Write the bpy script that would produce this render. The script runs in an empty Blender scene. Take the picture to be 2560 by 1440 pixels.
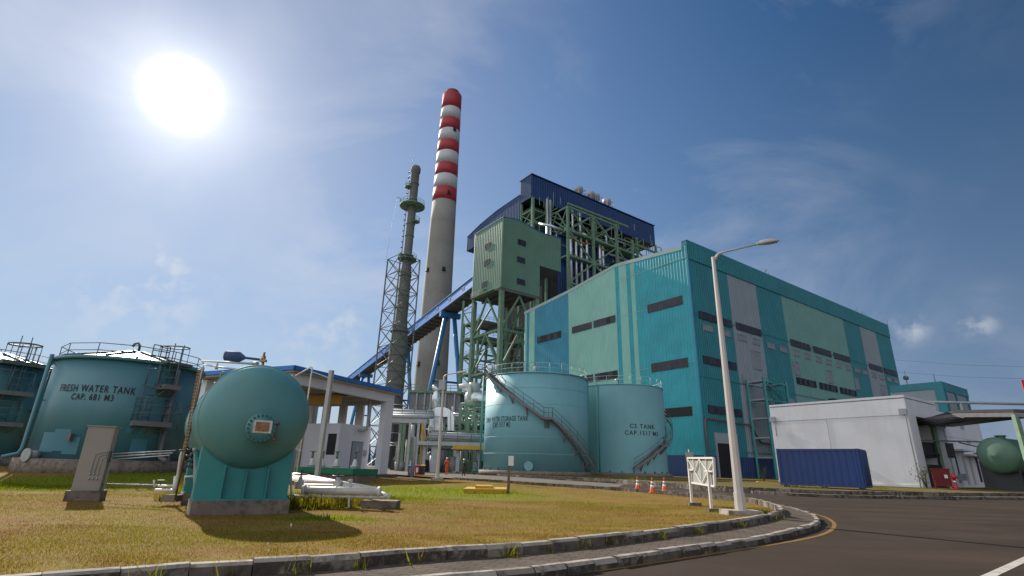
import bpy, math, random
import numpy as np
from mathutils import Vector, Matrix, geometry
V = Vector
random.seed(7)
sc = bpy.context.scene
COL = sc.collection
R_ = math.radians
# ------------------------------------------------------------------ camera
F_PX, CAM_H = 1296.8, 1.1
PITCH, ROLL, AZ = R_(19.0), R_(1.507), R_(54.22)
fwd = V((0, math.cos(PITCH), math.sin(PITCH)))
_u0 = V((0, -math.sin(PITCH), math.cos(PITCH)))
right = math.cos(ROLL) * V((1, 0, 0)) + math.sin(ROLL) * _u0
upv = -math.sin(ROLL) * V((1, 0, 0)) + math.cos(ROLL) * _u0
EYE = V((0, 0, CAM_H))
cd = bpy.data.cameras.new("camera")
cd.sensor_width = 36.0
cd.lens = 36.0 * F_PX / 2560
cd.clip_start, cd.clip_end = 0.1, 12000
cam = bpy.data.objects.new("camera", cd)
M3 = Matrix((right, upv, -fwd)).transposed()
cam.matrix_world = Matrix.Translation(EYE) @ M3.to_4x4()
COL.objects.link(cam)
sc.camera = cam
# ------------------------------------------------------------------ world and sun
SUN_EL, SUN_AZ = R_(32.25), R_(-37.9)          # azimuth from +Y towards +X
SUN = V((math.sin(SUN_AZ) * math.cos(SUN_EL), math.cos(SUN_AZ) * math.cos(SUN_EL), math.sin(SUN_EL)))
sc.view_settings.view_transform = 'Standard'
sc.view_settings.look = 'None'
sc.view_settings.gamma = 1
sc.view_settings.use_curve_mapping = False
sc.view_settings.exposure = 0.45
SKY_STRENGTH, SUN_STRENGTH = 0.07, 5.0
w = bpy.data.worlds.new("World")
sc.world = w
w.use_nodes = True
nt = w.node_tree
nt.nodes.clear()
def wn(t, **k):
    n = nt.nodes.new(t)
    for a, b in k.items(): setattr(n, a, b)
    return n
def wl(a, b): nt.links.new(a, b)
def wmath(op, a, b=None, clamp=False):
    n = wn('ShaderNodeMath', operation=op, use_clamp=clamp)
    for i, x in enumerate((a, b)):
        if x is None: continue
        if isinstance(x, (int, float)): n.inputs[i].default_value = x
        else: wl(x, n.inputs[i])
    return n.outputs[0]
out = wn('ShaderNodeOutputWorld')
bg = wn('ShaderNodeBackground')
bg.inputs['Strength'].default_value = SKY_STRENGTH
sky = wn('ShaderNodeTexSky', sky_type='NISHITA', sun_disc=False)
sky.sun_elevation = SUN_EL
sky.sun_rotation = SUN_AZ % (2 * math.pi)
sky.altitude = 50
sky.air_density, sky.dust_density, sky.ozone_density = 1.0, 0.03, 3.0
tc = wn('ShaderNodeTexCoord')
dirv = tc.outputs['Generated']
hs = wn('ShaderNodeHueSaturation')
hs.inputs['Saturation'].default_value = 1.30
hs.inputs['Value'].default_value = 1.0
wl(sky.outputs[0], hs.inputs['Color'])
sep = wn('ShaderNodeSeparateXYZ'); wl(dirv, sep.inputs[0])
dp = wn('ShaderNodeVectorMath', operation='DOT_PRODUCT')
wl(dirv, dp.inputs[0]); dp.inputs[1].default_value = SUN
# thin cirrus: stretched noise on the sky direction, denser low down
mp = wn('ShaderNodeMapping')
mp.inputs['Rotation'].default_value = (0.35, 0.25, 0.9)
mp.inputs['Scale'].default_value = (1.3, 3.6, 4.0)
wl(dirv, mp.inputs['Vector'])
nz = wn('ShaderNodeTexNoise')
nz.inputs['Scale'].default_value = 1.15
nz.inputs['Detail'].default_value = 9
nz.inputs['Roughness'].default_value = 0.58
nz.inputs['Distortion'].default_value = 0.6
wl(mp.outputs[0], nz.inputs['Vector'])
nz2 = wn('ShaderNodeTexNoise')
nz2.inputs['Scale'].default_value = 2.2
nz2.inputs['Detail'].default_value = 3
wl(dirv, nz2.inputs['Vector'])
c1 = wmath('MULTIPLY', wmath('SUBTRACT', nz.outputs['Fac'], 0.45, True), 3.6, True)
c2 = wmath('MULTIPLY', wmath('SUBTRACT', nz2.outputs['Fac'], 0.36, True), 3.0, True)
cm = wmath('MULTIPLY', c1, c2, True)
low = wmath('SUBTRACT', 1.0, wmath('MULTIPLY', sep.outputs['Z'], 1.1), True)
cm = wmath('MULTIPLY', cm, wmath('ADD', wmath('MULTIPLY', low, 0.75), 0.3), True)
dot = wmath('MAXIMUM', dp.outputs['Value'], 0.0)
wide = wmath('POWER', dot, 5.0)
# a few small separate clouds low in the sky
nz3 = wn('ShaderNodeTexNoise'); nz3.inputs['Scale'].default_value = 30.0; nz3.inputs['Detail'].default_value = 8; wl(dirv, nz3.inputs['Vector'])
def puff(px, py, n, k):
    d_ = (right * (px - 1280) + upv * (720 - py) + fwd * F_PX).normalized()
    q = wn('ShaderNodeVectorMath', operation='DOT_PRODUCT'); wl(dirv, q.inputs[0]); q.inputs[1].default_value = d_
    return wmath('MULTIPLY', wmath('POWER', wmath('MAXIMUM', q.outputs['Value'], 0.0), n), k)
pf = wmath('ADD', wmath('ADD', wmath('ADD', puff(2262, 830, 5000, 0.5), puff(2290, 822, 6000, 0.5)), wmath('ADD', puff(2425, 818, 7000, 0.55), puff(2462, 810, 7000, 0.5))), wmath('ADD', wmath('ADD', puff(400, 690, 500, 0.55), puff(330, 760, 260, 0.4)), wmath('ADD', puff(800, 850, 420, 0.5), puff(860, 815, 2500, 0.6))))
pfm = wmath('MULTIPLY', pf, wmath('MULTIPLY', wmath('SUBTRACT', nz3.outputs['Fac'], 0.44, True), 5.0, True), True)
cm = wmath('MAXIMUM', cm, wmath('MULTIPLY', pfm, 0.85))
cl = wn('ShaderNodeMixRGB', blend_type='MIX')
wl(wmath('MULTIPLY', cm, 0.95), cl.inputs['Fac'])
tint = wn('ShaderNodeMixRGB', blend_type='MULTIPLY'); tint.inputs['Fac'].default_value = 1
tint.inputs['Color2'].default_value = (1.10, 1.0, 0.97, 1)
damp = wn('ShaderNodeMixRGB', blend_type='MIX'); wl(wmath('MULTIPLY', wmath('POWER', wmath('MAXIMUM', dp.outputs['Value'], 0.0), 6.0), 0.5), damp.inputs['Fac'])
damp.inputs['Color2'].default_value = (1.9, 2.2, 2.7, 1)
grad = wn('ShaderNodeVectorMath', operation='SCALE'); wl(hs.outputs[0], grad.inputs[0])      # the sky deepens away from the sun
wl(wmath('MAXIMUM', wmath('ADD', wmath('MULTIPLY', dp.outputs['Value'], 0.80), 0.42), 0.35), grad.inputs['Scale'])
wl(grad.outputs[0], damp.inputs['Color1']); wl(damp.outputs[0], tint.inputs['Color1'])
ceil_ = wn('ShaderNodeMixRGB', blend_type='MIX')      # pale haze of the air towards the horizon
wl(wmath('MULTIPLY', wmath('POWER', wmath('SUBTRACT', 1.0, wmath('MULTIPLY', wmath('MAXIMUM', sep.outputs['Z'], 0.0), 1.2), True), 1.8), 0.9), ceil_.inputs['Fac'])
hz = wn('ShaderNodeMixRGB'); wl(wmath('POWER', wmath('MAXIMUM', wmath('ADD', wmath('MULTIPLY', dp.outputs['Value'], 0.5), 0.5), 0.0), 2.5), hz.inputs['Fac'])
hz.inputs['Color1'].default_value = (1.1, 1.9, 3.7, 1); hz.inputs['Color2'].default_value = (4.2, 5.1, 6.2, 1)
wl(hz.outputs[0], ceil_.inputs['Color2'])
wl(tint.outputs[0], ceil_.inputs['Color1'])
wl(ceil_.outputs[0], cl.inputs['Color1'])
cl.inputs['Color2'].default_value = (6.0, 6.3, 6.9, 1)
# forward scattering round the sun (aureole of the hazy air)
def lobe(n, k): return wmath('MULTIPLY', wmath('POWER', dot, n), k)
g = wmath('ADD', wmath('ADD', lobe(3000.0, 140.0), lobe(340.0, 3.6)), wmath('ADD', lobe(90.0, 3.1), lobe(16.0, 0.75)))
gm = wn('ShaderNodeMixRGB', blend_type='ADD'); gm.inputs['Fac'].default_value = 1
gc = wn('ShaderNodeMixRGB', blend_type='MULTIPLY'); gc.inputs['Fac'].default_value = 1
gc.inputs['Color1'].default_value = (1.0, 0.97, 0.92, 1)
cr_ = wn('ShaderNodeCombineXYZ')
for i in range(3): wl(g, cr_.inputs[i])
wl(cr_.outputs[0], gc.inputs['Color2'])
gw = wn('ShaderNodeMixRGB', blend_type='ADD'); wl(lobe(4.0, 1.0), gw.inputs['Fac']); gw.inputs['Color2'].default_value = (1.35, 1.35, 1.5, 1)
wl(cl.outputs[0], gw.inputs['Color1']); wl(gw.outputs[0], gm.inputs['Color1']); wl(gc.outputs[0], gm.inputs['Color2'])
# invented bright cloud bank in the unseen rear sky, added as fill light
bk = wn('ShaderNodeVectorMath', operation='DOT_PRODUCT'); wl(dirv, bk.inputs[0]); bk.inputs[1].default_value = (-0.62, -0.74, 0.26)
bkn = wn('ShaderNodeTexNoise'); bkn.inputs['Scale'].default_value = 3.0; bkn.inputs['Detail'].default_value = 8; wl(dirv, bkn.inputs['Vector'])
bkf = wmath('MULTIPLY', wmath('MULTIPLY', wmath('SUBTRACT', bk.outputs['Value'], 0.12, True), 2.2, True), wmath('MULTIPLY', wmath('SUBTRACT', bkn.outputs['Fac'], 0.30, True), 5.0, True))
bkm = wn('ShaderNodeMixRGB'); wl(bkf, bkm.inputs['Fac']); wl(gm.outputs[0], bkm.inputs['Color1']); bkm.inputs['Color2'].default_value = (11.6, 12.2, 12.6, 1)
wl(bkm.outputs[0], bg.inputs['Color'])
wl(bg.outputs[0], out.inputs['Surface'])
sd = bpy.data.lights.new("sun", 'SUN')
sd.energy, sd.angle, sd.color = SUN_STRENGTH, R_(0.5), (1.0, 0.93, 0.82)
so = bpy.data.objects.new("sun", sd)
so.rotation_euler = (-SUN).to_track_quat('-Z', 'Y').to_euler()
so.location = (-60, 80, 90)
COL.objects.link(so)
# ------------------------------------------------------------------ photo-to-place helpers
def ray(x, y): return right * (x - 1280) + upv * (720 - y) + fwd * F_PX
def Rp(x, y, r):
    d = ray(x, y); return EYE + d * (r / math.hypot(d.x, d.y))
def Yp(x, y, yy):
    d = ray(x, y); return EYE + d * (yy / d.y)
def Gp(x, y, z=0.0):
    d = ray(x, y); return EYE + d * ((z - CAM_H) / d.z)
def plane(x, y, p, n):
    d = ray(x, y); return EYE + d * ((p - EYE).dot(n) / d.dot(n))
Z = V((0, 0, 1))
# ------------------------------------------------------------------ materials
def mat(name, col, rough=0.6, var=0.18, scale=3.0, metal=0.0, bump=0.0, streak=0.0, dirt=None, dirt_amt=0.0, dirt_scale=1.2, spec=0.5, bump_scale=None, transl=None):
    m = bpy.data.materials.new(name); m.use_nodes = True
    t = m.node_tree; N = t.nodes; L = t.links
    b = N['Principled BSDF']
    b.inputs['Roughness'].default_value = rough
    b.inputs['Metallic'].default_value = metal
    b.inputs['Specular IOR Level'].default_value = spec
    tcn = N.new('ShaderNodeTexCoord')
    n1 = N.new('ShaderNodeTexNoise'); n1.inputs['Scale'].default_value = scale; n1.inputs['Detail'].default_value = 8
    n1.inputs['Roughness'].default_value = 0.6
    L.new(tcn.outputs['Object'], n1.inputs['Vector'])
    mx = N.new('ShaderNodeMixRGB')
    mr = N.new('ShaderNodeMapRange'); mr.inputs[1].default_value = 0.3; mr.inputs[2].default_value = 0.7
    L.new(n1.outputs['Fac'], mr.inputs[0]); L.new(mr.outputs[0], mx.inputs['Fac'])
    c = V(col)
    mx.inputs['Color1'].default_value = (*(c * (1 - var)), 1)
    mx.inputs['Color2'].default_value = (*[min(1, x) for x in (c * (1 + var))], 1)
    cur = mx.outputs[0]
    if streak:
        mp_ = N.new('ShaderNodeMapping'); mp_.inputs['Scale'].default_value = (1.0, 1.0, 0.05)
        L.new(tcn.outputs['Object'], mp_.inputs['Vector'])
        n2 = N.new('ShaderNodeTexNoise'); n2.inputs['Scale'].default_value = 1.6; n2.inputs['Detail'].default_value = 7
        n2.inputs['Roughness'].default_value = 0.7
        L.new(mp_.outputs[0], n2.inputs['Vector'])
        r2 = N.new('ShaderNodeMapRange'); r2.inputs[1].default_value = 0.46; r2.inputs[2].default_value = 0.78; r2.inputs[4].default_value = streak
        L.new(n2.outputs['Fac'], r2.inputs[0])
        m2 = N.new('ShaderNodeMixRGB'); L.new(r2.outputs[0], m2.inputs['Fac']); L.new(cur, m2.inputs['Color1'])
        m2.inputs['Color2'].default_value = (*(c * 0.45 + V((0.03, 0.025, 0.02))), 1)
        cur = m2.outputs[0]
    if dirt is not None:
        n3 = N.new('ShaderNodeTexNoise'); n3.inputs['Scale'].default_value = dirt_scale; n3.inputs['Detail'].default_value = 10
        n3.inputs['Roughness'].default_value = 0.68
        mp3 = N.new('ShaderNodeMapping'); mp3.inputs['Location'].default_value = (3.1, 7.7, 1.3)
        L.new(tcn.outputs['Object'], mp3.inputs['Vector']); L.new(mp3.outputs[0], n3.inputs['Vector'])
        r3 = N.new('ShaderNodeMapRange'); r3.inputs[1].default_value = 0.5; r3.inputs[2].default_value = 0.62; r3.inputs[4].default_value = dirt_amt
        L.new(n3.outputs['Fac'], r3.inputs[0])
        m3 = N.new('ShaderNodeMixRGB'); L.new(r3.outputs[0], m3.inputs['Fac']); L.new(cur, m3.inputs['Color1'])
        m3.inputs['Color2'].default_value = (*dirt, 1)
        cur = m3.outputs[0]
    L.new(cur, b.inputs['Base Color'])
    if bump:
        nb = N.new('ShaderNodeTexNoise'); nb.inputs['Scale'].default_value = bump_scale or scale * 6; nb.inputs['Detail'].default_value = 6
        L.new(tcn.outputs['Object'], nb.inputs['Vector'])
        bp = N.new('ShaderNodeBump'); bp.inputs['Strength'].default_value = bump; bp.inputs['Distance'].default_value = 0.02
        L.new(nb.outputs['Fac'], bp.inputs['Height']); L.new(bp.outputs[0], b.inputs['Normal'])
    if transl:
        tr = N.new('ShaderNodeBsdfTranslucent'); tr.inputs['Color'].default_value = (*transl, 1)
        ms = N.new('ShaderNodeMixShader'); ms.inputs[0].default_value = 0.5
        L.new(b.outputs[0], ms.inputs[1]); L.new(tr.outputs[0], ms.inputs[2])
        L.new(ms.outputs[0], N['Material Output'].inputs['Surface'])
    return m
M = {}
def dm(k, *a, **kw): M[k] = mat(k, *a, **kw)
dm('teal', (0.022, 0.33, 0.40), 0.42, 0.14, 0.3, streak=0.34)
dm('teal_blue', (0.03, 0.24, 0.36), 0.42, 0.14, 0.3, streak=0.34)
dm('teal_shade', (0.014, 0.19, 0.23), 0.45, 0.14, 0.3, streak=0.34)  # hall teal again, darkened to carry the shade of the side wall
dm('mint', (0.25, 0.50, 0.43), 0.45, 0.08, 0.25, streak=0.18)
dm('mint_shade', (0.15, 0.32, 0.29), 0.45, 0.08, 0.25, streak=0.3)  # the mint stripe with the side wall's shade put into its colour
dm('panel_grey', (0.25, 0.29, 0.33), 0.5, 0.08, 0.3, streak=0.3)
dm('vent_grey', (0.30, 0.33, 0.37), 0.5, 0.1, 1.0)
dm('navy', (0.014, 0.045, 0.15), 0.4, 0.12, 0.3, streak=0.2)
dm('navy_grey', (0.055, 0.09, 0.18), 0.75, 0.12, 0.3, streak=0.2, spec=0.15)
dm('blue_trim', (0.015, 0.16, 0.52), 0.45, 0.12, 1.0, streak=0.2)
dm('blue_steel', (0.02, 0.15, 0.36), 0.5, 0.15, 1.0)
dm('tower_green', (0.11, 0.215, 0.15), 0.45, 0.08, 0.3, streak=0.18)
dm('steel_green', (0.15, 0.245, 0.165), 0.72, 0.18, 0.8, dirt=(0.10, 0.09, 0.06), dirt_amt=0.35)
dm('steel_teal', (0.03, 0.24, 0.25), 0.5, 0.15, 1.0)
dm('soffit', (0.10, 0.10, 0.095), 0.8, 0.2, 0.6)
dm('concrete', (0.255, 0.246, 0.225), 0.85, 0.14, 0.12, streak=0.25, bump=0.1)
dm('concrete_rough', (0.21, 0.165, 0.135), 0.9, 0.3, 2.0, dirt=(0.06, 0.05, 0.04), dirt_amt=0.7, dirt_scale=5, streak=0.8, bump=0.5)
dm('concrete_stack', (0.15, 0.155, 0.14), 0.85, 0.15, 0.3, streak=0.35)
dm('chimney_red', (0.34, 0.024, 0.035), 0.6, 0.10, 0.15, streak=0.15)
dm('chimney_white', (0.47, 0.48, 0.50), 0.6, 0.08, 0.15, streak=0.3)
dm('tank_teal', (0.165, 0.37, 0.42), 0.55, 0.07, 0.35, streak=0.14)
dm('tank_teal_shade', (0.10, 0.28, 0.29), 0.55, 0.07, 0.35, streak=0.14)  # shadow and reflection on the second tank, put into its colour
dm('fresh_teal', (0.072, 0.205, 0.25), 0.42, 0.09, 0.4, streak=0.25)
dm('patch_teal', (0.045, 0.18, 0.235), 0.45, 0.05, 0.4)
dm('patch_pale', (0.10, 0.25, 0.29), 0.45, 0.05, 0.4)
dm('vessel_teal', (0.09, 0.255, 0.265), 0.42, 0.09, 1.2, streak=0.16, dirt=(0.10, 0.20, 0.20), dirt_amt=0.3, dirt_scale=1.6)
dm('vessel_teal_saddle', (0.04, 0.255, 0.255), 0.4, 0.08, 1.0, streak=0.15)
dm('bolt_teal', (0.03, 0.15, 0.16), 0.5)
dm('galv', (0.42, 0.43, 0.44), 0.4, 0.15, 3.0, metal=0.6)
dm('silver', (0.60, 0.62, 0.64), 0.3, 0.12, 1.5, metal=0.75)
dm('pipe_grey', (0.36, 0.37, 0.38), 0.5, 0.15, 1.5)
dm('pipe_white', (0.612, 0.595, 0.570), 0.5, 0.08, 3.0, dirt=(0.35, 0.28, 0.2), dirt_amt=0.35, dirt_scale=4)
dm('white_wall', (0.66, 0.65, 0.69), 0.65, 0.06, 0.6, streak=0.22, dirt=(0.55, 0.5, 0.5), dirt_amt=0.25, dirt_scale=0.5)
dm('white_frame', (0.66, 0.66, 0.71), 0.65, 0.06, 0.6, streak=0.12)
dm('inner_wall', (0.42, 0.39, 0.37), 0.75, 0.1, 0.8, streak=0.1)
dm('door_grey', (0.26, 0.29, 0.33), 0.5, 0.05, 1.0)
dm('cabinet', (0.30, 0.27, 0.24), 0.5, 0.06, 1.0, streak=0.15)
dm('dark', (0.012, 0.012, 0.014), 0.7, 0.2, 1.0)
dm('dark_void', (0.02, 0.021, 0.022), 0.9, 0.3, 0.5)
dm('dark_steel', (0.03, 0.03, 0.035), 0.5, 0.2, 2.0)
dm('rail', (0.10, 0.12, 0.12), 0.5, 0.2, 2.0)
dm('rail_teal', (0.085, 0.135, 0.145), 0.55, 0.2, 2.0)
dm('rail_pale', (0.30, 0.40, 0.40), 0.5, 0.15, 2.0)
dm('deck', (0.16, 0.15, 0.16), 0.6, 0.2, 2.0)
dm('rust', (0.16, 0.075, 0.035), 0.8, 0.3, 8.0)
dm('rust_pipe', (0.13, 0.085, 0.06), 0.7, 0.25, 3.0)
dm('brass', (0.35, 0.22, 0.08), 0.4, 0.2, 6.0, metal=0.7)
dm('letter', (0.008, 0.010, 0.022), 0.6, 0.1, 3.0)
dm('yellow', (0.527, 0.306, 0.017), 0.5, 0.12, 2.0, dirt=(0.25, 0.15, 0.05), dirt_amt=0.3, dirt_scale=3)
dm('beam_yellow', (0.50, 0.27, 0.02), 0.5, 0.12, 1.0)
dm('red', (0.50, 0.02, 0.02), 0.4, 0.1, 3.0)
dm('dark_red', (0.16, 0.012, 0.012), 0.5, 0.15, 2.0)
dm('orange', (0.75, 0.12, 0.02), 0.5, 0.1, 3.0, dirt=(0.3, 0.1, 0.05), dirt_amt=0.2)
dm('reflect_white', (0.75, 0.75, 0.75), 0.4, 0.06, 3.0)
dm('bin_blue', (0.03, 0.13, 0.38), 0.45, 0.1, 2.0)
dm('bin_dark', (0.06, 0.05, 0.04), 0.5, 0.1, 2.0)
dm('container', (0.008, 0.042, 0.18), 0.42, 0.15, 0.6, streak=0.3, dirt=(0.03, 0.03, 0.05), dirt_amt=0.3)
dm('green_cover', (0.012, 0.16, 0.09), 0.45, 0.12, 2.0)
dm('pole', (0.527, 0.476, 0.442), 0.45, 0.06, 2.0, streak=0.12)
dm('lamp_glass', (0.48, 0.42, 0.22), 0.25, 0.1, 3.0)
dm('sign_back', (0.28, 0.29, 0.27), 0.5, 0.05, 2.0)
dm('sign_frame', (0.595, 0.561, 0.527), 0.5, 0.05, 2.0)
dm('rust_sign', (0.32, 0.16, 0.09), 0.8, 0.35, 14.0, dirt=(0.06, 0.04, 0.03), dirt_amt=0.6, dirt_scale=9)
dm('glass', (0.025, 0.025, 0.04), 0.25, 0.3, 0.7, spec=0.3)
dm('glass_pale', (0.040, 0.038, 0.056), 0.3, 0.3, 0.7, spec=0.25)
dm('hydrant', (0.45, 0.015, 0.02), 0.35, 0.1, 3.0)
dm('green_tank', (0.075, 0.15, 0.105), 0.42, 0.08, 0.6, streak=0.2)
dm('skin', (0.28, 0.15, 0.09), 0.6, 0.05)
dm('helmet', (0.7, 0.7, 0.7), 0.35, 0.03)
dm('suit_orange', (0.72, 0.10, 0.03), 0.8, 0.12, 12)
dm('suit_dark', (0.03, 0.032, 0.04), 0.8, 0.2, 12)
dm('boot', (0.012, 0.012, 0.012), 0.6)
dm('bark', (0.11, 0.08, 0.05), 0.9, 0.3, 8)
dm('leaf', (0.05, 0.085, 0.02), 0.5, 0.3, 6, transl=(0.10, 0.16, 0.02))
dm('leaf_dark', (0.03, 0.05, 0.018), 0.5, 0.3, 6, transl=(0.04, 0.07, 0.015))
dm('asphalt', (0.045, 0.031, 0.023), 0.85, 0.12, 0.5, bump=0.35, bump_scale=60, dirt=(0.035, 0.024, 0.018), dirt_amt=0.7, dirt_scale=0.25, spec=0.12)
def road_detail():
    m = M['asphalt']; t = m.node_tree; N = t.nodes; L = t.links; b = N['Principled BSDF']
    src = b.inputs['Base Color'].links[0].from_socket; tcn = N.new('ShaderNodeTexCoord')
    vo = N.new('ShaderNodeTexVoronoi'); vo.feature = 'DISTANCE_TO_EDGE'; vo.inputs['Scale'].default_value = 0.55
    nd = N.new('ShaderNodeTexNoise'); nd.inputs['Scale'].default_value = 1.4; nd.inputs['Detail'].default_value = 6
    ad = N.new('ShaderNodeMixRGB'); ad.blend_type = 'ADD'; ad.inputs['Fac'].default_value = 0.9
    L.new(tcn.outputs['Object'], nd.inputs['Vector']); L.new(tcn.outputs['Object'], ad.inputs['Color1']); L.new(nd.outputs['Color'], ad.inputs['Color2']); L.new(ad.outputs[0], vo.inputs['Vector'])
    r = N.new('ShaderNodeMapRange'); r.inputs[1].default_value = 0.0; r.inputs[2].default_value = 0.012; r.inputs[3].default_value = 0.55; r.inputs[4].default_value = 0.0
    L.new(vo.outputs['Distance'], r.inputs[0])
    n2 = N.new('ShaderNodeTexNoise'); n2.inputs['Scale'].default_value = 0.35; n2.inputs['Detail'].default_value = 4; L.new(tcn.outputs['Object'], n2.inputs['Vector'])
    r2 = N.new('ShaderNodeMapRange'); r2.inputs[1].default_value = 0.5; r2.inputs[2].default_value = 0.6; L.new(n2.outputs['Fac'], r2.inputs[0])
    mu = N.new('ShaderNodeMath'); mu.operation = 'MULTIPLY'; L.new(r.outputs[0], mu.inputs[0]); L.new(r2.outputs[0], mu.inputs[1])
    m1 = N.new('ShaderNodeMixRGB'); L.new(mu.outputs[0], m1.inputs['Fac']); L.new(src, m1.inputs['Color1']); m1.inputs['Color2'].default_value = (0.018, 0.013, 0.010, 1)
    mp_ = N.new('ShaderNodeMapping'); mp_.inputs['Rotation'].default_value = (0, 0, 0.25); mp_.inputs['Scale'].default_value = (0.16, 0.8, 1); L.new(tcn.outputs['Object'], mp_.inputs['Vector'])
    n3 = N.new('ShaderNodeTexNoise'); n3.inputs['Scale'].default_value = 1.0; n3.inputs['Detail'].default_value = 5; L.new(mp_.outputs[0], n3.inputs['Vector'])
    r3 = N.new('ShaderNodeMapRange'); r3.inputs[1].default_value = 0.35; r3.inputs[2].default_value = 0.7; r3.inputs[3].default_value = 0.86; r3.inputs[4].default_value = 1.22; L.new(n3.outputs['Fac'], r3.inputs[0])
    m2 = N.new('ShaderNodeMixRGB'); m2.blend_type = 'MULTIPLY'; m2.inputs['Fac'].default_value = 1; L.new(m1.outputs[0], m2.inputs['Color1']); L.new(r3.outputs[0], m2.inputs['Color2'])
    n4 = N.new('ShaderNodeTexNoise'); n4.inputs['Scale'].default_value = 55; n4.inputs['Detail'].default_value = 3; L.new(tcn.outputs['Object'], n4.inputs['Vector'])
    r4 = N.new('ShaderNodeMapRange'); r4.inputs[1].default_value = 0.3; r4.inputs[2].default_value = 0.7; r4.inputs[3].default_value = 0.7; r4.inputs[4].default_value = 1.3; L.new(n4.outputs['Fac'], r4.inputs[0])
    m4 = N.new('ShaderNodeMixRGB'); m4.blend_type = 'MULTIPLY'; m4.inputs['Fac'].default_value = 1; L.new(m2.outputs[0], m4.inputs['Color1']); L.new(r4.outputs[0], m4.inputs['Color2'])
    L.new(m4.outputs[0], b.inputs['Base Color'])
road_detail()
dm('line_white', (0.432, 0.403, 0.360), 0.7, 0.1, 4, dirt=(0.16, 0.14, 0.12), dirt_amt=0.5, dirt_scale=6, spec=0.12)
dm('line_yellow', (0.216, 0.122, 0.029), 0.7, 0.15, 4, dirt=(0.11, 0.09, 0.07), dirt_amt=0.9, dirt_scale=7, spec=0.12)
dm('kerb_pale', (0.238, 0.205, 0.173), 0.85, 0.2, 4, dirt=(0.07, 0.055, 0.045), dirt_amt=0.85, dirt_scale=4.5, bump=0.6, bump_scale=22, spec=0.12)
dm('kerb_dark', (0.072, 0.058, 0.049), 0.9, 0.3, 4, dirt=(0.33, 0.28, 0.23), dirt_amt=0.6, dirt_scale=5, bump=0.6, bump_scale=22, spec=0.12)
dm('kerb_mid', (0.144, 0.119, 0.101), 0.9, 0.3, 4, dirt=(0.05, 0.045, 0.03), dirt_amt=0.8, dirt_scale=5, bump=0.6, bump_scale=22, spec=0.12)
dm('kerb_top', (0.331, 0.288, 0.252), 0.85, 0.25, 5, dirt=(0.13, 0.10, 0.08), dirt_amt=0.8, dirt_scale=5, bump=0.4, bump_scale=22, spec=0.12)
dm('dirt_ground', (0.094, 0.072, 0.047), 0.95, 0.3, 0.4, spec=0.12)
dm('yard', (0.137, 0.119, 0.104), 0.9, 0.15, 0.3, dirt=(0.12, 0.10, 0.085), dirt_amt=0.6, dirt_scale=0.4, spec=0.12)
# paving and lawn materials
def ground_mat(name, cols, scale, rough=0.95, bump=0.6, bscale=30, lush=None):
    m = bpy.data.materials.new(name); m.use_nodes = True
    t = m.node_tree; N = t.nodes; L = t.links; b = N['Principled BSDF']; b.inputs['Roughness'].default_value = rough
    b.inputs['Specular IOR Level'].default_value = 0.08
    tcn = N.new('ShaderNodeTexCoord'); cur = None
    for i, c in enumerate(cols):
        if i == 0:
            rgb = N.new('ShaderNodeRGB'); rgb.outputs[0].default_value = (*c, 1); cur = rgb.outputs[0]; continue
        n = N.new('ShaderNodeTexNoise'); n.inputs['Scale'].default_value = scale * (0.6 + 0.9 * i); n.inputs['Detail'].default_value = 10
        n.inputs['Roughness'].default_value = 0.72
        mp_ = N.new('ShaderNodeMapping'); mp_.inputs['Location'].default_value = (i * 13.7, i * 5.1, 0)
        L.new(tcn.outputs['Object'], mp_.inputs['Vector']); L.new(mp_.outputs[0], n.inputs['Vector'])
        r = N.new('ShaderNodeMapRange'); r.inputs[1].default_value = 0.44; r.inputs[2].default_value = 0.64; L.new(n.outputs['Fac'], r.inputs[0])
        mx = N.new('ShaderNodeMixRGB'); L.new(r.outputs[0], mx.inputs['Fac']); L.new(cur, mx.inputs['Color1']); mx.inputs['Color2'].default_value = (*c, 1)
        cur = mx.outputs[0]
    if lush:                                            # greener turf where the ground stays damp (an attribute of the lawn mesh)
        at = N.new('ShaderNodeAttribute'); at.attribute_name = 'lush'
        mx = N.new('ShaderNodeMixRGB'); L.new(at.outputs['Fac'], mx.inputs['Fac']); L.new(cur, mx.inputs['Color1']); mx.inputs['Color2'].default_value = (*lush, 1); cur = mx.outputs[0]
    L.new(cur, b.inputs['Base Color'])
    nb = N.new('ShaderNodeTexNoise'); nb.inputs['Scale'].default_value = bscale; nb.inputs['Detail'].default_value = 8
    L.new(tcn.outputs['Object'], nb.inputs['Vector'])
    bp = N.new('ShaderNodeBump'); bp.inputs['Strength'].default_value = bump; bp.inputs['Distance'].default_value = 0.05
    L.new(nb.outputs['Fac'], bp.inputs['Height']); L.new(bp.outputs[0], b.inputs['Normal'])
    M[name] = m
ground_mat('lawn', [(0.20, 0.125, 0.026), (0.135, 0.125, 0.014), (0.17, 0.08, 0.03), (0.21, 0.14, 0.036)], 0.35, lush=(0.13, 0.16, 0.008))
ground_mat('verge', [(0.15, 0.115, 0.035), (0.09, 0.095, 0.02), (0.11, 0.07, 0.035)], 0.3)
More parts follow.
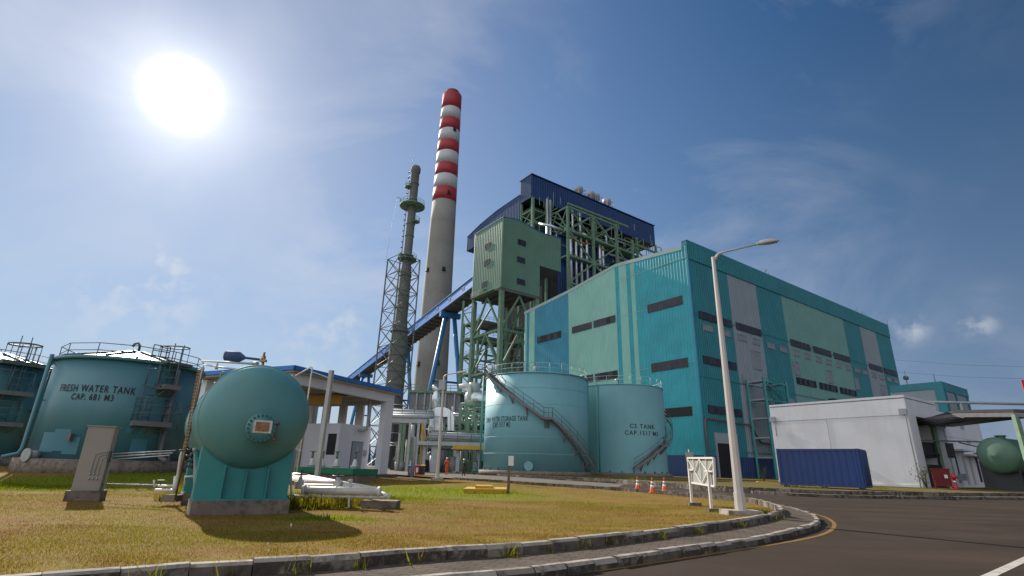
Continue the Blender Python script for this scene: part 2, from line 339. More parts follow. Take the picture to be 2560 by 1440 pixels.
def paving_mat():
    m = bpy.data.materials.new('paving'); m.use_nodes = True
    t = m.node_tree; N = t.nodes; L = t.links; b = N['Principled BSDF']; b.inputs['Specular IOR Level'].default_value = 0.1; b.inputs['Roughness'].default_value = 0.9
    tcn = N.new('ShaderNodeTexCoord')
    br = N.new('ShaderNodeTexBrick'); br.inputs['Scale'].default_value = 1.0
    br.inputs['Brick Width'].default_value = 0.21; br.inputs['Row Height'].default_value = 0.105; br.inputs['Mortar Size'].default_value = 0.007
    br.inputs['Color1'].default_value = (0.125, 0.095, 0.077, 1); br.inputs['Color2'].default_value = (0.092, 0.071, 0.058, 1); br.inputs['Mortar'].default_value = (0.05, 0.042, 0.03, 1)
    mp_ = N.new('ShaderNodeMapping'); mp_.inputs['Rotation'].default_value = (0, 0, 0.35)
    L.new(tcn.outputs['Object'], mp_.inputs['Vector']); L.new(mp_.outputs[0], br.inputs['Vector'])
    n = N.new('ShaderNodeTexNoise'); n.inputs['Scale'].default_value = 1.3; n.inputs['Detail'].default_value = 9
    L.new(tcn.outputs['Object'], n.inputs['Vector'])
    mx = N.new('ShaderNodeMixRGB', ); mx.blend_type = 'MULTIPLY'; mx.inputs['Fac'].default_value = 0.7
    rp = N.new('ShaderNodeMapRange'); rp.inputs[1].default_value = 0.3; rp.inputs[2].default_value = 0.7; rp.inputs[3].default_value = 0.65; rp.inputs[4].default_value = 1.15
    L.new(n.outputs['Fac'], rp.inputs[0]); L.new(br.outputs['Color'], mx.inputs['Color1']); L.new(rp.outputs[0], mx.inputs['Color2'])
    L.new(mx.outputs[0], b.inputs['Base Color'])
    bp = N.new('ShaderNodeBump'); bp.inputs['Strength'].default_value = 0.6; bp.inputs['Distance'].default_value = 0.01; bp.invert = True
    L.new(br.outputs['Fac'], bp.inputs['Height']); L.new(bp.outputs[0], b.inputs['Normal'])
    M['paving'] = m
paving_mat()
# ------------------------------------------------------------------ mesh builder
class MB:
    def __init__(s): s.v = []; s.f = []; s.mi = []; s.sm = []; s.m = 0
    def face(s, idx, smooth=False): s.f.append(tuple(idx)); s.mi.append(s.m); s.sm.append(smooth)
    def poly(s, pts):
        i = len(s.v); s.v += [V(p) for p in pts]; s.face(range(i, i + len(pts))); return s
    def obox(s, o, a, b, c):
        o, a, b, c = V(o), V(a), V(b), V(c); i = len(s.v)
        if a.cross(b).dot(c) < 0: a, b = b, a
        s.v += [o, o + a, o + a + b, o + b, o + c, o + a + c, o + a + b + c, o + b + c]
        for q in ((3, 2, 1, 0), (4, 5, 6, 7), (0, 1, 5, 4), (1, 2, 6, 5), (2, 3, 7, 6), (3, 0, 4, 7)): s.face([i + k for k in q])
        return s
    def box(s, c, size, ax=(1, 0, 0), ay=None, az=Z):
        ax = V(ax).normalized(); az = V(az); ay = V(ay).normalized() if ay is not None else az.cross(ax)
        a, b, c2 = ax * size[0], ay * size[1], az * size[2]
        return s.obox(V(c) - (a + b + c2) / 2, a, b, c2)
    def beam(s, p, q, w, h=None, up=Z):
        p, q = V(p), V(q); h = h or w; d = q - p
        if d.length < 1e-6: return s
        d.normalize(); u = V(up)
        if abs(d.dot(u)) > 0.98: u = V((1, 0, 0)) if abs(d.x) < 0.9 else V((0, 1, 0))
        a = d.cross(u).normalized(); b = a.cross(d)
        return s.obox(p - a * w / 2 - b * h / 2, q - p, a * w, b * h)
    def frame(s, d):
        d = V(d).normalized(); u = Z if abs(d.z) < 0.95 else V((1, 0, 0))
        a = d.cross(u).normalized(); return a, a.cross(d)
    def cone(s, p, q, r0, r1=None, n=12, caps=True, smooth=True):
        p, q = V(p), V(q); r1 = r0 if r1 is None else r1
        a, b = s.frame(q - p); i = len(s.v)
        for k in range(n):
            t = 2 * math.pi * k / n; e = a * math.cos(t) + b * math.sin(t); s.v += [p + e * r0, q + e * r1]
        for k in range(n):
            k2 = (k + 1) % n; s.face((i + 2 * k, i + 2 * k + 1, i + 2 * k2 + 1, i + 2 * k2), smooth)
        if caps:
            s.face([i + 2 * k for k in range(n)]); s.face([i + 2 * k + 1 for k in range(n)][::-1])
        return s
    def tube(s, path, r, n=8, closed=False, smooth=True):
        P = [V(p) for p in path]; m = len(P); i = len(s.v); a = None
        for k in range(m):
            d = (P[(k + 1) % m] - P[k - 1]) if closed else (P[min(k + 1, m - 1)] - P[max(k - 1, 0)])
            d.normalize()
            if a is None: a, b = s.frame(d)
            else:
                a = (a - d * a.dot(d)).normalized(); b = a.cross(d)
            rr = r[k] if isinstance(r, (list, tuple)) else r
            for j in range(n):
                t = 2 * math.pi * j / n; s.v.append(P[k] + (a * math.cos(t) + b * math.sin(t)) * rr)
        for k in range(m if closed else m - 1):
            k2 = (k + 1) % m
            for j in range(n):
                j2 = (j + 1) % n; s.face((i + k * n + j, i + k * n + j2, i + k2 * n + j2, i + k2 * n + j), smooth)
        if not closed:
            s.face([i + j for j in range(n)][::-1]); s.face([i + (m - 1) * n + j for j in range(n)])
        return s
    def lathe(s, prof, o=(0, 0, 0), n=32, axis=Z, smooth=True, mats=None):
        o = V(o); ax = V(axis).normalized(); a, b = s.frame(ax); i = len(s.v); m0 = s.m
        for (r, z) in prof:
            for k in range(n):
                t = 2 * math.pi * k / n; s.v.append(o + ax * z + (a * math.cos(t) + b * math.sin(t)) * r)
        for j in range(len(prof) - 1):
            if mats: s.m = mats[j]
            for k in range(n):
                k2 = (k + 1) % n
                s.face((i + j * n + k, i + (j + 1) * n + k, i + (j + 1) * n + k2, i + j * n + k2), smooth)
        s.m = m0
        if prof[0][0] > 0.01: s.face([i + k for k in range(n)])
        if prof[-1][0] > 0.01: s.face([i + (len(prof) - 1) * n + k for k in range(n)][::-1])
        return s
    def prism(s, pts, vec):
        P = [V(p) for p in pts]; vec = V(vec); n = len(P)
        nr = V((0, 0, 0))
        for k in range(n): nr += P[k].cross(P[(k + 1) % n])
        if nr.dot(vec) < 0: P = P[::-1]
        i = len(s.v); s.v += P + [p + vec for p in P]
        s.face([i + k for k in range(n)][::-1]); s.face([i + n + k for k in range(n)])
        for k in range(n):
            k2 = (k + 1) % n; s.face((i + k, i + k2, i + n + k2, i + n + k))
        return s
    def build(s, name, mt, parent=None, kind=None):
        off = ROOT.get(parent.name, V((0, 0, 0))) if parent is not None else V((0, 0, 0))
        me = bpy.data.meshes.new(name)
        me.from_pydata([tuple(p - off) for p in s.v], [], s.f)
        ml = mt if isinstance(mt, (list, tuple)) else [mt]
        for k in ml: me.materials.append(M[k])
        me.polygons.foreach_set('material_index', s.mi); me.polygons.foreach_set('use_smooth', s.sm)
        me.update()
        o = bpy.data.objects.new(name, me); COL.objects.link(o)
        if parent is not None: o.parent = parent; ROOT[o.name] = off
        if kind: o['kind'] = kind
        return o
ROOT = {}
def tag(o, label, cat, group=None):
    o['label'] = label; o['category'] = cat
    if group: o['group'] = group
    return o
def thing(name, label, cat, loc, group=None):
    o = bpy.data.objects.new(name, None); o.empty_display_size = 0.3
    o.location = loc; COL.objects.link(o); ROOT[o.name] = V(loc)
    return tag(o, label, cat, group)
def solid(name, mb, mt, label, cat, group=None):            # a thing that is one mesh
    return tag(mb.build(name, mt), label, cat, group)
def copy_thing(o, loc, label, parent=None):
    c = o.copy(); COL.objects.link(c)
    if parent is None: c.location = loc; c['label'] = label
    else: c.parent = parent
    for ch in list(o.children): copy_thing(ch, None, None, c)
    return c
def spline(P, n=8):
    P = [V(p) for p in P]; o = []
    for i in range(len(P) - 1):
        p0 = P[i - 1] if i else P[0] * 2 - P[1]; p1, p2 = P[i], P[i + 1]; p3 = P[i + 2] if i + 2 < len(P) else P[-1] * 2 - P[-2]
        for k in range(n):
            t = k / n
            o.append(0.5 * (2 * p1 + (p2 - p0) * t + (2 * p0 - 5 * p1 + 4 * p2 - p3) * t * t + (3 * p1 - p0 - 3 * p2 + p3) * t ** 3))
    o.append(P[-1]); return o
def resample(P, step=None, n=None):
    L = [0]
    for i in range(1, len(P)): L.append(L[-1] + (P[i] - P[i - 1]).length)
    n = n or max(2, int(L[-1] / step)); o = []; j = 0
    for k in range(n + 1):
        d = L[-1] * k / n
        while j < len(L) - 2 and L[j + 1] < d: j += 1
        t = (d - L[j]) / max(1e-9, L[j + 1] - L[j]); o.append(P[j].lerp(P[j + 1], t))
    return o
def text_tris(s, size, sx=1.0):
    cu = bpy.data.curves.new('lettering', 'FONT'); cu.body = s; cu.size = size; cu.align_x = 'CENTER'; cu.resolution_u = 3
    cu.offset = 0.014 * size; cu.space_character = 1.2
    o = bpy.data.objects.new('lettering', cu); COL.objects.link(o)
    dg = bpy.context.evaluated_depsgraph_get(); me = o.evaluated_get(dg).to_mesh()
    vs = [(p.co.x * sx, p.co.y) for p in me.vertices]; fs = [tuple(p.vertices) for p in me.polygons]
    o.to_mesh_clear(); bpy.data.objects.remove(o); bpy.data.curves.remove(cu)
    return vs, fs
def add_text(mb, s, size, fn, sx=1.0, gap_v=0.0):
    vs, fs = text_tris(s, size, sx); i = len(mb.v)
    mb.v += [fn(x, y) for x, y in vs]
    for f in fs: mb.face([i + k for k in f])
def rails(mb, path, h=1.1, r=0.025, step=1.5, closed=False, mids=1):
    P = resample([V(p) for p in path], step=step)
    for p in P: mb.cone(p, p + Z * h, r, n=5)
    for k in range(mids + 1): mb.tube([p + Z * (h * (k + 1) / (mids + 1)) for p in P], r, 5)
def lattice(mb, B, T, levels, w, wd, x=True):
    """four legs from the corners B to the corners T, rings and diagonals"""
    n = len(B)
    for b, t in zip(B, T): mb.beam(b, t, w)
    for k in range(levels + 1):
        f = k / levels; ring = [V(b).lerp(V(t), f) for b, t in zip(B, T)]
        for i in range(n):
            mb.beam(ring[i], ring[(i + 1) % n], wd)
            if k < levels:
                nx = [V(b).lerp(V(t), (k + 1) / levels) for b, t in zip(B, T)]
                mb.beam(ring[i], nx[(i + 1) % n], wd)
                if x: mb.beam(ring[(i + 1) % n], nx[i], wd)
# ------------------------------------------------------------------ ground, road, kerbs
def struct(name, mb, mt): return mb.build(name, mt, kind='structure')
mb = MB(); mb.poly([(-4000, -3000, -0.06), (4000, -3000, -0.06), (4000, 6000, -0.06), (-4000, 6000, -0.06)])
struct('ground', mb, 'dirt_ground')
mb = MB(); mb.poly([(-90, -40, 0), (160, -40, 0), (160, 110, 0), (-90, 110, 0)])
struct('road', mb, 'asphalt')
WALL_Z, KERB_Z = 0.23, 0.115
inner_px = [(62, 1439), (275, 1425), (469, 1408), (800, 1391), (1050, 1371), (1300, 1357), (1628, 1326), (1847, 1299), (1925, 1286), (1957, 1274), (1955, 1264), (1930, 1256), (1880, 1245), (1790, 1237), (1702, 1230), (1650, 1226), (1592, 1221), (1450, 1212), (1300, 1203), (1137, 1193)]
IN = [Gp(x, y, WALL_Z) for x, y in inner_px]
IN = [IN[0] + (IN[0] - IN[2]) * k for k in (6, 3, 1.2)] + IN
IN = [V((p.x, p.y, 0)) for p in IN]
INs = resample(spline(IN, 8), step=0.3)
outer_px = [(1115, 1438), (1327, 1421), (1532, 1394), (1727, 1367), (1902, 1341), (2000, 1320), (2040, 1309), (2050, 1298), (2036, 1284), (1985, 1269), (1928, 1256.5), (1880, 1248)]
OU = [Gp(x, y, KERB_Z) for x, y in outer_px]
OU = [OU[0] + (OU[0] - OU[2]) * k for k in (5, 3, 1)] + OU
OU = [V((p.x, p.y, 0)) for p in OU]
OUs = resample(spline(OU, 8), step=0.25)
def side(P, k):
    d = (P[min(k + 1, len(P) - 1)] - P[max(k - 1, 0)]).normalized(); return V((d.y, -d.x, 0))     # right hand = outside of the island
rk = random.Random(3)
def kerb_run(mb, P, z0, z1, wid, blk, outward=True, skip=lambda p: False, tops=True):
    """kerb blocks along the line P (P = outer top edge), each a block of its own in the one kerb mesh"""
    P = resample(P, step=blk); n = len(P)
    for k in range(n - 1):
        a, b = P[k], P[k + 1]
        if skip((a + b) / 2): continue
        sa, sb = side(P, k), side(P, k + 1)
        if not outward: sa, sb = -sa, -sb
        g = 0.005 / max(0.05, (b - a).length); a2, b2 = a.lerp(b, g), b.lerp(a, g)
        h = z1 + rk.uniform(-0.014, 0.01); bv = 0.02 + rk.uniform(0, 0.03); j = rk.uniform(-0.018, 0.018)
        a2 = a2 + sa * j; b2 = b2 + sb * j
        pa = [a2 + sa * bv * 0.2 + Z * z0, a2 + Z * (h - bv), a2 - sa * bv + Z * h, a2 - sa * wid + Z * h, a2 - sa * wid + Z * z0]
        pb = [b2 + sb * bv * 0.2 + Z * z0, b2 + Z * (h - bv), b2 - sb * bv + Z * h, b2 - sb * wid + Z * h, b2 - sb * wid + Z * z0]
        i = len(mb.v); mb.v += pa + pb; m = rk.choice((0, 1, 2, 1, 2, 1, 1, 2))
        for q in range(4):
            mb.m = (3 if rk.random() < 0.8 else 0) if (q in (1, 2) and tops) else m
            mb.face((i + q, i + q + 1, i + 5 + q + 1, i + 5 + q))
        mb.m = m; mb.face((i, i + 1, i + 2, i + 3, i + 4)); mb.face((i + 9, i + 8, i + 7, i + 6, i + 5))
KM = ['kerb_pale', 'kerb_dark', 'kerb_mid', 'kerb_top']
gapA, gapB = Gp(1650, 1226, WALL_Z), Gp(1592, 1221, WALL_Z)
gc_ = (gapA + gapB) / 2; gr_ = (gapA - gapB).length / 2
mb = MB(); kerb_run(mb, INs, -0.05, WALL_Z, 0.13, 0.5, skip=lambda p: (V((p.x, p.y, 0)) - V((gc_.x, gc_.y, 0))).length < gr_ and p.y > 15)
struct('inner_kerb', mb, KM)
mb = MB(); kerb_run(mb, OUs, -0.05, KERB_Z, 0.12, 0.45)
struct('outer_kerb', mb, KM)
# pavement between the two kerbs
A_, B_ = resample(INs, n=260), OUs
mb = MB()
i_end = min(range(len(INs)), key=lambda k: (INs[k] - OU[-1]).length)
A_ = resample(INs[:i_end + 1], n=200); B_ = resample(OUs, n=200)
base = len(mb.v)
for k in range(201): mb.v += [A_[k] - side(A_, k) * 0.05 + Z * 0.10, B_[k] - side(B_, k) * 0.1 + Z * 0.10]
for k in range(200): mb.face((2 * k, 2 * k + 1, 2 * k + 3, 2 * k + 2))
struct('pavement', mb, 'paving')
# painted lines, 4 mm above the road
def stripe(mb, P, w_, z=0.004):
    P = [V((p.x, p.y, 0)) for p in P]; i = len(mb.v)
    for k in range(len(P)):
        s_ = side(P, k); mb.v += [P[k] - s_ * w_ / 2 + Z * z, P[k] + s_ * w_ / 2 + Z * z]
    for k in range(len(P) - 1): mb.face((i + 2 * k, i + 2 * k + 1, i + 2 * k + 3, i + 2 * k + 2))
yl = spline([Gp(x, y, 0) for x, y in [(1300, 1449), (1491, 1428), (1704, 1397), (1860, 1373), (1995, 1351), (2060, 1335), (2085, 1318), (2080, 1303), (2051, 1289), (1990, 1273)]], 8)
mb = MB(); stripe(mb, yl, 0.085); struct('yellow_edge_line', mb, 'line_yellow')
mb = MB(); a, b = Gp(2461, 1446, 0), Gp(2575, 1393, 0); stripe(mb, [a + (a - b) * 1.5, a, b, b + (b - a) * 0.6], 0.12); struct('white_line', mb, 'line_white')
mb = MB(); stripe(mb, [Gp(1615, 1222, 0), Gp(1700, 1227, 0), Gp(1818, 1235, 0)], 0.10); struct('far_white_line', mb, 'line_white')
# far side of the road: double kerb and the raised verge behind it
fk_px = [(900, 1170), (1130, 1183), (1300, 1192), (1500, 1202), (1710, 1213), (1905, 1228), (2133, 1237.5), (2560, 1243)]
FK = [Gp(x, y, 0.15) for x, y in fk_px]
FK = [FK[0] + (FK[0] - FK[1]) * 0.6] + FK + [FK[-1] + (FK[-1] - FK[-2]) * 1.5]
FK = [V((p.x, p.y, 0)) for p in FK]
FKs = spline(FK, 8)
mb = MB(); kerb_run(mb, FKs[::-1], -0.05, 0.15, 0.2, 0.7); struct('far_kerb', mb, KM)
up_px = [(1130, 1178), (1300, 1187), (1500, 1196), (1650, 1205), (1800, 1214), (1906, 1219), (2130, 1227), (2400, 1231), (2560, 1232)]
UK = [Gp(x, y, 0.33) for x, y in up_px]; UK = UK + [UK[-1] + (UK[-1] - UK[-2]) * 1.5]
UK = [V((p.x, p.y, 0)) for p in UK]; UKs = spline(UK, 8)
mb = MB(); kerb_run(mb, UKs[::-1], 0.0, 0.33, 0.2, 0.7); struct('upper_kerb', mb, KM)
fa, ua = resample(FKs, n=120), resample(UKs, n=120)
mb = MB()
fa = [p for p in fa if p.x > UKs[0].x - 3]; fa = resample(fa, n=120)
for k in range(121): mb.v += [fa[k] + V((0, 0.1, 0.14)), ua[k] + V((0, 0.05, 0.14))]
for k in range(120): mb.face((2 * k, 2 * k + 1, 2 * k + 3, 2 * k + 2))
struct('far_pavement', mb, 'paving')
def verge_z(p): return 0.31
mb = MB(); top = resample(UKs, n=80)
for k in range(81): mb.v += [top[k] + V((0, 0.15, verge_z(0))), top[k] * 1.08 + Z * verge_z(0), top[k] * 4 + V((0, 10, verge_z(0)))]
for k in range(80):
    mb.face((3 * k, 3 * k + 3, 3 * k + 4, 3 * k + 1)); mb.face((3 * k + 1, 3 * k + 4, 3 * k + 5, 3 * k + 2))
struct('verge', mb, 'verge')
# plant yard behind the road on the left
mb = MB(); a = UKs[0]
mb.poly([(a.x + 1, a.y + 0.5, 0.1), (a.x + 1, 260, 0.1), (-140, 260, 0.1), (-140, a.y - 12, 0.1), (FKs[0].x, FKs[0].y + 0.3, 0.1)])
struct('yard', mb, 'yard')
# concrete apron of the back road, climbing gently to the left
mb = MB(); nr_ = [Gp(x, y, WALL_Z) for x, y in ((1520, 1217), (1450, 1212), (1300, 1203), (1137, 1193))]
fr2 = [Gp(x, y, 0.15) for x, y in ((1560, 1205.5), (1450, 1199.5), (1300, 1192), (1130, 1183))]
dn, df = nr_[-1] - nr_[-2], fr2[-1] - fr2[-2]
nr_.append(nr_[-1] + dn * 3); fr2.append(fr2[-1] + df * 3)
for k, (p, q) in enumerate(zip(nr_, fr2)): z = (0.004, 0.03, 0.10, 0.145, 0.145)[k]; mb.v += [V((p.x, p.y - .12, z)), V((q.x, q.y + .05, z))]
for k in range(4): mb.face((2 * k, 2 * k + 1, 2 * k + 3, 2 * k + 2))
struct('back_road', mb, 'yard')
# lawn: the island, level with the near kerb, lower inside, rising towards the tanks on the left
def sst(a, b, x):
    t = max(0, min(1, (x - a) / (b - a))); return t * t * (3 - 2 * t)
near_line = [p for p in INs if p.y < 16 and p.x < 9]
nl = np.array([(p.x, p.y) for p in near_line])
def lawn_z(x, y):
    d = np.sqrt(((nl - np.array((x, y))) ** 2).sum(1)).min()
    k = 1 - sst(4, 8, x)
    z = 0.055 + 0.145 * (1 - sst(0.0, 2.6, d)) * k
    z += 0.42 * sst(14, 28, y) * sst(0.38, 0.6, -x / max(y, 1))
    return z + 0.010 * math.sin(x * 1.7 + y * 0.6) + 0.008 * math.sin(y * 2.3 - x * 0.9)
inb = resample(INs, step=0.5)
bound = [p - side(inb, k) * 0.10 for k, p in enumerate(inb)]
e = bound[-1]; BACK = V((-34, e.y + 6, 0))
bound = bound + [V((e.x - 3, e.y + 0.6, 0)), BACK, V((-90, BACK.y + 6, 0)), V((-90, bound[0].y - 5, 0))]
b2 = [(p.x, p.y) for p in bound]
def inside(x, y, poly=np.array(b2)):
    px, py = poly[:, 0], poly[:, 1]; qx, qy = np.roll(px, -1), np.roll(py, -1)
    c = ((py > y) != (qy > y)) & (x < (qx - px) * (y - py) / (qy - py + 1e-12) + px)
    return bool(c.sum() % 2)
pts = [V(q) for q in b2]; nb_ = len(pts)
rl = random.Random(5)
for st, x0, x1, y0, y1 in ((0.5, -12, 12, 1, 14), (1.3, -40, 14, 14, 52), (1.3, -40, -12, 1, 14)):
    x = x0
    while x < x1:
        y = y0
        while y < y1:
            xx, yy = x + rl.uniform(-.1, .1), y + rl.uniform(-.1, .1)
            if inside(xx, yy) and np.sqrt(((np.array(b2) - (xx, yy)) ** 2).sum(1)).min() > 0.25: pts.append(V((xx, yy)))
            y += st
        x += st
vv, ee, ff, *_ = geometry.delaunay_2d_cdt(pts, [(k, (k + 1) % nb_) for k in range(nb_)], [], 1, 1e-4)
mb = MB(); mb.v = [V((p.x, p.y, lawn_z(p.x, p.y))) for p in vv]
for f in ff: mb.face(f, True)
lawn = struct('lawn', mb, 'lawn')
# ------------------------------------------------------------------ grass
rg = np.random.default_rng(11)
def grass_obj(name, pts, hts, mats_i, mats, wfac=0.055, lean=0.5):
    n = len(pts); a = rg.uniform(0, 2 * np.pi, n); l = rg.uniform(0, lean, n) * hts; la = rg.uniform(0, 2 * np.pi, n)
    wd = np.maximum(0.004, wfac * hts) * rg.uniform(0.7, 1.4, n)
    P = np.array(pts); dx = np.c_[np.cos(a), np.sin(a), np.zeros(n)] * wd[:, None]
    tip = P + np.c_[np.cos(la) * l, np.sin(la) * l, hts]
    vs = np.empty((n * 3, 3)); vs[0::3] = P - dx; vs[1::3] = P + dx; vs[2::3] = tip
    me = bpy.data.meshes.new(name); me.from_pydata(vs.tolist(), [], np.arange(n * 3).reshape(-1, 3).tolist())
    for m_ in mats: me.materials.append(M[m_])
    me.polygons.foreach_set('material_index', mats_i.astype(np.int32)); me.update()
    o = bpy.data.objects.new(name, me); COL.objects.link(o); o['kind'] = 'stuff'
    return o
dm('blade_straw', (0.23, 0.15, 0.03), 0.6, 0.25, 2, transl=(0.22, 0.14, 0.02), spec=0.1)
dm('blade_olive', (0.135, 0.125, 0.013), 0.6, 0.2, 2, transl=(0.20, 0.18, 0.010), spec=0.1)
dm('blade_green', (0.09, 0.14, 0.012), 0.6, 0.2, 2, transl=(0.25, 0.27, 0.006), spec=0.1)
dm('blade_brown', (0.17, 0.085, 0.03), 0.7, 0.2, 2, transl=(0.15, 0.07, 0.02), spec=0.1)
GM = ['blade_straw', 'blade_olive', 'blade_green', 'blade_brown']
lush_px = [(1000, 1222, 3.6, 5.0), (1100, 1224, 4.2, 5.5), (1190, 1232, 3.0, 3.0), (960, 1228, 2.0, 3.0), (1010, 1240, 1.6, 1.5), (830, 1290, 1.1, 0.45), (70, 1215, 3.5, 2.4), (200, 1210, 3.0, 2.4), (300, 1210, 3.0, 2.6), (400, 1205, 3.0, 2.6), (340, 1190, 3, 3), (1880, 1280, 1.2, 0.8)]
LUSH = [(Gp(x, y, 0.12), rx, ry) for x, y, rx, ry in lush_px]
def lush(x, y):
    r = np.zeros_like(x)
    for p, rx, ry in LUSH: r = np.maximum(r, np.exp(-(((x - p.x) / rx) ** 2 + ((y - p.y) / ry) ** 2)))
    return r
la = np.array([(v.co.x, v.co.y) for v in lawn.data.vertices]); at_ = lawn.data.attributes.new('lush', 'FLOAT', 'POINT')
at_.data.foreach_set('value', np.clip(lush(la[:, 0], la[:, 1]) * 1.3 - 0.15, 0, 0.9).astype(np.float32))
poly = np.array(b2)
def inside_v(x, y):
    c = np.zeros(len(x), bool)
    for (px, py), (qx, qy) in zip(poly, np.roll(poly, -1, 0)):
        c ^= ((py > y) != (qy > y)) & (x < (qx - px) * (y - py) / (qy - py + 1e-12) + px)
    return c
def scatter(n, x0, x1, y0, y1):
    x = rg.uniform(x0, x1, n); y = rg.uniform(y0, y1, n); k = inside_v(x, y) & (np.abs(x) < y * 1.05 + 0.5)
    return x[k], y[k]
def fast_z(x, y):
    d = np.full(len(x), 9.0)
    for p in nl[::4]: d = np.minimum(d, np.hypot(x - p[0], y - p[1]))
    s_ = lambda a, b, t: (lambda q: q * q * (3 - 2 * q))(np.clip((t - a) / (b - a), 0, 1))
    return 0.055 + 0.145 * (1 - s_(0, 2.6, d)) * (1 - s_(4, 8, x)) + 0.42 * s_(14, 28, y) * s_(0.38, 0.6, -x / np.maximum(y, 1)) + 0.010 * np.sin(x * 1.7 + y * .6) + 0.008 * np.sin(y * 2.3 - x * .9)
xs, ys = [], []
for n, *r in ((260000, -10, 9, 2, 9), (170000, -16, 12, 9, 18), (110000, -34, 12, 18, 46)):
    x, y = scatter(n, *r); xs.append(x); ys.append(y)
x = np.concatenate(xs); y = np.concatenate(ys); lu = lush(x, y)
patch = np.sin(x * 0.9 + 1.3 * np.sin(y * 0.7)) + np.sin(y * 1.1 + 1.7 * np.sin(x * 0.5)) + rg.normal(0, 0.7, len(x))
keep = (patch > -1.25) | (lu > 0.3)
x, y, lu, patch = x[keep], y[keep], lu[keep], patch[keep]
far = 1 + np.clip((y - 8) / 14, 0, 1.6)
h = rg.uniform(0.010, 0.038, len(x)) * far ** 0.7 + rg.uniform(0.0, 0.17, len(x)) * np.clip(lu - 0.3, 0, 1)
tone = np.sin(x * 2.3 + 2 * np.sin(y * 1.9)) * np.sin(y * 2.9 + 1.5 * np.sin(x * 1.3)) + 0.5 * np.sin(x * 5.1 + y * 4.3)
patch = patch + 0.55 * tone
mi = np.where(rg.random(len(x)) < np.clip(lu * 1.7 - 0.12, 0.03, 0.97), 2, np.where(patch > 0.5, 1, np.where(patch > -0.2, 0, np.where(rg.random(len(x)) < 0.5, 3, 0))))
grass_obj('grass', np.c_[x, y, fast_z(x, y) - 0.004], h, mi, GM, 0.085, 0.9)
# weeds along the foot of the kerb, under the vessel and the pipes
def clump(cx, cy, cz, n, r, h0, h1):
    a = rg.uniform(0, 6.28, n); q = r * np.sqrt(rg.random(n)); return np.c_[cx + np.cos(a) * q, cy + np.sin(a) * q, np.full(n, cz)], rg.uniform(h0, h1, n)
PP, HH = [], []
for k in range(0, len(INs), 2):
    p = INs[k]
    if p.y > 14 or p.x < -6: continue
    if rg.random() < 0.55:
        q = p + side(INs, k) * 0.05; a_, b_ = clump(q.x, q.y, 0.10, int(rg.integers(6, 40)), 0.12, 0.04, 0.2); PP.append(a_); HH.append(b_)
for x0, y0, n, r, hh in ((790, 1262, 900, 0.9, 0.42), (870, 1255, 700, 0.7, 0.3), (735, 1262, 300, 0.4, 0.4), (440, 1245, 320, 0.45, 0.4), (462, 1240, 260, 0.3, 0.5), (960, 1250, 160, 0.5, 0.25), (1272, 1230, 120, 0.3, 0.2)):
    p = Gp(x0, y0, 0.12); a_, b_ = clump(p.x, p.y, 0.05, n, r, 0.08, hh); PP.append(a_); HH.append(b_)
for x0, y0, n in ((1980, 1218, 60), (2040, 1222, 60), (2190, 1222, 90), (1500, 1192, 50), (1590, 1200, 60)):
    p = Gp(x0, y0, 0.31); a_, b_ = clump(p.x, p.y, 0.3, n, 0.8, 0.1, 0.35); PP.append(a_); HH.append(b_)
PP = np.concatenate(PP); HH = np.concatenate(HH)
grass_obj('weeds', PP, HH, rg.choice([1, 2, 0, 1], len(PP)), GM, 0.045, 0.9)
# dry flower stalks in the foreground: each a plant of its own
stalk_px = [((2470, 915), (2330, 680)), ((2215, 940), (2145, 830)), ((2190, 940), (2150, 885))]
for k, ((bx, by), (tx, ty)) in enumerate(stalk_px):
    b = Gp(bx / 3.2, 1100 + by / 3.2, 0.2); t = Yp(tx / 3.2, 1100 + ty / 3.2, b.y - 0.1)
    t = thing('flower_stalk', ['tall dry grass stalk with a fluffy pale head, tallest of the stalks by the kerb', 'short dry stalk with a pale head beside the white kerb top', 'lowest thin dry stalk with a small pale head, by the kerb'][k], 'plant', b, 'dry stalks growing by the near kerb') , t
    m_ = (b + t[1]) / 2 + V((0.03, 0, 0.05)); mb = MB(); mb.tube(spline([b, m_, t[1]], 5), 0.0018, 5); mb.build('stem', 'blade_straw', t[0])
    mb = MB(); mb.lathe([(0.003, -0.016), (0.008, -0.006), (0.009, 0.0), (0.006, 0.009), (0.002, 0.014)], t[1], 8); mb.build('flower_head', 'pipe_white', t[0])
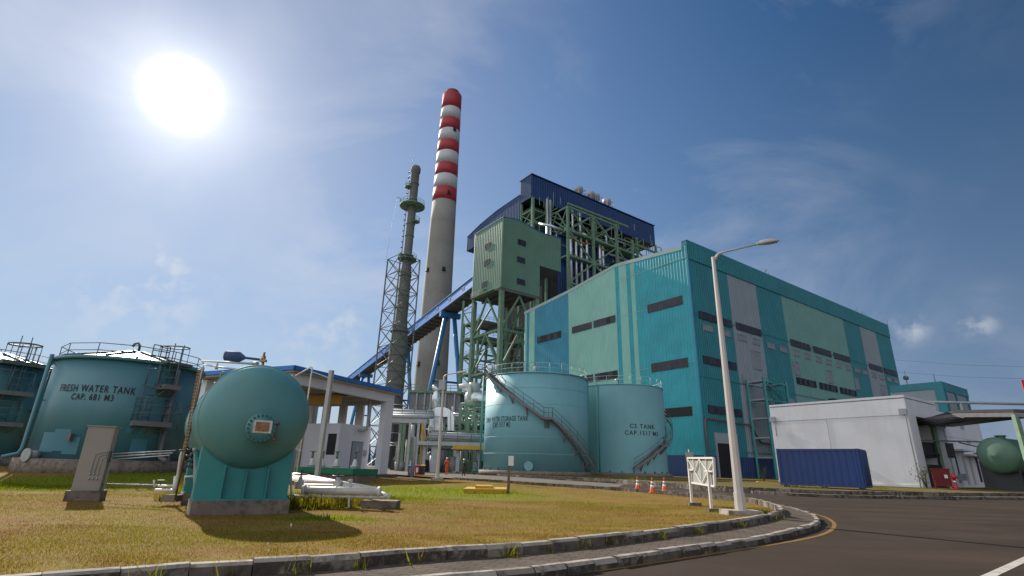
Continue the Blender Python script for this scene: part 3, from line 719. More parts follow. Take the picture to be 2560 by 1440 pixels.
# ------------------------------------------------------------------ turbine hall
dL = V((-math.cos(AZ), math.sin(AZ), 0)); dR = V((math.sin(AZ), math.cos(AZ), 0))
CN = Rp(1715, 601, 88); CN.z = 0
def H(u, v, z): return CN + dL * u + dR * v + Z * z           # u along the left face, v along the right face
def PU(x, y, U): p = plane(x, y, CN + dL * U, dL); return (p - CN).dot(dR), p.z
def PV(x, y, Vv): p = plane(x, y, CN + dR * Vv, dR); return (p - CN).dot(dL), p.z
hall = thing('turbine_hall', 'huge turquoise corrugated turbine hall with mint and grey stripes and long strip windows', 'building', H(0, 0, 0.3))
G0 = 0.3
def clad(mb, o, d, nrm, a0, a1, zb, zt, pitch, dep, col):
    """corrugated sheet from a0 to a1 along d; zt and col are functions of the distance"""
    n = max(1, round((a1 - a0) / pitch)); p = (a1 - a0) / n
    st = []
    for k in range(n):
        b = a0 + k * p
        st += [(b, 0), (b + p * 0.38, 0), (b + p * 0.46, dep), (b + p * 0.64, dep)]
    st.append((a1, 0))
    for (s0, e0), (s1, e1) in zip(st, st[1:]):
        if s1 - s0 < 1e-6: continue
        mb.m = col((s0 + s1) / 2); i = len(mb.v)
        mb.v += [o + d * s0 + nrm * e0 + Z * zb(s0), o + d * s1 + nrm * e1 + Z * zb(s1), o + d * s1 + nrm * e1 + Z * zt(s1), o + d * s0 + nrm * e0 + Z * zt(s0)]
        mb.face((i, i + 1, i + 2, i + 3))
    mb.m = 0
def lerpf(T):
    def f(x):
        for (a, b), (c, d_) in zip(T, T[1:]):
            if x <= c: return b + (d_ - b) * (x - a) / (c - a)
        return T[-1][1]
    return f
roofz = lerpf([(0, 38.2), (1, 38.3), (16.5, 39.65), (30.5, 37.75), (42, 36.45), (46, 36.3)])
stripes = [(0, 0), (11.89, 1), (12.86, 0), (13.9, 1), (15.8, 0), (16.8, 1), (30.5, 2), (42.2, 1), (44.2, 2), (45.2, 1)]
def lcol(u):
    m = 0
    for a, c in stripes:
        if u >= a: m = c
    return m
OL, OR = H(0, 0, 0), H(0, 0, 0)
mb = MB()
edges = [a for a, _ in stripes] + [46]
for a, b in zip(edges, edges[1:]): clad(mb, OL, dL, -dR, a, b, lambda u: 3.5, roofz, 0.62, 0.085, lcol)
mb.build('front_wall', ['teal', 'mint', 'teal_blue'], hall)
mb = MB(); clad(mb, OL, dL, -dR, 0, 46, lambda u: G0 - 0.3, lambda u: 3.5, 0.6, 0.05, lambda u: 0); mb.build('front_base_wall', 'navy', hall)
rc = [(0, 0), (11.7, 1), (21.35, 0), (30.87, 2), (58.8, 0), (67.9, 1), (77.2, 0)]
def rcol(v):
    m = 0
    for a, c in rc:
        if v >= a: m = c
    return m
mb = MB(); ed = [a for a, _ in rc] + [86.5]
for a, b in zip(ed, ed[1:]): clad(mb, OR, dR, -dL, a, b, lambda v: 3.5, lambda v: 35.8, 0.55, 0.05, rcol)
mb.build('side_wall', ['teal_shade', 'panel_grey', 'mint_shade'], hall)
mb = MB(); clad(mb, OR, dR, -dL, 0, 86.5, lambda v: 0, lambda v: 3.5, 0.6, 0.05, lambda v: 0); mb.build('side_base_wall', 'navy', hall)
mb = MB(); clad(mb, OR - dL * 0.16, dR, -dL, -0.05, 86.5, lambda v: 35.8, lambda v: 39.2, 0.55, 0.05, lambda v: 0)
mb.obox(H(-0.15, -0.07, 35.75), dR * 86.6, dL * 1.1, Z * 0.05); mb.obox(H(-0.15, -0.07, 39.2), dR * 86.6, dL * 1.1, Z * 0.12)
mb.obox(H(0.02, -0.07, 35.85), dL * 0.95, dR * 0.06, Z * 3.3); mb.obox(H(0.9, 0.0, 35.85), dR * 86.4, dL * 0.05, Z * 3.3)
mb.build('parapet', 'teal_shade', hall)
mb = MB(); prof = [(1, 38.3), (16.5, 39.65), (30.5, 37.75), (46.15, 36.3), (46.15, 35.6), (30.5, 37.1), (16.5, 39.0), (1, 37.6)]
mb.prism([H(u, -0.10, z + 0.15) for u, z in prof], dR * 86.6); mb.build('roof', 'rail_pale', hall)
mb = MB(); mb.poly([H(46, 0, 0), H(46, 86.5, 0), H(46, 86.5, 36.2), H(46, 0, 36.2)]); mb.poly([H(0, 86.5, 0), H(46, 86.5, 0), H(46, 86.5, 36.2), H(16.5, 86.5, 39), H(0, 86.5, 38)]); mb.build('rear_wall', 'teal_blue', hall)
mb = MB(); mb.obox(H(-0.09, -0.09, 0.1), dL * 0.09, dR * 0.32, Z * 39); mb.obox(H(0.01, -0.095, 0.1), dL * 0.25, dR * 0.09, Z * 38.3); mb.build('corner_flashing', 'teal_blue', hall)
mb = MB()
for z in (36.1,): mb.obox(H(0.3, -0.10, z), dL * 16, dR * 0.02, Z * 0.09)
for z in (28.72, 18.0): mb.obox(H(0.3, -0.10, z), dL * 45, dR * 0.02, Z * 0.06)
mb.build('front_flashing', 'rail_pale', hall)
mb = MB()
for z in (26.0, 15.55, 4.2): mb.obox(H(-0.10, 0.3, z), dR * 86, dL * 0.02, Z * 0.13)
mb.build('side_flashing', 'teal_shade', hall)
rw = random.Random(21)
def window(parent, o, d, nrm, a0, a1, z0, z1, panes, pick=None, name='window'):
    mb = MB(); f = 0.09; q = o + nrm * 0.12
    mb.m = 0
    for z in (z0, z1 - f): mb.obox(q + d * a0 + Z * z, d * (a1 - a0), nrm * 0.06, Z * f)
    for k in range(panes + 1):
        a = a0 + (a1 - a0 - f) * k / panes; mb.obox(q + d * a + Z * (z0 + f), d * f, nrm * 0.06, Z * (z1 - z0 - 2 * f))
    w_ = (a1 - a0) / panes
    for k in range(panes):
        m = (pick[k] if pick else (1 if rw.random() < 0.8 else 2)); mb.m = m
        t = nrm * (0.015 + (0.02 if m == 2 else 0) + rw.uniform(0, 0.02)); b = q + d * (a0 + w_ * k + f * 0.6); c = b + d * (w_ - f * 0.4)
        mb.poly([b + Z * (z0 + f) + t, c + Z * (z0 + f) + t, c + Z * (z1 - f) + t * 1.6, b + Z * (z1 - f) + t * 1.6])
    # the pocket behind the glass
    mb.m = 3; mb.obox(o + nrm * 0.085 + d * a0 + Z * z0, d * (a1 - a0), nrm * 0.03, Z * (z1 - z0))
    return mb.build(name, ['dark_steel', 'glass_pale', 'glass', 'dark'], parent)
nL, nR = -dR, -dL
for a0, a1, z0, z1, n, pk in ((1.68, 9.15, 27.98, 29.5, 7, None), (17.05, 22.9, 27.95, 29.35, 5, [2, 3, 2, 1, 1]), (23.5, 29.25, 27.95, 29.3, 5, [1] * 5), (32.9, 41.0, 27.8, 29.27, 7, [3, 1, 3, 1, 3, 3, 1]),
                              (1.65, 9.1, 17.25, 18.75, 7, None), (17.05, 22.9, 17.2, 18.63, 5, [3, 2, 3, 3, 1]), (23.5, 29.3, 17.2, 18.63, 5, [1, 3, 3, 1, 3]), (32.9, 41.0, 17.2, 18.63, 7, None)):
    window(hall, OL, dL, nL, a0, a1, z0, z1, n, pk)
mb = MB(); mb.obox(OL + nL * 0.08 + dL * 1.65 + Z * 9.45, dL * 6.0, nL * 0.05, Z * 1.45); mb.build('louvre_opening', 'dark', hall)
for a0, a1 in ((1.66, 11.1), (12.5, 20.9), (31.8, 39.8), (41.3, 49.2), (50.6, 58.4), (68.8, 76.5), (77.7, 85.6)):
    window(hall, OR, dR, nR, a0, a1, 25.4, 26.72, 8)
for a0, a1 in ((1.65, 11.1), (31.9, 39.8), (41.3, 49.2), (50.6, 58.4)):
    window(hall, OR, dR, nR, a0, a1, 17.8, 19.1, 8, None if a0 < 5 else [3, 2, 3, 1, 3, 1, 2, 3])
window(hall, OR, dR, nR, 1.7, 11.1, 9.9, 11.15, 8)
def louvre(parent, o, d, nrm, a0, a1, z0, z1, mt='vent_grey', name='vent_panel'):
    mb = MB(); q = o + nrm * 0.06
    mb.obox(q + d * a0 + Z * z0, d * (a1 - a0), nrm * 0.05, Z * (z1 - z0))
    k = z0 + 0.06
    while k < z1 - 0.08: mb.obox(q + nrm * 0.05 + d * (a0 + 0.08) + Z * k, d * (a1 - a0 - 0.16), nrm * 0.05, Z * 0.07); k += 0.2
    mb.obox(q + d * (a0 - 0.06) + Z * (z1 + 0.0), d * (a1 - a0 + 0.12), nrm * 0.16, Z * 0.07)
    return mb.build(name, mt, parent)
for a0, a1 in ((2.4, 5.27), (7.5, 10.36), (12.84, 15.68), (17.39, 20.12), (22.62, 25.38), (27.14, 29.89), (32.2, 34.79), (36.68, 39.21), (41.5, 44.21), (46.0, 48.46), (50.9, 53.5), (55.3, 58.0), (60.3, 62.9), (64.5, 67.0), (69.3, 72.0), (73.8, 76.4), (78.4, 81.0), (82.8, 85.4)):
    louvre(hall, OR, dR, nR, a0, a1, 23.5, 24.55)
for a0, a1 in ((16.7, 19.6), (31.5, 34.0), (45.4, 47.9), (59.1, 61.0), (73.5, 76.2)): louvre(hall, OR, dR, nR, a0, a1, 19.5 if a0 > 20 else 18.8, 22.1, name='louvre_panel')
louvre(hall, OR, dR, nR, 27.6, 29.9, 13.2, 14.5)
mb = MB(); mb.obox(H(-1.2, 44, 15.9), dR * 14, dL * 1.1, Z * 0.12); mb.build('canopy', 'dark_steel', hall)
# roller door
dr = MB(); dr.m = 0; dr.obox(H(-0.2, 2.7, 0.3), dR * 0.35, dL * 0.3, Z * 6.7); dr.obox(H(-0.2, 8.5, 0.3), dR * 0.35, dL * 0.3, Z * 6.7); dr.obox(H(-0.2, 3.05, 5.4), dR * 5.45, dL * 0.2, Z * 1.6)
dr.m = 1; dr.obox(H(-0.12, 3.05, 0.3), dR * 5.45, dL * 0.05, Z * 5.1)
dr.build('roller_door', ['vent_grey', 'dark'], hall)
mb = MB(); P = [H(-0.5, -0.1, 0.4), H(-0.5, -0.1, 8.6), H(-0.5, 0.2, 9.0), H(-0.5, 12.2, 8.7), H(-0.5, 13.6, 7.8), H(-0.5, 15.2, 6.0), H(-0.5, 20, 5.8)]
mb.tube(P, 0.14, 8); mb.build('pipe_run', 'rust_pipe', hall)
for v in (26.5, 68.5, 72):
    mb = MB(); p = H(0.3, v, 39.3); mb.cone(p, p + Z * 0.9, 0.1, n=8); mb.cone(p + Z * 0.7, p + Z * 1.2 + dR * 0.5, 0.16, n=8); mb.tube([p + dR * 1.2, p + dR * 1.2 + Z * 0.7, p + dR * 1.5 + Z * 0.75], 0.05, 6)
    mb.build('roof_vent', 'pipe_grey', hall)
mb = MB()
for v, h_ in ((12.4, 1.8), (86, 3)): mb.cone(H(-0.3, v, 15.5 if v < 50 else 39.2), H(-0.3, v, (15.5 if v < 50 else 39.2) + h_), 0.04, n=5)
mb.build('antenna', 'rail', hall)
# external stair tower
st = thing('stair_tower', 'teal steel outside stair tower with zigzag flights against the hall wall', 'stairs', H(-2.5, 17, 0.3))
v0, v1, u0, u1 = 13.0, 20.3, -3.6, -0.6
mb = MB()
for v in (v0, v1):
    for u in (u0, u1): mb.beam(H(u, v, 0.3), H(u, v, 16.4), 0.3)
for v in (v1,):
    pass
mb.build('column', 'steel_teal', st)
mb = MB(); fl = MB(); rl_ = MB()
lev = [0.3, 3.4, 6.5, 9.6, 12.7, 15.8]
for k, z in enumerate(lev[1:]):
    fl.obox(H(u0, v0, z), dL * (u1 - u0), dR * 2.0, Z * 0.25); fl.obox(H(u0, v1 - 1.6, z), dL * (u1 - u0), dR * 1.6, Z * 0.25)
    mb.beam(H(u0, v0, z), H(u0, v1, z), 0.2, 0.28); mb.beam(H(u0, v0, z), H(u0, v1, lev[k]), 0.12)
    rails(rl_, [H(u0, v0, z), H(u0, v1, z)], 1.1, 0.035, 1.2)
    a, b = (v0 + 2, v1 - 1.6) if k % 2 else (v1 - 1.6, v0 + 2)
    for s_ in (u0 + 0.3, u0 + 1.3): mb.beam(H(s_, a, lev[k] + 0.2), H(s_, b, z + 0.2), 0.06, 0.28)
    for q in range(12):
        t = (q + 0.5) / 12; fl.box(H(u0 + 0.8, a + (b - a) * t, lev[k] + 0.2 + (z - lev[k]) * t), (1.0, 0.28, 0.04), ax=dL, ay=dR)
    rails(rl_, [H(u0 + 0.25, a, lev[k] + 0.2), H(u0 + 0.25, b, z + 0.2)], 1.0, 0.03, 1.0)
mb.build('bracing', 'steel_teal', st); fl.build('flight', 'vent_grey', st); rl_.build('railing', 'steel_teal', st)
# ------------------------------------------------------------------ coal transfer tower
V0 = -3.2
U0, ZB = PV(1253, 717, V0)
_, ZT = PV(1259, 543, V0)
tw = thing('transfer_tower', 'green corrugated coal transfer house standing high on braced green columns', 'tower', H(U0 + 7, V0 + 7, 0.1))
UE, VE = PV(1179, 750, V0)[0], PU(1349, 740, U0)[0]
VX, zx0 = PU(1402, 680, U0); zx1 = PU(1402, 598, U0)[1]; zr0, zr1 = PU(1295, 550, U0)[1], PU(1345, 580, U0)[1]; vr0 = PU(1295, 550, U0)[0]
OT = CN
mb = MB()
clad(mb, OT + dR * V0, dL, -dR, U0, UE, lambda u: ZB, lambda u: ZT, 0.8, 0.09, lambda u: 0); mb.build('left_wall', 'tower_green', tw)
mb = MB()
clad(mb, OT + dL * U0, dR, -dL, V0, VE, lambda v: ZB, lerpf([(V0, ZT), (vr0, zr0), (VE, zr1)]), 0.5, 0.03, lambda v: 0)
clad(mb, OT + dL * U0, dR, -dL, VE, VX, lambda v: zx0, lerpf([(VE, zr1), (VX, zx1)]), 0.5, 0.03, lambda v: 0); mb.build('front_wall', 'tower_green', tw)
mb = MB(); mb.poly([H(U0, V0, ZB), H(U0, VE, ZB), H(UE, VE, ZB), H(UE, V0, ZB)]); mb.poly([H(U0, VE, zx0), H(U0, VX, zx0), H(U0 + 13, VX, zx0), H(U0 + 13, VE, zx0)])
for k in range(5):
    v = V0 + 0.6 + k * (VE - V0 - 1.2) / 4; mb.beam(H(U0 + 0.2, v, ZB - 0.3), H(UE, v, ZB - 0.3), 0.35, 0.6)
mb.obox(H(U0 + 0.02, V0 + 0.02, ZB - 0.75), dL * 0.4, dR * (VE - V0 - .1), Z * 0.7); mb.obox(H(U0 + 0.5, V0 + 0.02, ZB - 0.75), dL * (UE - U0 - .6), dR * 0.4, Z * 0.7)
mb.build('underside', 'soffit', tw)
mb = MB(); mb.poly([H(UE, V0, ZB), H(UE, VE, ZB), H(UE, VE, ZT), H(UE, V0, ZT)]); mb.poly([H(U0, VE, ZB), H(UE, VE, ZB), H(UE, VE, ZT - 1), H(U0, VE, ZT - 1)])
mb.poly([H(U0 + 13, VE, zx0), H(U0 + 13, VX, zx0), H(U0 + 13, VX, zx1), H(U0 + 13, VE, zx1)]); mb.build('rear_wall', 'tower_green', tw)
mb = MB(); mb.prism([H(U0 - 0.1, V0 - 0.15, ZT + .01), H(U0 - 0.1, vr0, zr0 + .05), H(U0 - 0.1, VE, zr1 + .05), H(U0 - 0.1, VX + .1, zx1 + .05), H(U0 - 0.1, VX + .1, zx1 + .25), H(U0 - 0.1, VE, zr1 + .25), H(U0 - 0.1, vr0, zr0 + .25), H(U0 - 0.1, V0 - 0.15, ZT + 0.2)], dL * (UE - U0 + .2))
mb.build('roof', 'blue_steel', tw)
mb = MB(); mb.beam(H(U0 - 0.06, V0 - 0.06, ZB), H(U0 - 0.06, V0 - 0.06, ZT), 0.25); mb.build('corner_flashing', 'tower_green', tw)
for px, py in ((1304, 607), (1302, 650), (1302, 705)):
    v, z = PU(px, py, U0); window(tw, OT + dL * U0, dR, -dL, v - 1.3, v + 1.3, z - 0.75, z + 0.75, 3)
for px, py in ((1219, 615), (1217, 656), (1212, 711)):
    u, z = PV(px, py, V0); window(tw, OT + dR * V0, dL, -dR, u - 1.3, u + 1.3, z - 0.75, z + 0.75, 3)
mb = MB(); ub, zb = PV(1212, 718, V0); mb.obox(H(ub - 6.0, V0 - 1.5, ZB - 0.6), dL * 10.5, dR * 1.45, Z * 0.25)
rails(mb, [H(ub - 1, V0 - 1.4, ZB - 0.35), H(ub + 4.4, V0 - 1.4, ZB - 0.35)], 1.2, 0.06, 1.3, mids=2)
mb.box(H(ub, V0 - 0.6, ZB + 0.6), (1.6, 0.8, 1.1), ax=dL, ay=dR); mb.build('balcony', 'steel_green', tw)
cw = 1.05
legs = [(U0 + 0.6, V0 + 0.6), (UE - 0.6, V0 + 0.6), (U0 + 0.6, VE - 0.6), (UE - 0.6, VE - 0.6)]
for u, v in legs:
    mb = MB(); mb.beam(H(u, v, 0.1), H(u, v, ZB - 0.75), cw, cw, up=dL); mb.build('column', 'steel_green', tw)
LV = [0.3, ZB * .28, ZB * .525, ZB * .755, ZB - 1.0]
br = MB()
for (ua, va), (uc, vc) in ((legs[0], legs[1]), (legs[0], legs[2]), (legs[1], legs[3]), (legs[2], legs[3])):
    for k in range(4):
        a0, a1 = H(ua, va, LV[k]), H(uc, vc, LV[k]); b0, b1 = H(ua, va, LV[k + 1]), H(uc, vc, LV[k + 1])
        if k < 3: br.beam(b0, b1, 0.5, 0.6)
        if k == 3: mid = (b0 + b1) / 2; br.beam(a0, mid, 0.4); br.beam(a1, mid, 0.4)
        else:
            mid = (b0 + b1) / 2; br.beam(a0, mid, 0.4); br.beam(a1, mid, 0.4)
br.build('bracing', 'steel_green', tw)
# thin stair mast beside the tower
sm_ = thing('ladder_mast', 'thin green post tied to the tower columns by small struts', 'mast', H(UE + 4.2, V0, 0.1))
mb = MB(); mb.beam(H(UE + 4.2, V0, 0.1), H(UE + 4.2, V0, ZB + 0.6), 0.55); mb.build('post', 'steel_green', sm_)
mb = MB()
for z in (7, 15, 20, 28, 34, 41): mb.beam(H(UE + 4.2, V0, z), H(UE, V0 + 0.6, z + 1.2), 0.18); mb.beam(H(UE + 4.2, V0, z - 0.4), H(UE, V0 + 0.6, z - 0.8), 0.18)
for z in (3, 11, 37): mb.beam(H(UE + 4.2, V0, z + 4), H(UE, V0 + 0.6, z - 1), 0.28)
mb.build('strut', 'steel_green', sm_)
# ------------------------------------------------------------------ boiler house
bo = thing('boiler_house', 'tall boiler house with dark blue penthouse, open green steel frame and silver pipes', 'building', H(75, 45, 0.1))
BU, BV = 70.0, 20.1
mb = MB(); clad(mb, OT + dL * BU, dR, -dL, BV, 82.4, lambda v: 84.9, lambda v: 93.2, 1.0, 0.05, lambda v: 0)
for v in (31, 50, 67): mb.obox(H(BU - 0.12, v, 84.9), dR * 0.25, dL * 0.1, Z * 8.3)
mb.build('penthouse_front', 'navy', bo)
mb = MB(); clad(mb, OT + dR * BV, dL, -dR, BU, BU + 6.1, lambda u: 84.9, lambda u: 93.5, 0.6, 0.07, lambda u: 0)
mb.poly([H(BU + 6.1, BV, 84.9), H(BU + 6.1, 82.4, 84.9), H(BU + 6.1, 82.4, 93.2), H(BU + 6.1, BV, 93.2)]); mb.poly([H(BU, 82.4, 84.9), H(BU + 30, 82.4, 84.9), H(BU + 30, 82.4, 93.2), H(BU, 82.4, 93.2)])
mb.build('penthouse_side', 'navy_grey', bo)
mb = MB(); mb.obox(H(BU - 0.3, BV - 0.3, 93.5), dL * 6.7, dR * 62.9, Z * 0.3); mb.build('penthouse_roof', 'navy', bo)
mb = MB(); mb.poly([H(BU, BV, 84.9), H(BU + 6, BV, 84.9), H(BU + 6, 82, 84.9), H(BU, 82, 84.9)]); mb.build('penthouse_soffit', 'dark_steel', bo)
wz = lerpf([(BU + 6.1, 88.4), (90, 88.0), (101, 86.6), (110, 84.6)])
mb = MB(); clad(mb, OT + dR * BV, dL, -dR, BU + 6.1, 110, lambda u: 78.7, wz, 0.9, 0.08, lambda u: 0)
mb.poly([H(110, BV, 78.7), H(110, 82, 78.7), H(110, 82, 84.6), H(110, BV, 84.6)])
for a, b in ((76.1, 90), (90, 101), (101, 110)): mb.poly([H(a, BV - .2, wz(a)), H(b, BV - .2, wz(b)), H(b, 82, wz(b)), H(a, 82, wz(a))])
mb.poly([H(76.1, BV, 78.7), H(110, BV, 78.7), H(110, 82, 78.7), H(76.1, 82, 78.7)])
mb.build('side_wing', 'navy_grey', bo)
for px, py in ((1447, 482), (1477, 493), (1489, 498), (1517, 508)):
    p = plane(px, py + 8, CN + Z * 93.8, Z) if False else None
    v, z = PU(px, py, 72.5); mb = MB(); p = H(72.5, v, 93.8)
    mb.lathe([(.9, 1.5), (.95, 2.0), (1.55, 2.3), (1.55, 4.2), (1.3, 4.45)], p, 18); mb.cone(p, p + Z * 1.7, 0.7, n=10)
    for a in range(4):
        e = (dL * math.cos(a * 1.57 + .78) + dR * math.sin(a * 1.57 + .78)) * 2.4; mb.beam(p + e, p + e + Z * 3.2, 0.16)
    for z in (1.4, 3.0):
        c = [p + (dL * math.cos(a * 1.57 + .78) + dR * math.sin(a * 1.57 + .78)) * 2.4 + Z * z for a in range(4)]
        for a in range(4): mb.beam(c[a], c[(a + 1) % 4], 0.13)
    mb.build('silencer', 'pipe_grey', bo)
# blue bunker wall behind the pipes and the dark boiler body
mb = MB(); clad(mb, OT + dL * 64, dR, -dL, 26.2, 58, lambda v: 38, lambda v: 71.5, 1.0, 0.06, lambda v: 0); mb.build('bunker_wall', 'navy', bo)
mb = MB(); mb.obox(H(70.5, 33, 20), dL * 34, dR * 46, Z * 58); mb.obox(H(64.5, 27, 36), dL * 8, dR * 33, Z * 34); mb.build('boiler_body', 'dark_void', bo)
# main frame
FU = 60.0
cols = []
for v, zt in ((27, 79.7), (38, 79.9), (49, 80.1), (57, 76.5), (69, 75.4)):
    mb = MB(); mb.beam(H(FU, v, 0.1), H(FU, v, zt), 0.75, 0.75, up=dL); mb.build('column', 'steel_green', bo)
for u in (69.8, 76):
    for v in (20.6, 26.5):
        mb = MB(); mb.beam(H(u, v, 0.1), H(u, v, 84.9), 0.8, 0.8, up=dL); mb.build('column', 'steel_green', bo)
for v in (38, 49, 60, 71, 82):
    mb = MB(); mb.beam(H(69.6, v, 30), H(69.6, v, 84.9), 0.7, 0.7, up=dL); mb.build('column', 'steel_green', bo)
br = MB()
vs_ = [27, 38, 49, 57, 69]
zs = [44, 54, 63, 71.5, 79.6]
for i in range(3):
    for k in range(len(zs)):
        if i == 2 and k == 4: continue
        br.beam(H(FU, vs_[i], zs[k]), H(FU, vs_[i + 1], zs[k]), 0.5, 0.6)
        if k < 4 and not (i == 2 and k == 3):
            a, b = (i, i + 1) if (i + k) % 2 else (i + 1, i)
            br.beam(H(FU, vs_[a], zs[k]), H(FU, vs_[b], zs[k + 1]), 0.45)
            if k == 3: br.beam(H(FU, vs_[b], zs[k]), H(FU, vs_[a], zs[k + 1]), 0.3)
for z in (58, 66.5, 75.2):
    br.beam(H(FU, 49, z), H(FU, 69, z), 0.45, 0.5)
for a, b, z0, z1 in ((57, 69, 58, 66.5), (69, 57, 66.5, 75.2), (57, 63, 75.2, 66.5)): br.beam(H(FU, a, z0), H(FU, b, z1), 0.35)
br.beam(H(FU, 69, 75), H(FU, 77, 69.5), 0.4); br.beam(H(FU + 2, 69, 70), H(FU + 2, 80, 70), 0.4)
# tie beams back to the boiler and the left face
for v in vs_[:3]:
    for z in (63, 71.5, 79.6): br.beam(H(FU, v, z), H(69.6, v, z), 0.45, 0.5)
br.beam(H(FU, 27, 71.5), H(69.6, 27, 79.6), 0.35); br.beam(H(69.6, 27, 79.6), H(76, 27, 79.6), 0.45)
for u0_, u1_ in ((60, 65), (65, 69.8)):
    br.beam(H(u0_, 27, 71.5), H(u1_, 27, 79.6), 0.3); br.beam(H(u1_, 27, 71.5), H(u0_, 27, 79.6), 0.3)
for i in range(5):
    v = 20.6 + i * 10.6
    for z in (76.5, 80.5): br.beam(H(69.7, v, z), H(69.7, v + 10.6, z), 0.4)
    br.beam(H(69.7, v, 76.5), H(69.7, v + 10.6, 84.5), 0.32)
for z in (58, 63, 70.5, 76, 80.5):
    br.beam(H(69.8, 20.6, z), H(76, 20.6, z), 0.5); br.beam(H(69.8, 20.6, z), H(69.8, 26.5, z), 0.5); br.beam(H(76, 20.6, z), H(76, 30, z), 0.4)
for z0, z1 in ((70.5, 76), (76, 80.5)): br.beam(H(69.8, 20.6, z0), H(76, 20.6, z1), 0.3); br.beam(H(76, 20.6, z0), H(69.8, 20.6, z1), 0.3)
# crane rail above the frame
br.beam(H(FU + 1, 28, 81.4), H(FU + 1, 56.5, 81.8), 0.5, 0.7)
for v in (29.5, 43, 51.5): br.beam(H(FU + 1, v, 79.5), H(FU + 1, v, 81.4), 0.3)
br.build('bracing', 'steel_green', bo)
# decks and handrails between the columns
dk = MB(); rb_ = random.Random(4)
for z in (71.2, 75.5, 80.2):
    dk.obox(H(70, 20.8, z), dL * 5.5, dR * 7, Z * 0.2); rails(dk, [H(69.9, 20.7, z + 0.2), H(69.9, 28, z + 0.2)], 1.1, 0.06, 1.2); rails(dk, [H(69.9, 20.5, z + 0.2), H(76, 20.5, z + 0.2)], 1.1, 0.06, 1.2)
for z in (63.2, 71.6): dk.obox(H(61, 27, z), dL * 2.6, dR * 42, Z * 0.18); rails(dk, [H(60.6, 27.5, z + 0.18), H(60.6, 68, z + 0.18)], 1.1, 0.06, 1.6)
dk.obox(H(61, 49, 66.7), dL * 8, dR * 30, Z * 0.18); rails(dk, [H(60.6, 49, 66.9), H(60.6, 78, 66.9)], 1.1, 0.06, 1.6)
for k in range(110):
    v = rb_.uniform(21, 80); z = rb_.uniform(60, 83); u = rb_.uniform(62, 69.5)
    if rb_.random() < 0.5: dk.beam(H(u, v, z), H(u, v + rb_.uniform(2, 9), z), 0.22)
    else: dk.beam(H(u, v, z), H(u, v, min(84.8, z + rb_.uniform(2, 8))), 0.2)
dk.build('deck', 'steel_green', bo)
for k in range(26):
    v = rb_.uniform(22, 78); z = rb_.uniform(59, 80); u = rb_.uniform(63, 69); mb = MB(); L2 = rb_.uniform(3, 9)
    if rb_.random() < .5: mb.tube([H(u, v, z), H(u, v + L2, z), H(u, v + L2, z - rb_.uniform(1, 4))], rb_.uniform(.14, .32), 8)
    else: mb.tube([H(u, v, z), H(u, v, min(84, z + L2)), H(u + 1, v + .5, min(84.5, z + L2 + .5))], rb_.uniform(.14, .32), 8)
    mb.build('small_pipe', rb_.choice(['silver', 'pipe_grey', 'rust_pipe']), bo)
# silver steam pipes with goosenecks
for px, py, r in ((1426, 574, .55), (1439, 580, .5), (1452, 586, .5), (1466, 588, .55), (1498, 602, .6), (1506, 604, .5)):
    v, z = PU(px, py, 62.2); mb = MB()
    P = [H(62.2, v, 38), H(62.2, v, z - 1.2)] + [H(62.2 + 0.9 * (1 - math.cos(a)), v - 0.6 * (1 - math.cos(a)), z - 1.2 + 1.7 * math.sin(a)) for a in (0.4, 0.8, 1.2, 1.57, 2.0, 2.5)] + [H(64.5, v - 1.3, z - 1.4)]
    mb.tube(P, r, 10); mb.build('steam_pipe', 'silver', bo)
    if r < 0.58:
        mb = MB(); mb.box(H(62.2, v, z - 3.2), (1.6, 1.6, 0.35), ax=dL, ay=dR); mb.build('pipe_clamp', 'beam_yellow', bo)
for v, z0, z1 in ((33, 73, 84), (35, 72, 84), (38.5, 73, 84), (24, 58, 84), (25.3, 58, 84), (51, 73, 80)):
    mb = MB(); mb.tube([H(66.5, v, z0), H(66.5, v, z1)], 0.45, 10); mb.build('riser_pipe', 'silver', bo)
for u, v0_, v1_, z in ((62, 21.5, 29, 71.9), (63, 52, 68, 62.0), (62.6, 54, 70, 63.3), (63, 50, 60, 70)):
    mb = MB(); mb.tube([H(u + 4, v0_ - 1, z + 2), H(u, v0_, z), H(u, v1_, z)], 0.5, 10); mb.build('header_pipe', 'silver', bo)
# ------------------------------------------------------------------ lower process structure behind the tower legs
ps = thing('process_structure', 'crowded green steel structure of decks, rails and braces behind the tower legs', 'steel structure', H(73, 10, 0.1))
cb, dk, hr = MB(), MB(), MB()
us, vs2 = (80, 87, 94), (18.5, 26, 33)
us = (69, 77); vs2 = (1.5, 9.5, 18)
for u in us:
    for v in vs2:
        mb = MB(); mb.beam(H(u, v, 0.1), H(u, v, 40), 0.6, 0.6, up=dL); mb.build('column', 'steel_green', ps)
fz = (5, 10, 15, 20, 25, 30, 35, 39.5)
for z in fz:
    for v in vs2: cb.beam(H(us[0], v, z), H(us[-1], v, z), 0.35, 0.5)
    for u in us: cb.beam(H(u, vs2[0], z), H(u, vs2[-1], z), 0.35, 0.5)
    if z not in (20, 30): dk.obox(H(us[0] + 0.3, vs2[0] + 0.3, z + 0.25), dL * (us[-1] - us[0]), dR * (vs2[-1] - vs2[0]), Z * 0.15)
    for a, b in (((us[0], vs2[0]), (us[-1], vs2[0])), ((us[0], vs2[0]), (us[0], vs2[-1]))): rails(hr, [H(*a, z + 0.4), H(*b, z + 0.4)], 1.1, 0.05, 1.6)
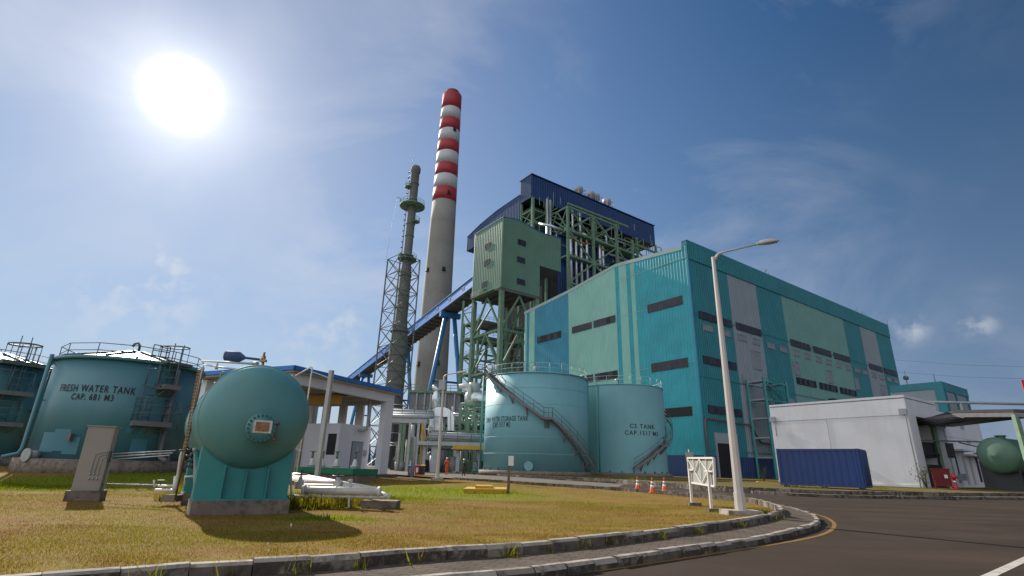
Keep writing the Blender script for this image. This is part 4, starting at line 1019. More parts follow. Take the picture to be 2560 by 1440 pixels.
for k in range(len(fz) - 1):
    for i in range(2):
        cb.beam(H(us[0], vs2[i], fz[k]), H(us[0], vs2[i + 1], fz[k + 1]), 0.25)
    cb.beam(H(us[0], vs2[0], fz[k]), H(us[1], vs2[0], fz[k + 1]), 0.25)
for k in range(70):
    u, v, z = rb_.uniform(56, 68), rb_.uniform(1, 19), rb_.uniform(3, 36)
    q = rb_.random()
    if q < 0.45: cb.beam(H(u, v, z), H(u, v, z + rb_.uniform(3, 9)), 0.25)
    elif q < 0.75: cb.beam(H(u, v, z), H(u + rb_.uniform(2, 6), v, z), 0.22)
    else: cb.beam(H(u, v, z), H(u, v + rb_.uniform(3, 9), z), 0.25)
cb.build('bracing', 'steel_green', ps); dk.build('deck', 'deck', ps); hr.build('railing', 'steel_green', ps)
for v, z0, z1 in ((12.5, 4, 38), (15, 8, 33), (6, 2, 27)):
    mb = MB(); mb.tube([H(68, v, z0), H(68, v, z1)], 0.32, 8); mb.build('pipe', 'dark_red' if v == 12.5 else 'pipe_white', ps)
# electrostatic precipitator: grey mass that closes the view behind
es = thing('filter_house', 'dull grey concrete and steel block under the boiler, mostly hidden by pipework', 'building', H(80, 50, 0.1))
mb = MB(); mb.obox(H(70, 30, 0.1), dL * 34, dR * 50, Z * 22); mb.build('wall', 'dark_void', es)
mb = MB(); mb.obox(H(69.5, 29.5, 22.1), dL * 35, dR * 51, Z * 0.5); mb.build('roof', 'deck', es)
# ------------------------------------------------------------------ conveyor gallery
A0 = H(UE, V0 + 5.5, 58.8)
pa = PV(1180, 678, V0 + 3.0)
A0 = H(UE - 0.3, V0 + 5.0, Rp(1180, 683, H(UE, V0 + 3, 0).length).z)
B0 = Rp(868, 957, 330)
dG = (B0 - A0); gl = dG.length; dG = dG / gl
sG = V((dG.x, dG.y, 0)).normalized(); sG = V((-sG.y, sG.x, 0)) * -1           # sideways
if sG.dot(V((0, 1, 0))) < 0: sG = -sG
nG = dG.cross(sG); nG = nG if nG.z > 0 else -nG
cv = thing('conveyor_gallery', 'long sloping blue conveyor gallery climbing to the green transfer tower', 'conveyor', A0)
GW, GH = 5.6, 3.3
mb = MB()
mb.obox(A0, dG * gl, nG * GH, sG * 0.15); mb.obox(A0 + sG * GW, dG * gl, nG * GH, sG * 0.15); mb.obox(A0 + nG * 0.05 - sG * 0.25, dG * gl, nG * 0.35, sG * 0.2)
mb.build('side_wall', 'blue_trim', cv)
mb = MB(); mb.obox(A0 + nG * GH - sG * 0.3, dG * gl, nG * 0.2, sG * (GW + 0.8)); mb.build('roof', 'blue_steel', cv)
mb = MB(); mb.obox(A0 - nG * 0.12 + sG * 0.15, dG * gl, nG * 0.12, sG * (GW - 0.15))
k = 0.0
while k < gl: mb.obox(A0 + dG * k - nG * 0.55 + sG * 0.1, dG * 0.35, nG * 0.43, sG * (GW - 0.1)); k += 4.6
mb.build('underside', 'soffit', cv)
k = 6.0
while k < gl - 8:
    mb = MB(); o = A0 + dG * k - sG * 0.02
    for j in range(2):
        c = o + dG * (j * 1.15) + nG * 1.5; mb.m = 0; mb.obox(c - sG * 0.06, dG * 0.95, nG * 1.0, sG * 0.06); mb.m = 1; mb.obox(c + dG * 0.14 + nG * 0.14 - sG * 0.075, dG * 0.67, nG * 0.72, sG * 0.02)
    mb.build('window', ['pipe_white', 'glass'], cv); k += 11.8
def trestle(px, label, spread=6.5, lean=None):
    d = ray(px, 700); n = V((d.y, -d.x, 0)); t = (EYE - A0).dot(n) / dG.dot(n); c = A0 + dG * t
    tr = thing('conveyor_trestle', label, 'trestle', V((c.x, c.y, 0.1)), 'blue trestles carrying the conveyor')
    h_ = V((dG.x, dG.y, 0)).normalized()
    c = c + sG * GW / 2 - nG * 0.6
    mb = MB(); mb.obox(c - sG * 3.6 - h_ * 0.8 - Z * 1.7, sG * 7.2, h_ * 1.6, Z * 1.7); mb.build('crosshead', 'blue_steel', tr)
    feet = []
    for s_ in (-1, 1):
        top = c + sG * s_ * 1.6 - Z * 1.6; ft = V((c.x, c.y, 0.1)) + sG * s_ * spread; feet.append((top, ft))
        mb = MB(); mb.cone(top, ft, 0.75, 0.85, n=10); mb.build('leg', 'blue_steel', tr)
    mb = MB()
    for f in (0.45, 0.8): mb.cone(feet[0][0].lerp(feet[0][1], f), feet[1][0].lerp(feet[1][1], f), 0.35, n=8)
    mb.build('cross_brace', 'blue_steel', tr)
trestle(1112, 'blue A-frame trestle in front of the red and white chimney', 8.5)
trestle(1012, 'blue trestle partly behind the grey vent stack', 8)
trestle(930, 'small far blue trestle at the low end of the conveyor', 7)
# ------------------------------------------------------------------ chimney
ch = thing('chimney', 'very tall concrete chimney with red and white bands round its upper third', 'chimney', Yp(1075, 965, 250))
CY = 250.0
cb_ = Yp(1074, 990, CY); ct_ = Yp(1131, 241, CY); cx, cz = (cb_.x + ct_.x) / 2, ct_.z
ch.location = (cx, CY, 0.0); ROOT[ch.name] = V((cx, CY, 0))
def radius_at(py, w_px): 
    p, q = Yp(1100 - w_px / 2, py, CY), Yp(1100 + w_px / 2, py, CY); return (q - p).length / 2
rT, rB = radius_at(245, 46.5), radius_at(960, 82)
zB_ = Yp(1075, 960, CY).z
def cr(z): return rT + (rB - rT) * (cz - z) / (cz - zB_)
zb_list = [Yp(1130, y, CY - rT).z for y in (263, 290, 318, 346, 374, 404, 433, 464, 497)]
prof = [(cr(0), 0), (cr(zb_list[-1]), zb_list[-1])]
mb = MB(); n_ = 24; pr = [(cr(zb_list[-1] * k / 12), zb_list[-1] * k / 12) for k in range(13)]; mb.lathe(pr, V((cx, CY, 0)), 48); mb.build('shaft', 'concrete', ch)
zz = [zb_list[-1]] + zb_list[-2::-1] + [cz]
for k in range(len(zz) - 1):
    mb = MB(); mb.lathe([(cr(zz[k]) + 0.05, zz[k]), (cr(zz[k + 1]) + 0.05, zz[k + 1])], V((cx, CY, 0)), 48); mb.build('painted_band', 'chimney_red' if k % 2 == 0 else 'chimney_white', ch)
mb = MB(); mb.lathe([(rT * 0.72, cz - 1), (rT * 0.72, cz + 2.6), (rT * 0.66, cz + 2.9), (rT * 0.6, cz + 2.9)], V((cx, CY, 0)), 32); mb.build('flue_cap', 'dark_red', ch)
for px, py in ((1137, 322), (1122, 481), (1109, 672), (1065, 672), (1094, 906), (1041, 908)):
    d = ray(px, py); d = V((d.x, d.y, d.z)); zz_ = Yp(px, py, CY - rB * 0.8).z; r_ = cr(zz_)
    p = Yp(px, py, CY - r_ * 0.85); e = V((p.x - cx, p.y - CY, 0)).normalized(); p = V((cx, CY, 0)) + e * r_ + Z * p.z; t = Z.cross(e)
    mb = MB(); mb.obox(p - t * 0.8 - e * 0.1 - Z * 1.0, t * 1.6, e * 0.3, Z * 2.0); mb.obox(p - t * 1.0 - Z * 1.2, t * 2.0, e * 0.9, Z * 0.2); mb.build('opening', 'dark_void', ch)
# ------------------------------------------------------------------ vent stack in a lattice mast
SY = 118.0
s0, s1 = Yp(985, 985, SY), Yp(1040, 421, SY); sx = (s0.x + s1.x) / 2
vs = thing('vent_stack', 'slim weathered grey steel stack held inside a dark lattice mast', 'stack', V((sx, SY, 0.1)))
def sz(y): return Yp(1010, y, SY).z
def sr(w_, y): return w_ / 2 * (Yp(1011, y, SY) - Yp(1010, y, SY)).length
so_ = V((sx, SY, 0))
mb = MB(); mb.lathe([(sr(50, 970), 0.1), (sr(46, 965), sz(965)), (sr(45, 860), sz(860)), (sr(30, 800), sz(800)), (sr(28, 700), sz(700)), (sr(27, 680), sz(680)), (sr(21, 655), sz(655)), (sr(20.5, 520), sz(520)), (sr(20, 432), sz(432)), (sr(24, 430), sz(430)), (sr(24, 421), sz(421)), (sr(19, 416), sz(416)), (sr(15, 416), sz(416))], so_, 28)
for y in (460, 500, 560, 590, 640, 690, 740, 770, 830, 890, 930): 
    r_ = sr(22 if y < 640 else 29 if y < 800 else 46, y); mb.lathe([(r_ * 0.9, sz(y) - 0.15), (r_ * 1.04, sz(y) - 0.15), (r_ * 1.04, sz(y) + 0.15), (r_ * 0.9, sz(y) + 0.15)], so_, 28)
mb.build('shaft', 'concrete_stack', vs)
mb = MB(); zp = sz(517); rp = sr(62, 517)
mb.lathe([(sr(20, 517), zp), (rp, zp), (rp, zp + 0.3), (sr(20, 517), zp + 0.3)], so_, 36)
for k in range(8):
    a = k * 0.785; e = V((math.cos(a), math.sin(a), 0)); mb.beam(so_ + e * 0.8 + Z * (zp - 1.2), so_ + e * rp * 0.95 + Z * zp, 0.14)
rails(mb, [so_ + V((math.cos(a), math.sin(a), 0)) * rp * 0.98 + Z * (zp + 0.3) for a in [k * 0.2618 for k in range(25)]], 1.15, 0.045, 1.1)
mb.build('platform', 'steel_green', vs)
for y, side_ in ((470, -1), (556, 1)):
    mb = MB(); z = sz(y); c = so_ + V((side_ * sr(24, y), -0.3, z)); mb.lathe([(0.05, 0), (1.1, 0), (1.1, 0.2), (0.05, 0.2)], c, 14)
    rails(mb, [c + V((math.cos(a), math.sin(a), 0.02)) * 1.05 + Z * 0.2 for a in [k * 0.5 for k in range(13)]], 1.1, 0.04, 1.0); mb.build('side_platform', 'steel_green', vs)
mb = MB(); z = sz(650); mb.lathe([(sr(28, 650), z), (sr(46, 650), z), (sr(46, 650), z + 0.3), (sr(28, 650), z + 0.3)], so_, 24); rails(mb, [so_ + V((math.cos(a), math.sin(a), 0)) * sr(45, 650) + Z * (z + 0.3) for a in [k * 0.3142 for k in range(21)]], 1.1, 0.045, 1.2); mb.build('platform', 'steel_green', vs)
mb = MB(); xl = -sr(24, 600); 
for o_ in (-0.25, 0.25): mb.cone(so_ + V((xl - 0.15, -0.6 + o_, sz(650))), so_ + V((xl - 0.15, -0.6 + o_, sz(430))), 0.05, n=5)
z = sz(650)
while z < sz(430): mb.lathe([(0.30, 0), (0.32, 0.05)], so_ + V((xl - 0.3, -0.6, z)), 8); z += 1.5
mb.build('ladder', 'rail', vs)
mb = MB(); p = so_ + V((-sr(20, 421), 0, sz(425))); mb.cone(p, p + Z * (sz(388) - sz(425)), 0.05, 0.02, n=5); mb.build('lightning_rod', 'rail', vs)
mb = MB(); p = so_ + V((-rp, -0.3, zp + 0.3)); mb.beam(p, p + Z * 2.0, 0.1); mb.beam(p + Z * 2.0, p + V((-0.9, 0, 2.1)), 0.1); mb.tube([p + V((-0.9, 0, 2.1)), p + V((-1.6, 0, -9)), p + V((-2.0, 0, -16))], 0.02, 4); mb.build('davit', 'rail', vs)
# lattice mast (4 legs)
tl = [Yp(972, 652, SY + 1), Yp(994, 640, SY - 4.0), Yp(1050, 652, SY + 0), Yp(1026, 664, SY + 4.5)]
hw = (tl[2].x - tl[0].x) / 2; cxl = (tl[2].x + tl[0].x) / 2
bl = [Yp(938, 975, SY), Yp(1027, 985, SY)]; hb = (bl[1].x - bl[0].x) / 2
zt_ = tl[0].z
Tp = [V((cxl - hw, SY, zt_)), V((cxl, SY - hw, zt_)), V((cxl + hw, SY, zt_)), V((cxl, SY + hw, zt_))]
zb0 = bl[0].z; f_ = (zt_ - 0.1) / (zt_ - zb0); hg = hw + (hb - hw) * f_
Bp = [V((cxl - hg, SY, 0.1)), V((cxl, SY - hg, 0.1)), V((cxl + hg, SY, 0.1)), V((cxl, SY + hg, 0.1))]
lt = MB(); lattice(lt, Bp, Tp, 11, 0.28, 0.13); lt.build('lattice_mast', 'rail', vs)
# ------------------------------------------------------------------ storage tanks
def tank_at(xl, xr, y, r_center):
    a, b = ray(xl, y), ray(xr, y); ta, tb = math.atan2(a.x, a.y), math.atan2(b.x, b.y)
    m, hlf = (ta + tb) / 2, (tb - ta) / 2
    return V((math.sin(m) * r_center, math.cos(m) * r_center, 0)), r_center * math.sin(hlf)
class Cyl:                                                     # points on a tank wall; phi = 0 faces the road, + to the right
    def __init__(s, c, r):
        s.c, s.r = c, r; s.e = V((-c.x, -c.y, 0)).normalized(); s.t = V((-s.e.y, s.e.x, 0))
    def n(s, phi): return s.e * math.cos(phi) + s.t * math.sin(phi)
    def p(s, phi, z, d=0.0): return s.c + s.n(phi) * (s.r + d) + Z * z
    def hit(s, x, y):
        d = ray(x, y); a = d.x * d.x + d.y * d.y; ox, oy = EYE.x - s.c.x, EYE.y - s.c.y
        b = ox * d.x + oy * d.y; q = ox * ox + oy * oy - s.r ** 2; disc = max(0, b * b - a * q); t = (-b - math.sqrt(disc)) / a
        w_ = EYE + d * t; e = V((w_.x - s.c.x, w_.y - s.c.y, 0)); return math.atan2(e.dot(s.t), e.dot(s.e)), w_.z
def helix(cy, a0, a1, z0, z1, d, n): return [cy.p(a0 + (a1 - a0) * k / n, z0 + (z1 - z0) * k / n, d) for k in range(n + 1)]
def spiral_stair(par, cy, segs):
    st_, rl2 = MB(), MB()
    for (a0, a1, z0, z1) in segs:
        n = max(4, int(abs(a1 - a0) * cy.r / 0.5))
        for d in (0.12, 0.95):
            P = helix(cy, a0, a1, z0, z1, d, n)
            for p, q in zip(P, P[1:]): st_.beam(p, q, 0.06, 0.26)
        if abs(z1 - z0) > 0.1:
            m = int(abs(z1 - z0) / 0.22)
            for k in range(m):
                f = (k + .5) / m; a = a0 + (a1 - a0) * f; st_.box(cy.p(a, z0 + (z1 - z0) * f, 0.53), (0.8, 0.26, 0.04), ax=cy.n(a))
        else:
            P0, P1 = helix(cy, a0, a1, z0, z1, 0.1, n), helix(cy, a0, a1, z0, z1, 0.98, n)
            for k in range(n): st_.poly([P0[k] + Z * .05, P0[k + 1] + Z * .05, P1[k + 1] + Z * .05, P1[k] + Z * .05]); st_.poly([P0[k] - Z * .02, P1[k] - Z * .02, P1[k + 1] - Z * .02, P0[k + 1] - Z * .02])
        rails(rl2, helix(cy, a0, a1, z0 + .1, z1 + .1, 0.95, n), 1.05, 0.03, 1.3)
        for k in range(1, 4):
            f = k / 4; a = a0 + (a1 - a0) * f; z = z0 + (z1 - z0) * f
            st_.beam(cy.p(a, z - 1.0, 0), cy.p(a, z - .1, 0.9), 0.08); st_.beam(cy.p(a, z - 1.0, -0.02), cy.p(a, z - .1, 0.02), 0.1)
    st_.build('staircase', 'deck', par); rl2.build('stair_railing', 'rail', par)
def tank_text(par, cy, lines, phi_c, z_c, mt='letter', d=0.025):
    mb = MB(); z = z_c
    for s_, size, sxx in lines:
        add_text(mb, s_, size, lambda x, y, zz=z: cy.p(phi_c + x / cy.r, zz + y, d), sxx); z -= size * 1.12
    return mb.build('lettering', mt, par)
def store_tank(label, xl, xr, y, rc, ytop, base_z, mats, text, stair, shade_edge=None, text_px=None):
    c, r = tank_at(xl, xr, y, rc); cy = Cyl(c, r)
    zt = Rp((xl + xr) / 2, ytop, rc - r).z
    t = thing('storage_tank', label, 'tank', c + Z * (base_z - 0.35)); 
    mb = MB()
    if shade_edge is None: mb.lathe([(r, base_z), (r, zt)], c, 96)
    else:
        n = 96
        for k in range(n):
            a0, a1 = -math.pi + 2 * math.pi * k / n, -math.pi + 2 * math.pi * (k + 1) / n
            mb.m = 1 if a1 < shade_edge else 0; i = len(mb.v); mb.v += [cy.p(a0, base_z), cy.p(a1, base_z), cy.p(a1, zt), cy.p(a0, zt)]; mb.face((i, i + 1, i + 2, i + 3), True)  # wall left of this edge takes the painted shade
    for k in range(1, 6):
        z = base_z + (zt - base_z) * k / 6
        if shade_edge is None: mb.lathe([(r + 0.0, z - 0.03), (r + 0.012, z - 0.02), (r + 0.012, z + 0.02), (r, z + 0.03)], c, 96)
    mb.build('shell', mats, t)
    mb = MB(); mb.lathe([(r + 0.09, zt - 0.12), (r + 0.09, zt), (r, zt + 0.02), (0.5, zt + r * 0.12), (0.01, zt + r * 0.12)], c, 64); mb.build('roof', 'tank_teal', t)
    mb = MB(); mb.lathe([(r + 0.55, base_z - 0.5), (r + 0.5, base_z - 0.02), (r + 0.1, base_z)], c, 64); mb.build('plinth', 'concrete_rough', t)
    mb = MB(); rails(mb, [cy.p(a, zt, -0.1) for a in [k * 2 * math.pi / 72 for k in range(73)]], 1.1, 0.03, 1.5); mb.build('roof_railing', 'rail_pale', t)
    mb = MB()
    for k in range(26):
        a = -math.pi + k * 2 * math.pi / 26; mb.box(cy.p(a, base_z + 0.12, 0.06), (0.16, 0.14, 0.24), ax=cy.n(a))
    mb.build('anchor_bolt', 'bolt_teal', t)
    return t, cy, zt
T1, c1_, z1_ = store_tank('pale teal storage tank with a long spiral stair and demin water lettering', 1211.5, 1471, 1060, 66, 929, 0.70, ['tank_teal', 'tank_teal_shade'], None, None)
a_top = c1_.hit(1232, 932)[0]; a_bot, zbot = c1_.hit(1466, 1165); a_l, z_l = c1_.hit(1357, 1047); a_l2, _ = c1_.hit(1376, 1047)
spiral_stair(T1, c1_, [(a_top, a_l, z1_ + 0.1, z_l), (a_l, a_l2, z_l, z_l), (a_l2, a_bot + 0.1, z_l, 0.5)])
mb = MB(); p = c1_.p(a_top - 0.12, z1_ + .1, 0.5); 
for q in (-0.6, 0.6): rails(mb, [p + c1_.n(a_top) * 0.7 + c1_.t * q, p - c1_.n(a_top) * 0.8 + c1_.t * q], 1.2, 0.04, 0.7)
mb.box(p, (1.8, 1.6, 0.1), ax=c1_.n(a_top)); mb.build('stair_landing', 'deck', T1)
a_r, zr = c1_.hit(1320, 1052); a_w, _ = c1_.hit(1229, 1050)
zt1 = c1_.hit(1280, 1052)[1]; sz1 = (c1_.hit(1280, 1042)[1] - zt1) * 1.75
vsx, _f = text_tris('WATER STORAGE TANK', sz1, 1); wraw = max(v[0] for v in vsx) - min(v[0] for v in vsx)
k1 = (a_r - a_w) * c1_.r / wraw
vsd, _f = text_tris('DEMIN WATER STORAGE TANK', sz1, 1); wd_ = max(v[0] for v in vsd) - min(v[0] for v in vsd)
phc = a_r - wd_ * k1 / 2 / c1_.r
mb = MB(); add_text(mb, 'DEMIN WATER STORAGE TANK', sz1, lambda x, y: c1_.p(phc + x / c1_.r, zt1 + y, 0.025), k1)
ph2 = c1_.hit(1252, 1064)[0]; zt2 = c1_.hit(1256, 1068)[1]
add_text(mb, 'CAP.1517 M3', sz1 * 1.1, lambda x, y: c1_.p(ph2 + x / c1_.r, zt2 + y, 0.025), k1 * 0.92); mb.build('lettering', 'letter', T1)
mb = MB(); mb.cone(c1_.p(-1.5, 0.4, 0.35), c1_.p(-1.5, z1_ + 1, 0.35), 0.09, n=8); mb.build('pipe', 'steel_teal', T1); mb = MB(); mb.cone(c1_.p(1.35, 0.4, 0.1), c1_.p(1.35, z1_, 0.1), 0.05, n=6); mb.build('pipe', 'steel_teal', T1); mb = MB()
mb.tube([c1_.p(-1.5, 0.5, 0.35), c1_.p(-1.5, 0.6, 1.2), c1_.p(-1.5, 0.0, 1.2)], 0.09, 8); mb.build('pipe', 'steel_teal', T1)
mb = MB(); am, zm = c1_.hit(1322, 1165); mb.cone(c1_.p(am, zm, 0.0), c1_.p(am, zm, 0.18), 0.42, n=20); mb.cone(c1_.p(am, zm, 0.18), c1_.p(am, zm, 0.24), 0.5, n=20); mb.build('manhole', 'tank_teal', T1)
mb = MB(); av, zv = c1_.hit(1340, 926); mb.lathe([(0.12, 0), (0.12, .35), (.3, .4), (.3, .6), (0.1, .7)], c1_.p(av, z1_ + .1, -1.0), 12); mb.build('roof_vent', 'galv', T1)
T2, c2_, z2_ = store_tank('pale teal storage tank marked cs tank, with its stair curling round the right side', 1442, 1663, 1065, 76.5, 959, 0.72, ['tank_teal', 'tank_teal_shade'], None, None, shade_edge=-0.47)
pa_ = [c2_.hit(x, y) for x, y in ((1582, 1172), (1617, 1150), (1645, 1115))]
ab, zb_ = pa_[0]; am2, zm2 = pa_[2]
slope = (zm2 - zb_) / (am2 - ab)
spiral_stair(T2, c2_, [(ab, am2, zb_, zm2), (am2, am2 + 0.14, zm2, zm2), (am2 + 0.14, am2 + 1.3, zm2, zm2 + slope * 1.16)])
ac, zc = c2_.hit(1608, 1071); szc = (c2_.hit(1608, 1061)[1] - zc) * 1.5
tank_text(T2, c2_, [('CS TANK', szc, 1.02), ('CAP.1517 M3', szc, 1.0)], ac, zc)
mb = MB(); mb.cone(c2_.p(-0.47, 0.6, 0.06), c2_.p(-0.47, z2_, 0.06), 0.07, n=6); mb.build('shell_pipe', 'steel_teal', T2); mb = MB(); mb.cone(c2_.p(-1.15, 1.3, .5), c2_.p(-1.15, z2_, .5), .04, n=5)
z = 1.5
while z < z2_: mb.beam(c2_.p(-1.15, z, 0), c2_.p(-1.15, z, 0.5), 0.06); z += 1.6
mb.build('side_ladder', 'steel_teal', T2)
mb = MB(); av, zv = c2_.hit(1545, 958); mb.lathe([(0.12, 0), (0.12, .35), (.45, .4), (.45, .6), (0.1, .7)], c2_.p(av, z2_ + .1, -1.0), 12); mb.build('roof_vent', 'galv', T2)
# ------------------------------------------------------------------ fresh water tanks (left)
def ladder(mb, p, q, out_, t, w_=0.45, cage=None):
    L = (q - p).length; d = (q - p) / L
    for s_ in (-1, 1): mb.cone(p + out_ * .25 + t * s_ * w_ / 2, q + out_ * .25 + t * s_ * w_ / 2 + d * 1.0, 0.025, n=5)
    k = 0.2
    while k < L: mb.cone(p + out_ * .25 + d * k - t * w_ / 2, p + out_ * .25 + d * k + t * w_ / 2, 0.018, n=4); k += 0.33
    if cage:
        k = cage
        while k < L + 1.0:
            P = [p + d * k + out_ * .25 + out_ * 0.62 * math.sin(a) - t * 0.36 * math.cos(a) for a in [j * math.pi / 8 for j in range(9)]]; mb.tube(P, 0.02, 4); k += 0.75
        for a in (0.5, 1.57, 2.6):
            o_ = out_ * (.25 + 0.62 * math.sin(a)) - t * 0.36 * math.cos(a); mb.cone(p + o_ + d * cage, p + o_ + d * (L + 1.0), 0.018, n=4)
def fresh_tank(label, c, r, zb, zt):
    cy = Cyl(c, r); t = thing('water_tank', label, 'tank', c + Z * (zb - 0.4))
    mb = MB(); mb.lathe([(r, zb), (r, zt)], c, 96); mb.build('shell', 'fresh_teal', t)
    mb = MB(); mb.lathe([(r + 0.12, zt - 0.1), (r + 0.12, zt + 0.05), (r, zt + 0.07), (0.5, zt + .72), (0.01, zt + .75)], c, 64)
    for k in range(16):
        a = k * math.pi / 8; e = cy.n(a); mb.beam(c + e * 0.4 + Z * (zt + .80), c + e * (r - 0.1) + Z * (zt + 0.12), 0.10, 0.12)
    mb.build('roof', 'fresh_teal', t)
    mb = MB(); mb.lathe([(r + 0.45, zb - 0.75), (r + 0.42, zb - 0.02), (r + 0.05, zb)], c, 64); mb.build('plinth', 'concrete_rough', t)
    mb = MB(); rails(mb, [cy.p(a, zt, -0.08) for a in [k * 2 * math.pi / 72 for k in range(73)]], 0.66, 0.02, 1.55); mb.build('roof_railing', 'rail', t)
    return t, cy
FR = 33.0
fc, fr_ = tank_at(103, 492, 1012, FR)
fzt = Rp(330, 898, FR - fr_).z; fzb = Rp(320, 1151, FR - fr_).z
FT, fcy = fresh_tank('teal fresh water tank with caged ladders, platforms and roof rail beside the lawn', fc, fr_, fzb, fzt)
def ft_text(s_, xl, xr, y0, yc):
    a0, _ = fcy.hit(xl, y0); a1, _ = fcy.hit(xr, y0); zz = fcy.hit((xl + xr) / 2, y0)[1]; s = (fcy.hit((xl + xr) / 2, yc)[1] - zz) * 1.38
    v_, _f = text_tris(s_, s, 1); w_ = max(q[0] for q in v_) - min(q[0] for q in v_); k = (a1 - a0) * fcy.r / w_
    add_text(mb, s_, s, lambda x, y: fcy.p((a0 + a1) / 2 + x / fcy.r, zz + y, 0.025), k)
mb = MB(); ft_text('FRESH WATER TANK', 149, 338, 980, 962); ft_text('CAP. 681 M3', 177, 283, 1000, 984); mb.build('lettering', 'letter', FT)
def patch(x0, x1, y0, y1, mt):
    a0, za = fcy.hit(x0, y0); a1, zb = fcy.hit(x1, y1); mb = MB(); n = 6
    for k in range(n):
        p, q = a0 + (a1 - a0) * k / n, a0 + (a1 - a0) * (k + 1) / n; mb.poly([fcy.p(p, zb, .012), fcy.p(q, zb, .012), fcy.p(q, za, .012), fcy.p(p, za, .012)])
    mb.build('paint_patch', mt, FT)
for a_ in ((112, 130, 1080, 1130, 'patch_teal'), (140, 165, 1072, 1128, 'patch_teal'), (165, 190, 1092, 1136, 'patch_teal'), (318, 352, 1068, 1084, 'patch_teal'), (352, 372, 1068, 1084, 'patch_pale'), (330, 360, 1096, 1140, 'patch_teal')): patch(*a_)
def ft_platform(cy, par, x0, x1, y, extra=None):
    a0, z = cy.hit(x0, y); a1, _ = cy.hit(x1, y); a0, a1 = a0 + 0.02, a1 - 0.06
    mb = MB(); n = 8; P0 = helix(cy, a0, a1, z, z, 0.02, n); P1 = helix(cy, a0, a1, z, z, 0.85, n)
    for k in range(n):
        mb.poly([P0[k], P0[k + 1], P1[k + 1], P1[k]]); mb.poly([P0[k] - Z * .22, P1[k] - Z * .22, P1[k + 1] - Z * .22, P0[k + 1] - Z * .22]); mb.poly([P1[k], P1[k + 1], P1[k + 1] - Z * .22, P1[k] - Z * .22])
    mb.poly([P0[0], P1[0], P1[0] - Z * .22, P0[0] - Z * .22]); mb.poly([P0[-1], P0[-1] - Z * .22, P1[-1] - Z * .22, P1[-1]])
    for a in (a0 + 0.05, (a0 + a1) / 2, a1 - 0.05): mb.beam(cy.p(a, z - 0.5, 0), cy.p(a, z - .2, 0.7), 0.05)
    mb.build('platform', 'deck', par)
    mb = MB(); rails(mb, [cy.p(a0, z, 0.05), cy.p(a0, z, 0.82)] + helix(cy, a0, a1, z, z, 0.84, n)[1:] + [cy.p(a1, z, 0.05)], 1.05, 0.02, 0.9, mids=2); mb.build('platform_railing', 'rail_teal', par)
    return a0, a1, z
pA = ft_platform(fcy, FT, 388, 436, 962); pB = ft_platform(fcy, FT, 322, 412, 1052)
mb = MB(); a = pB[0] + 0.12; ladder(mb, fcy.p(a, pB[2]), fcy.p(a, fzt - 1.2), fcy.n(a), Z.cross(fcy.n(a)), cage=1.6)
a = pA[1] - 0.05; ladder(mb, fcy.p(a, pA[2]), fcy.p(a, fzt), fcy.n(a), Z.cross(fcy.n(a)))
mb.build('caged_ladder', 'rail_teal', FT)
mb = MB(); a = pB[1] + 0.06; ladder(mb, fcy.p(a, fzb), fcy.p(a, pB[2]), fcy.n(a), Z.cross(fcy.n(a)), cage=1.4); mb.build('lower_ladder', 'rail_teal', FT)
mb = MB(); a = pA[1]; zq = fzt + 0.05
mb.box(fcy.p(a, zq, -0.3), (1.3, 1.3, 0.14), ax=fcy.n(a))
P = [fcy.p(a, zq, -0.3) + (fcy.n(a) * math.cos(k * .5236) + fcy.t * math.sin(k * .5236)) * 0.55 for k in range(13)]
for z in (.85, .87): mb.tube([p + Z * z for p in P], 0.022, 5)
for p in P[:-1:2]: mb.cone(p, p + Z * .86, 0.016, n=4)
rails(mb, [fcy.p(pA[1] - 0.35, zq, -0.2), fcy.p(pA[1] - 0.1, zq, -0.2)], .8, 0.025, 0.5, mids=2); mb.build('roof_hatch_cage', 'rail', FT)
mb = MB(); p = c_ = fc + Z * (fzt + .72); mb.tube([p, p + Z * .45, p + Z * .6 + V((-.1, 0, 0)), p + Z * .55 + V((-.3, 0, 0)), p + Z * .4 + V((-.36, 0, 0))], 0.06, 6); mb.build('vent_gooseneck', 'rail', FT)
def wall_pipe(xs, y0, y1, r, mt, d=0.22, foot=True):
    (a0, z0), (a1, z1) = fcy.hit(xs[0], y0), fcy.hit(xs[1], y1); a = (a0 + a1) / 2
    mb = MB(); P = [fcy.p(a, z0, d), fcy.p(a, z1, d)]
    if foot: P += [fcy.p(a, z1 - .25, d + .1), fcy.p(a, z1 - .4, d + .6)]
    mb.tube(P, r, 8)
    for f in (0.1, 0.5, 0.9): z = z0 + (z1 - z0) * f; mb.beam(fcy.p(a, z, 0), fcy.p(a, z, d), 0.06)
    mb.build('wall_pipe', mt, FT)
wall_pipe((142, 80), 890, 1120, 0.09, 'fresh_teal'); wall_pipe((488, 452), 935, 1100, 0.05, 'deck', foot=False); wall_pipe((436, 396), 925, 1130, 0.10, 'deck', 0.2)
mb = MB(); a, z = fcy.hit(180, 1093); mb.box(fcy.p(a, z, 0.12), (0.25, 0.16, 0.3), ax=fcy.n(a)); mb.build('junction_box', 'deck', FT)
mb = MB(); a, z = fcy.hit(95, 1138); mb.cone(fcy.p(a, z, 0), fcy.p(a, z, 0.4), 0.2, n=14); mb.cone(fcy.p(a, z, 0.4), fcy.p(a, z, 0.48), 0.28, n=14); mb.build('nozzle', 'pipe_grey', FT)
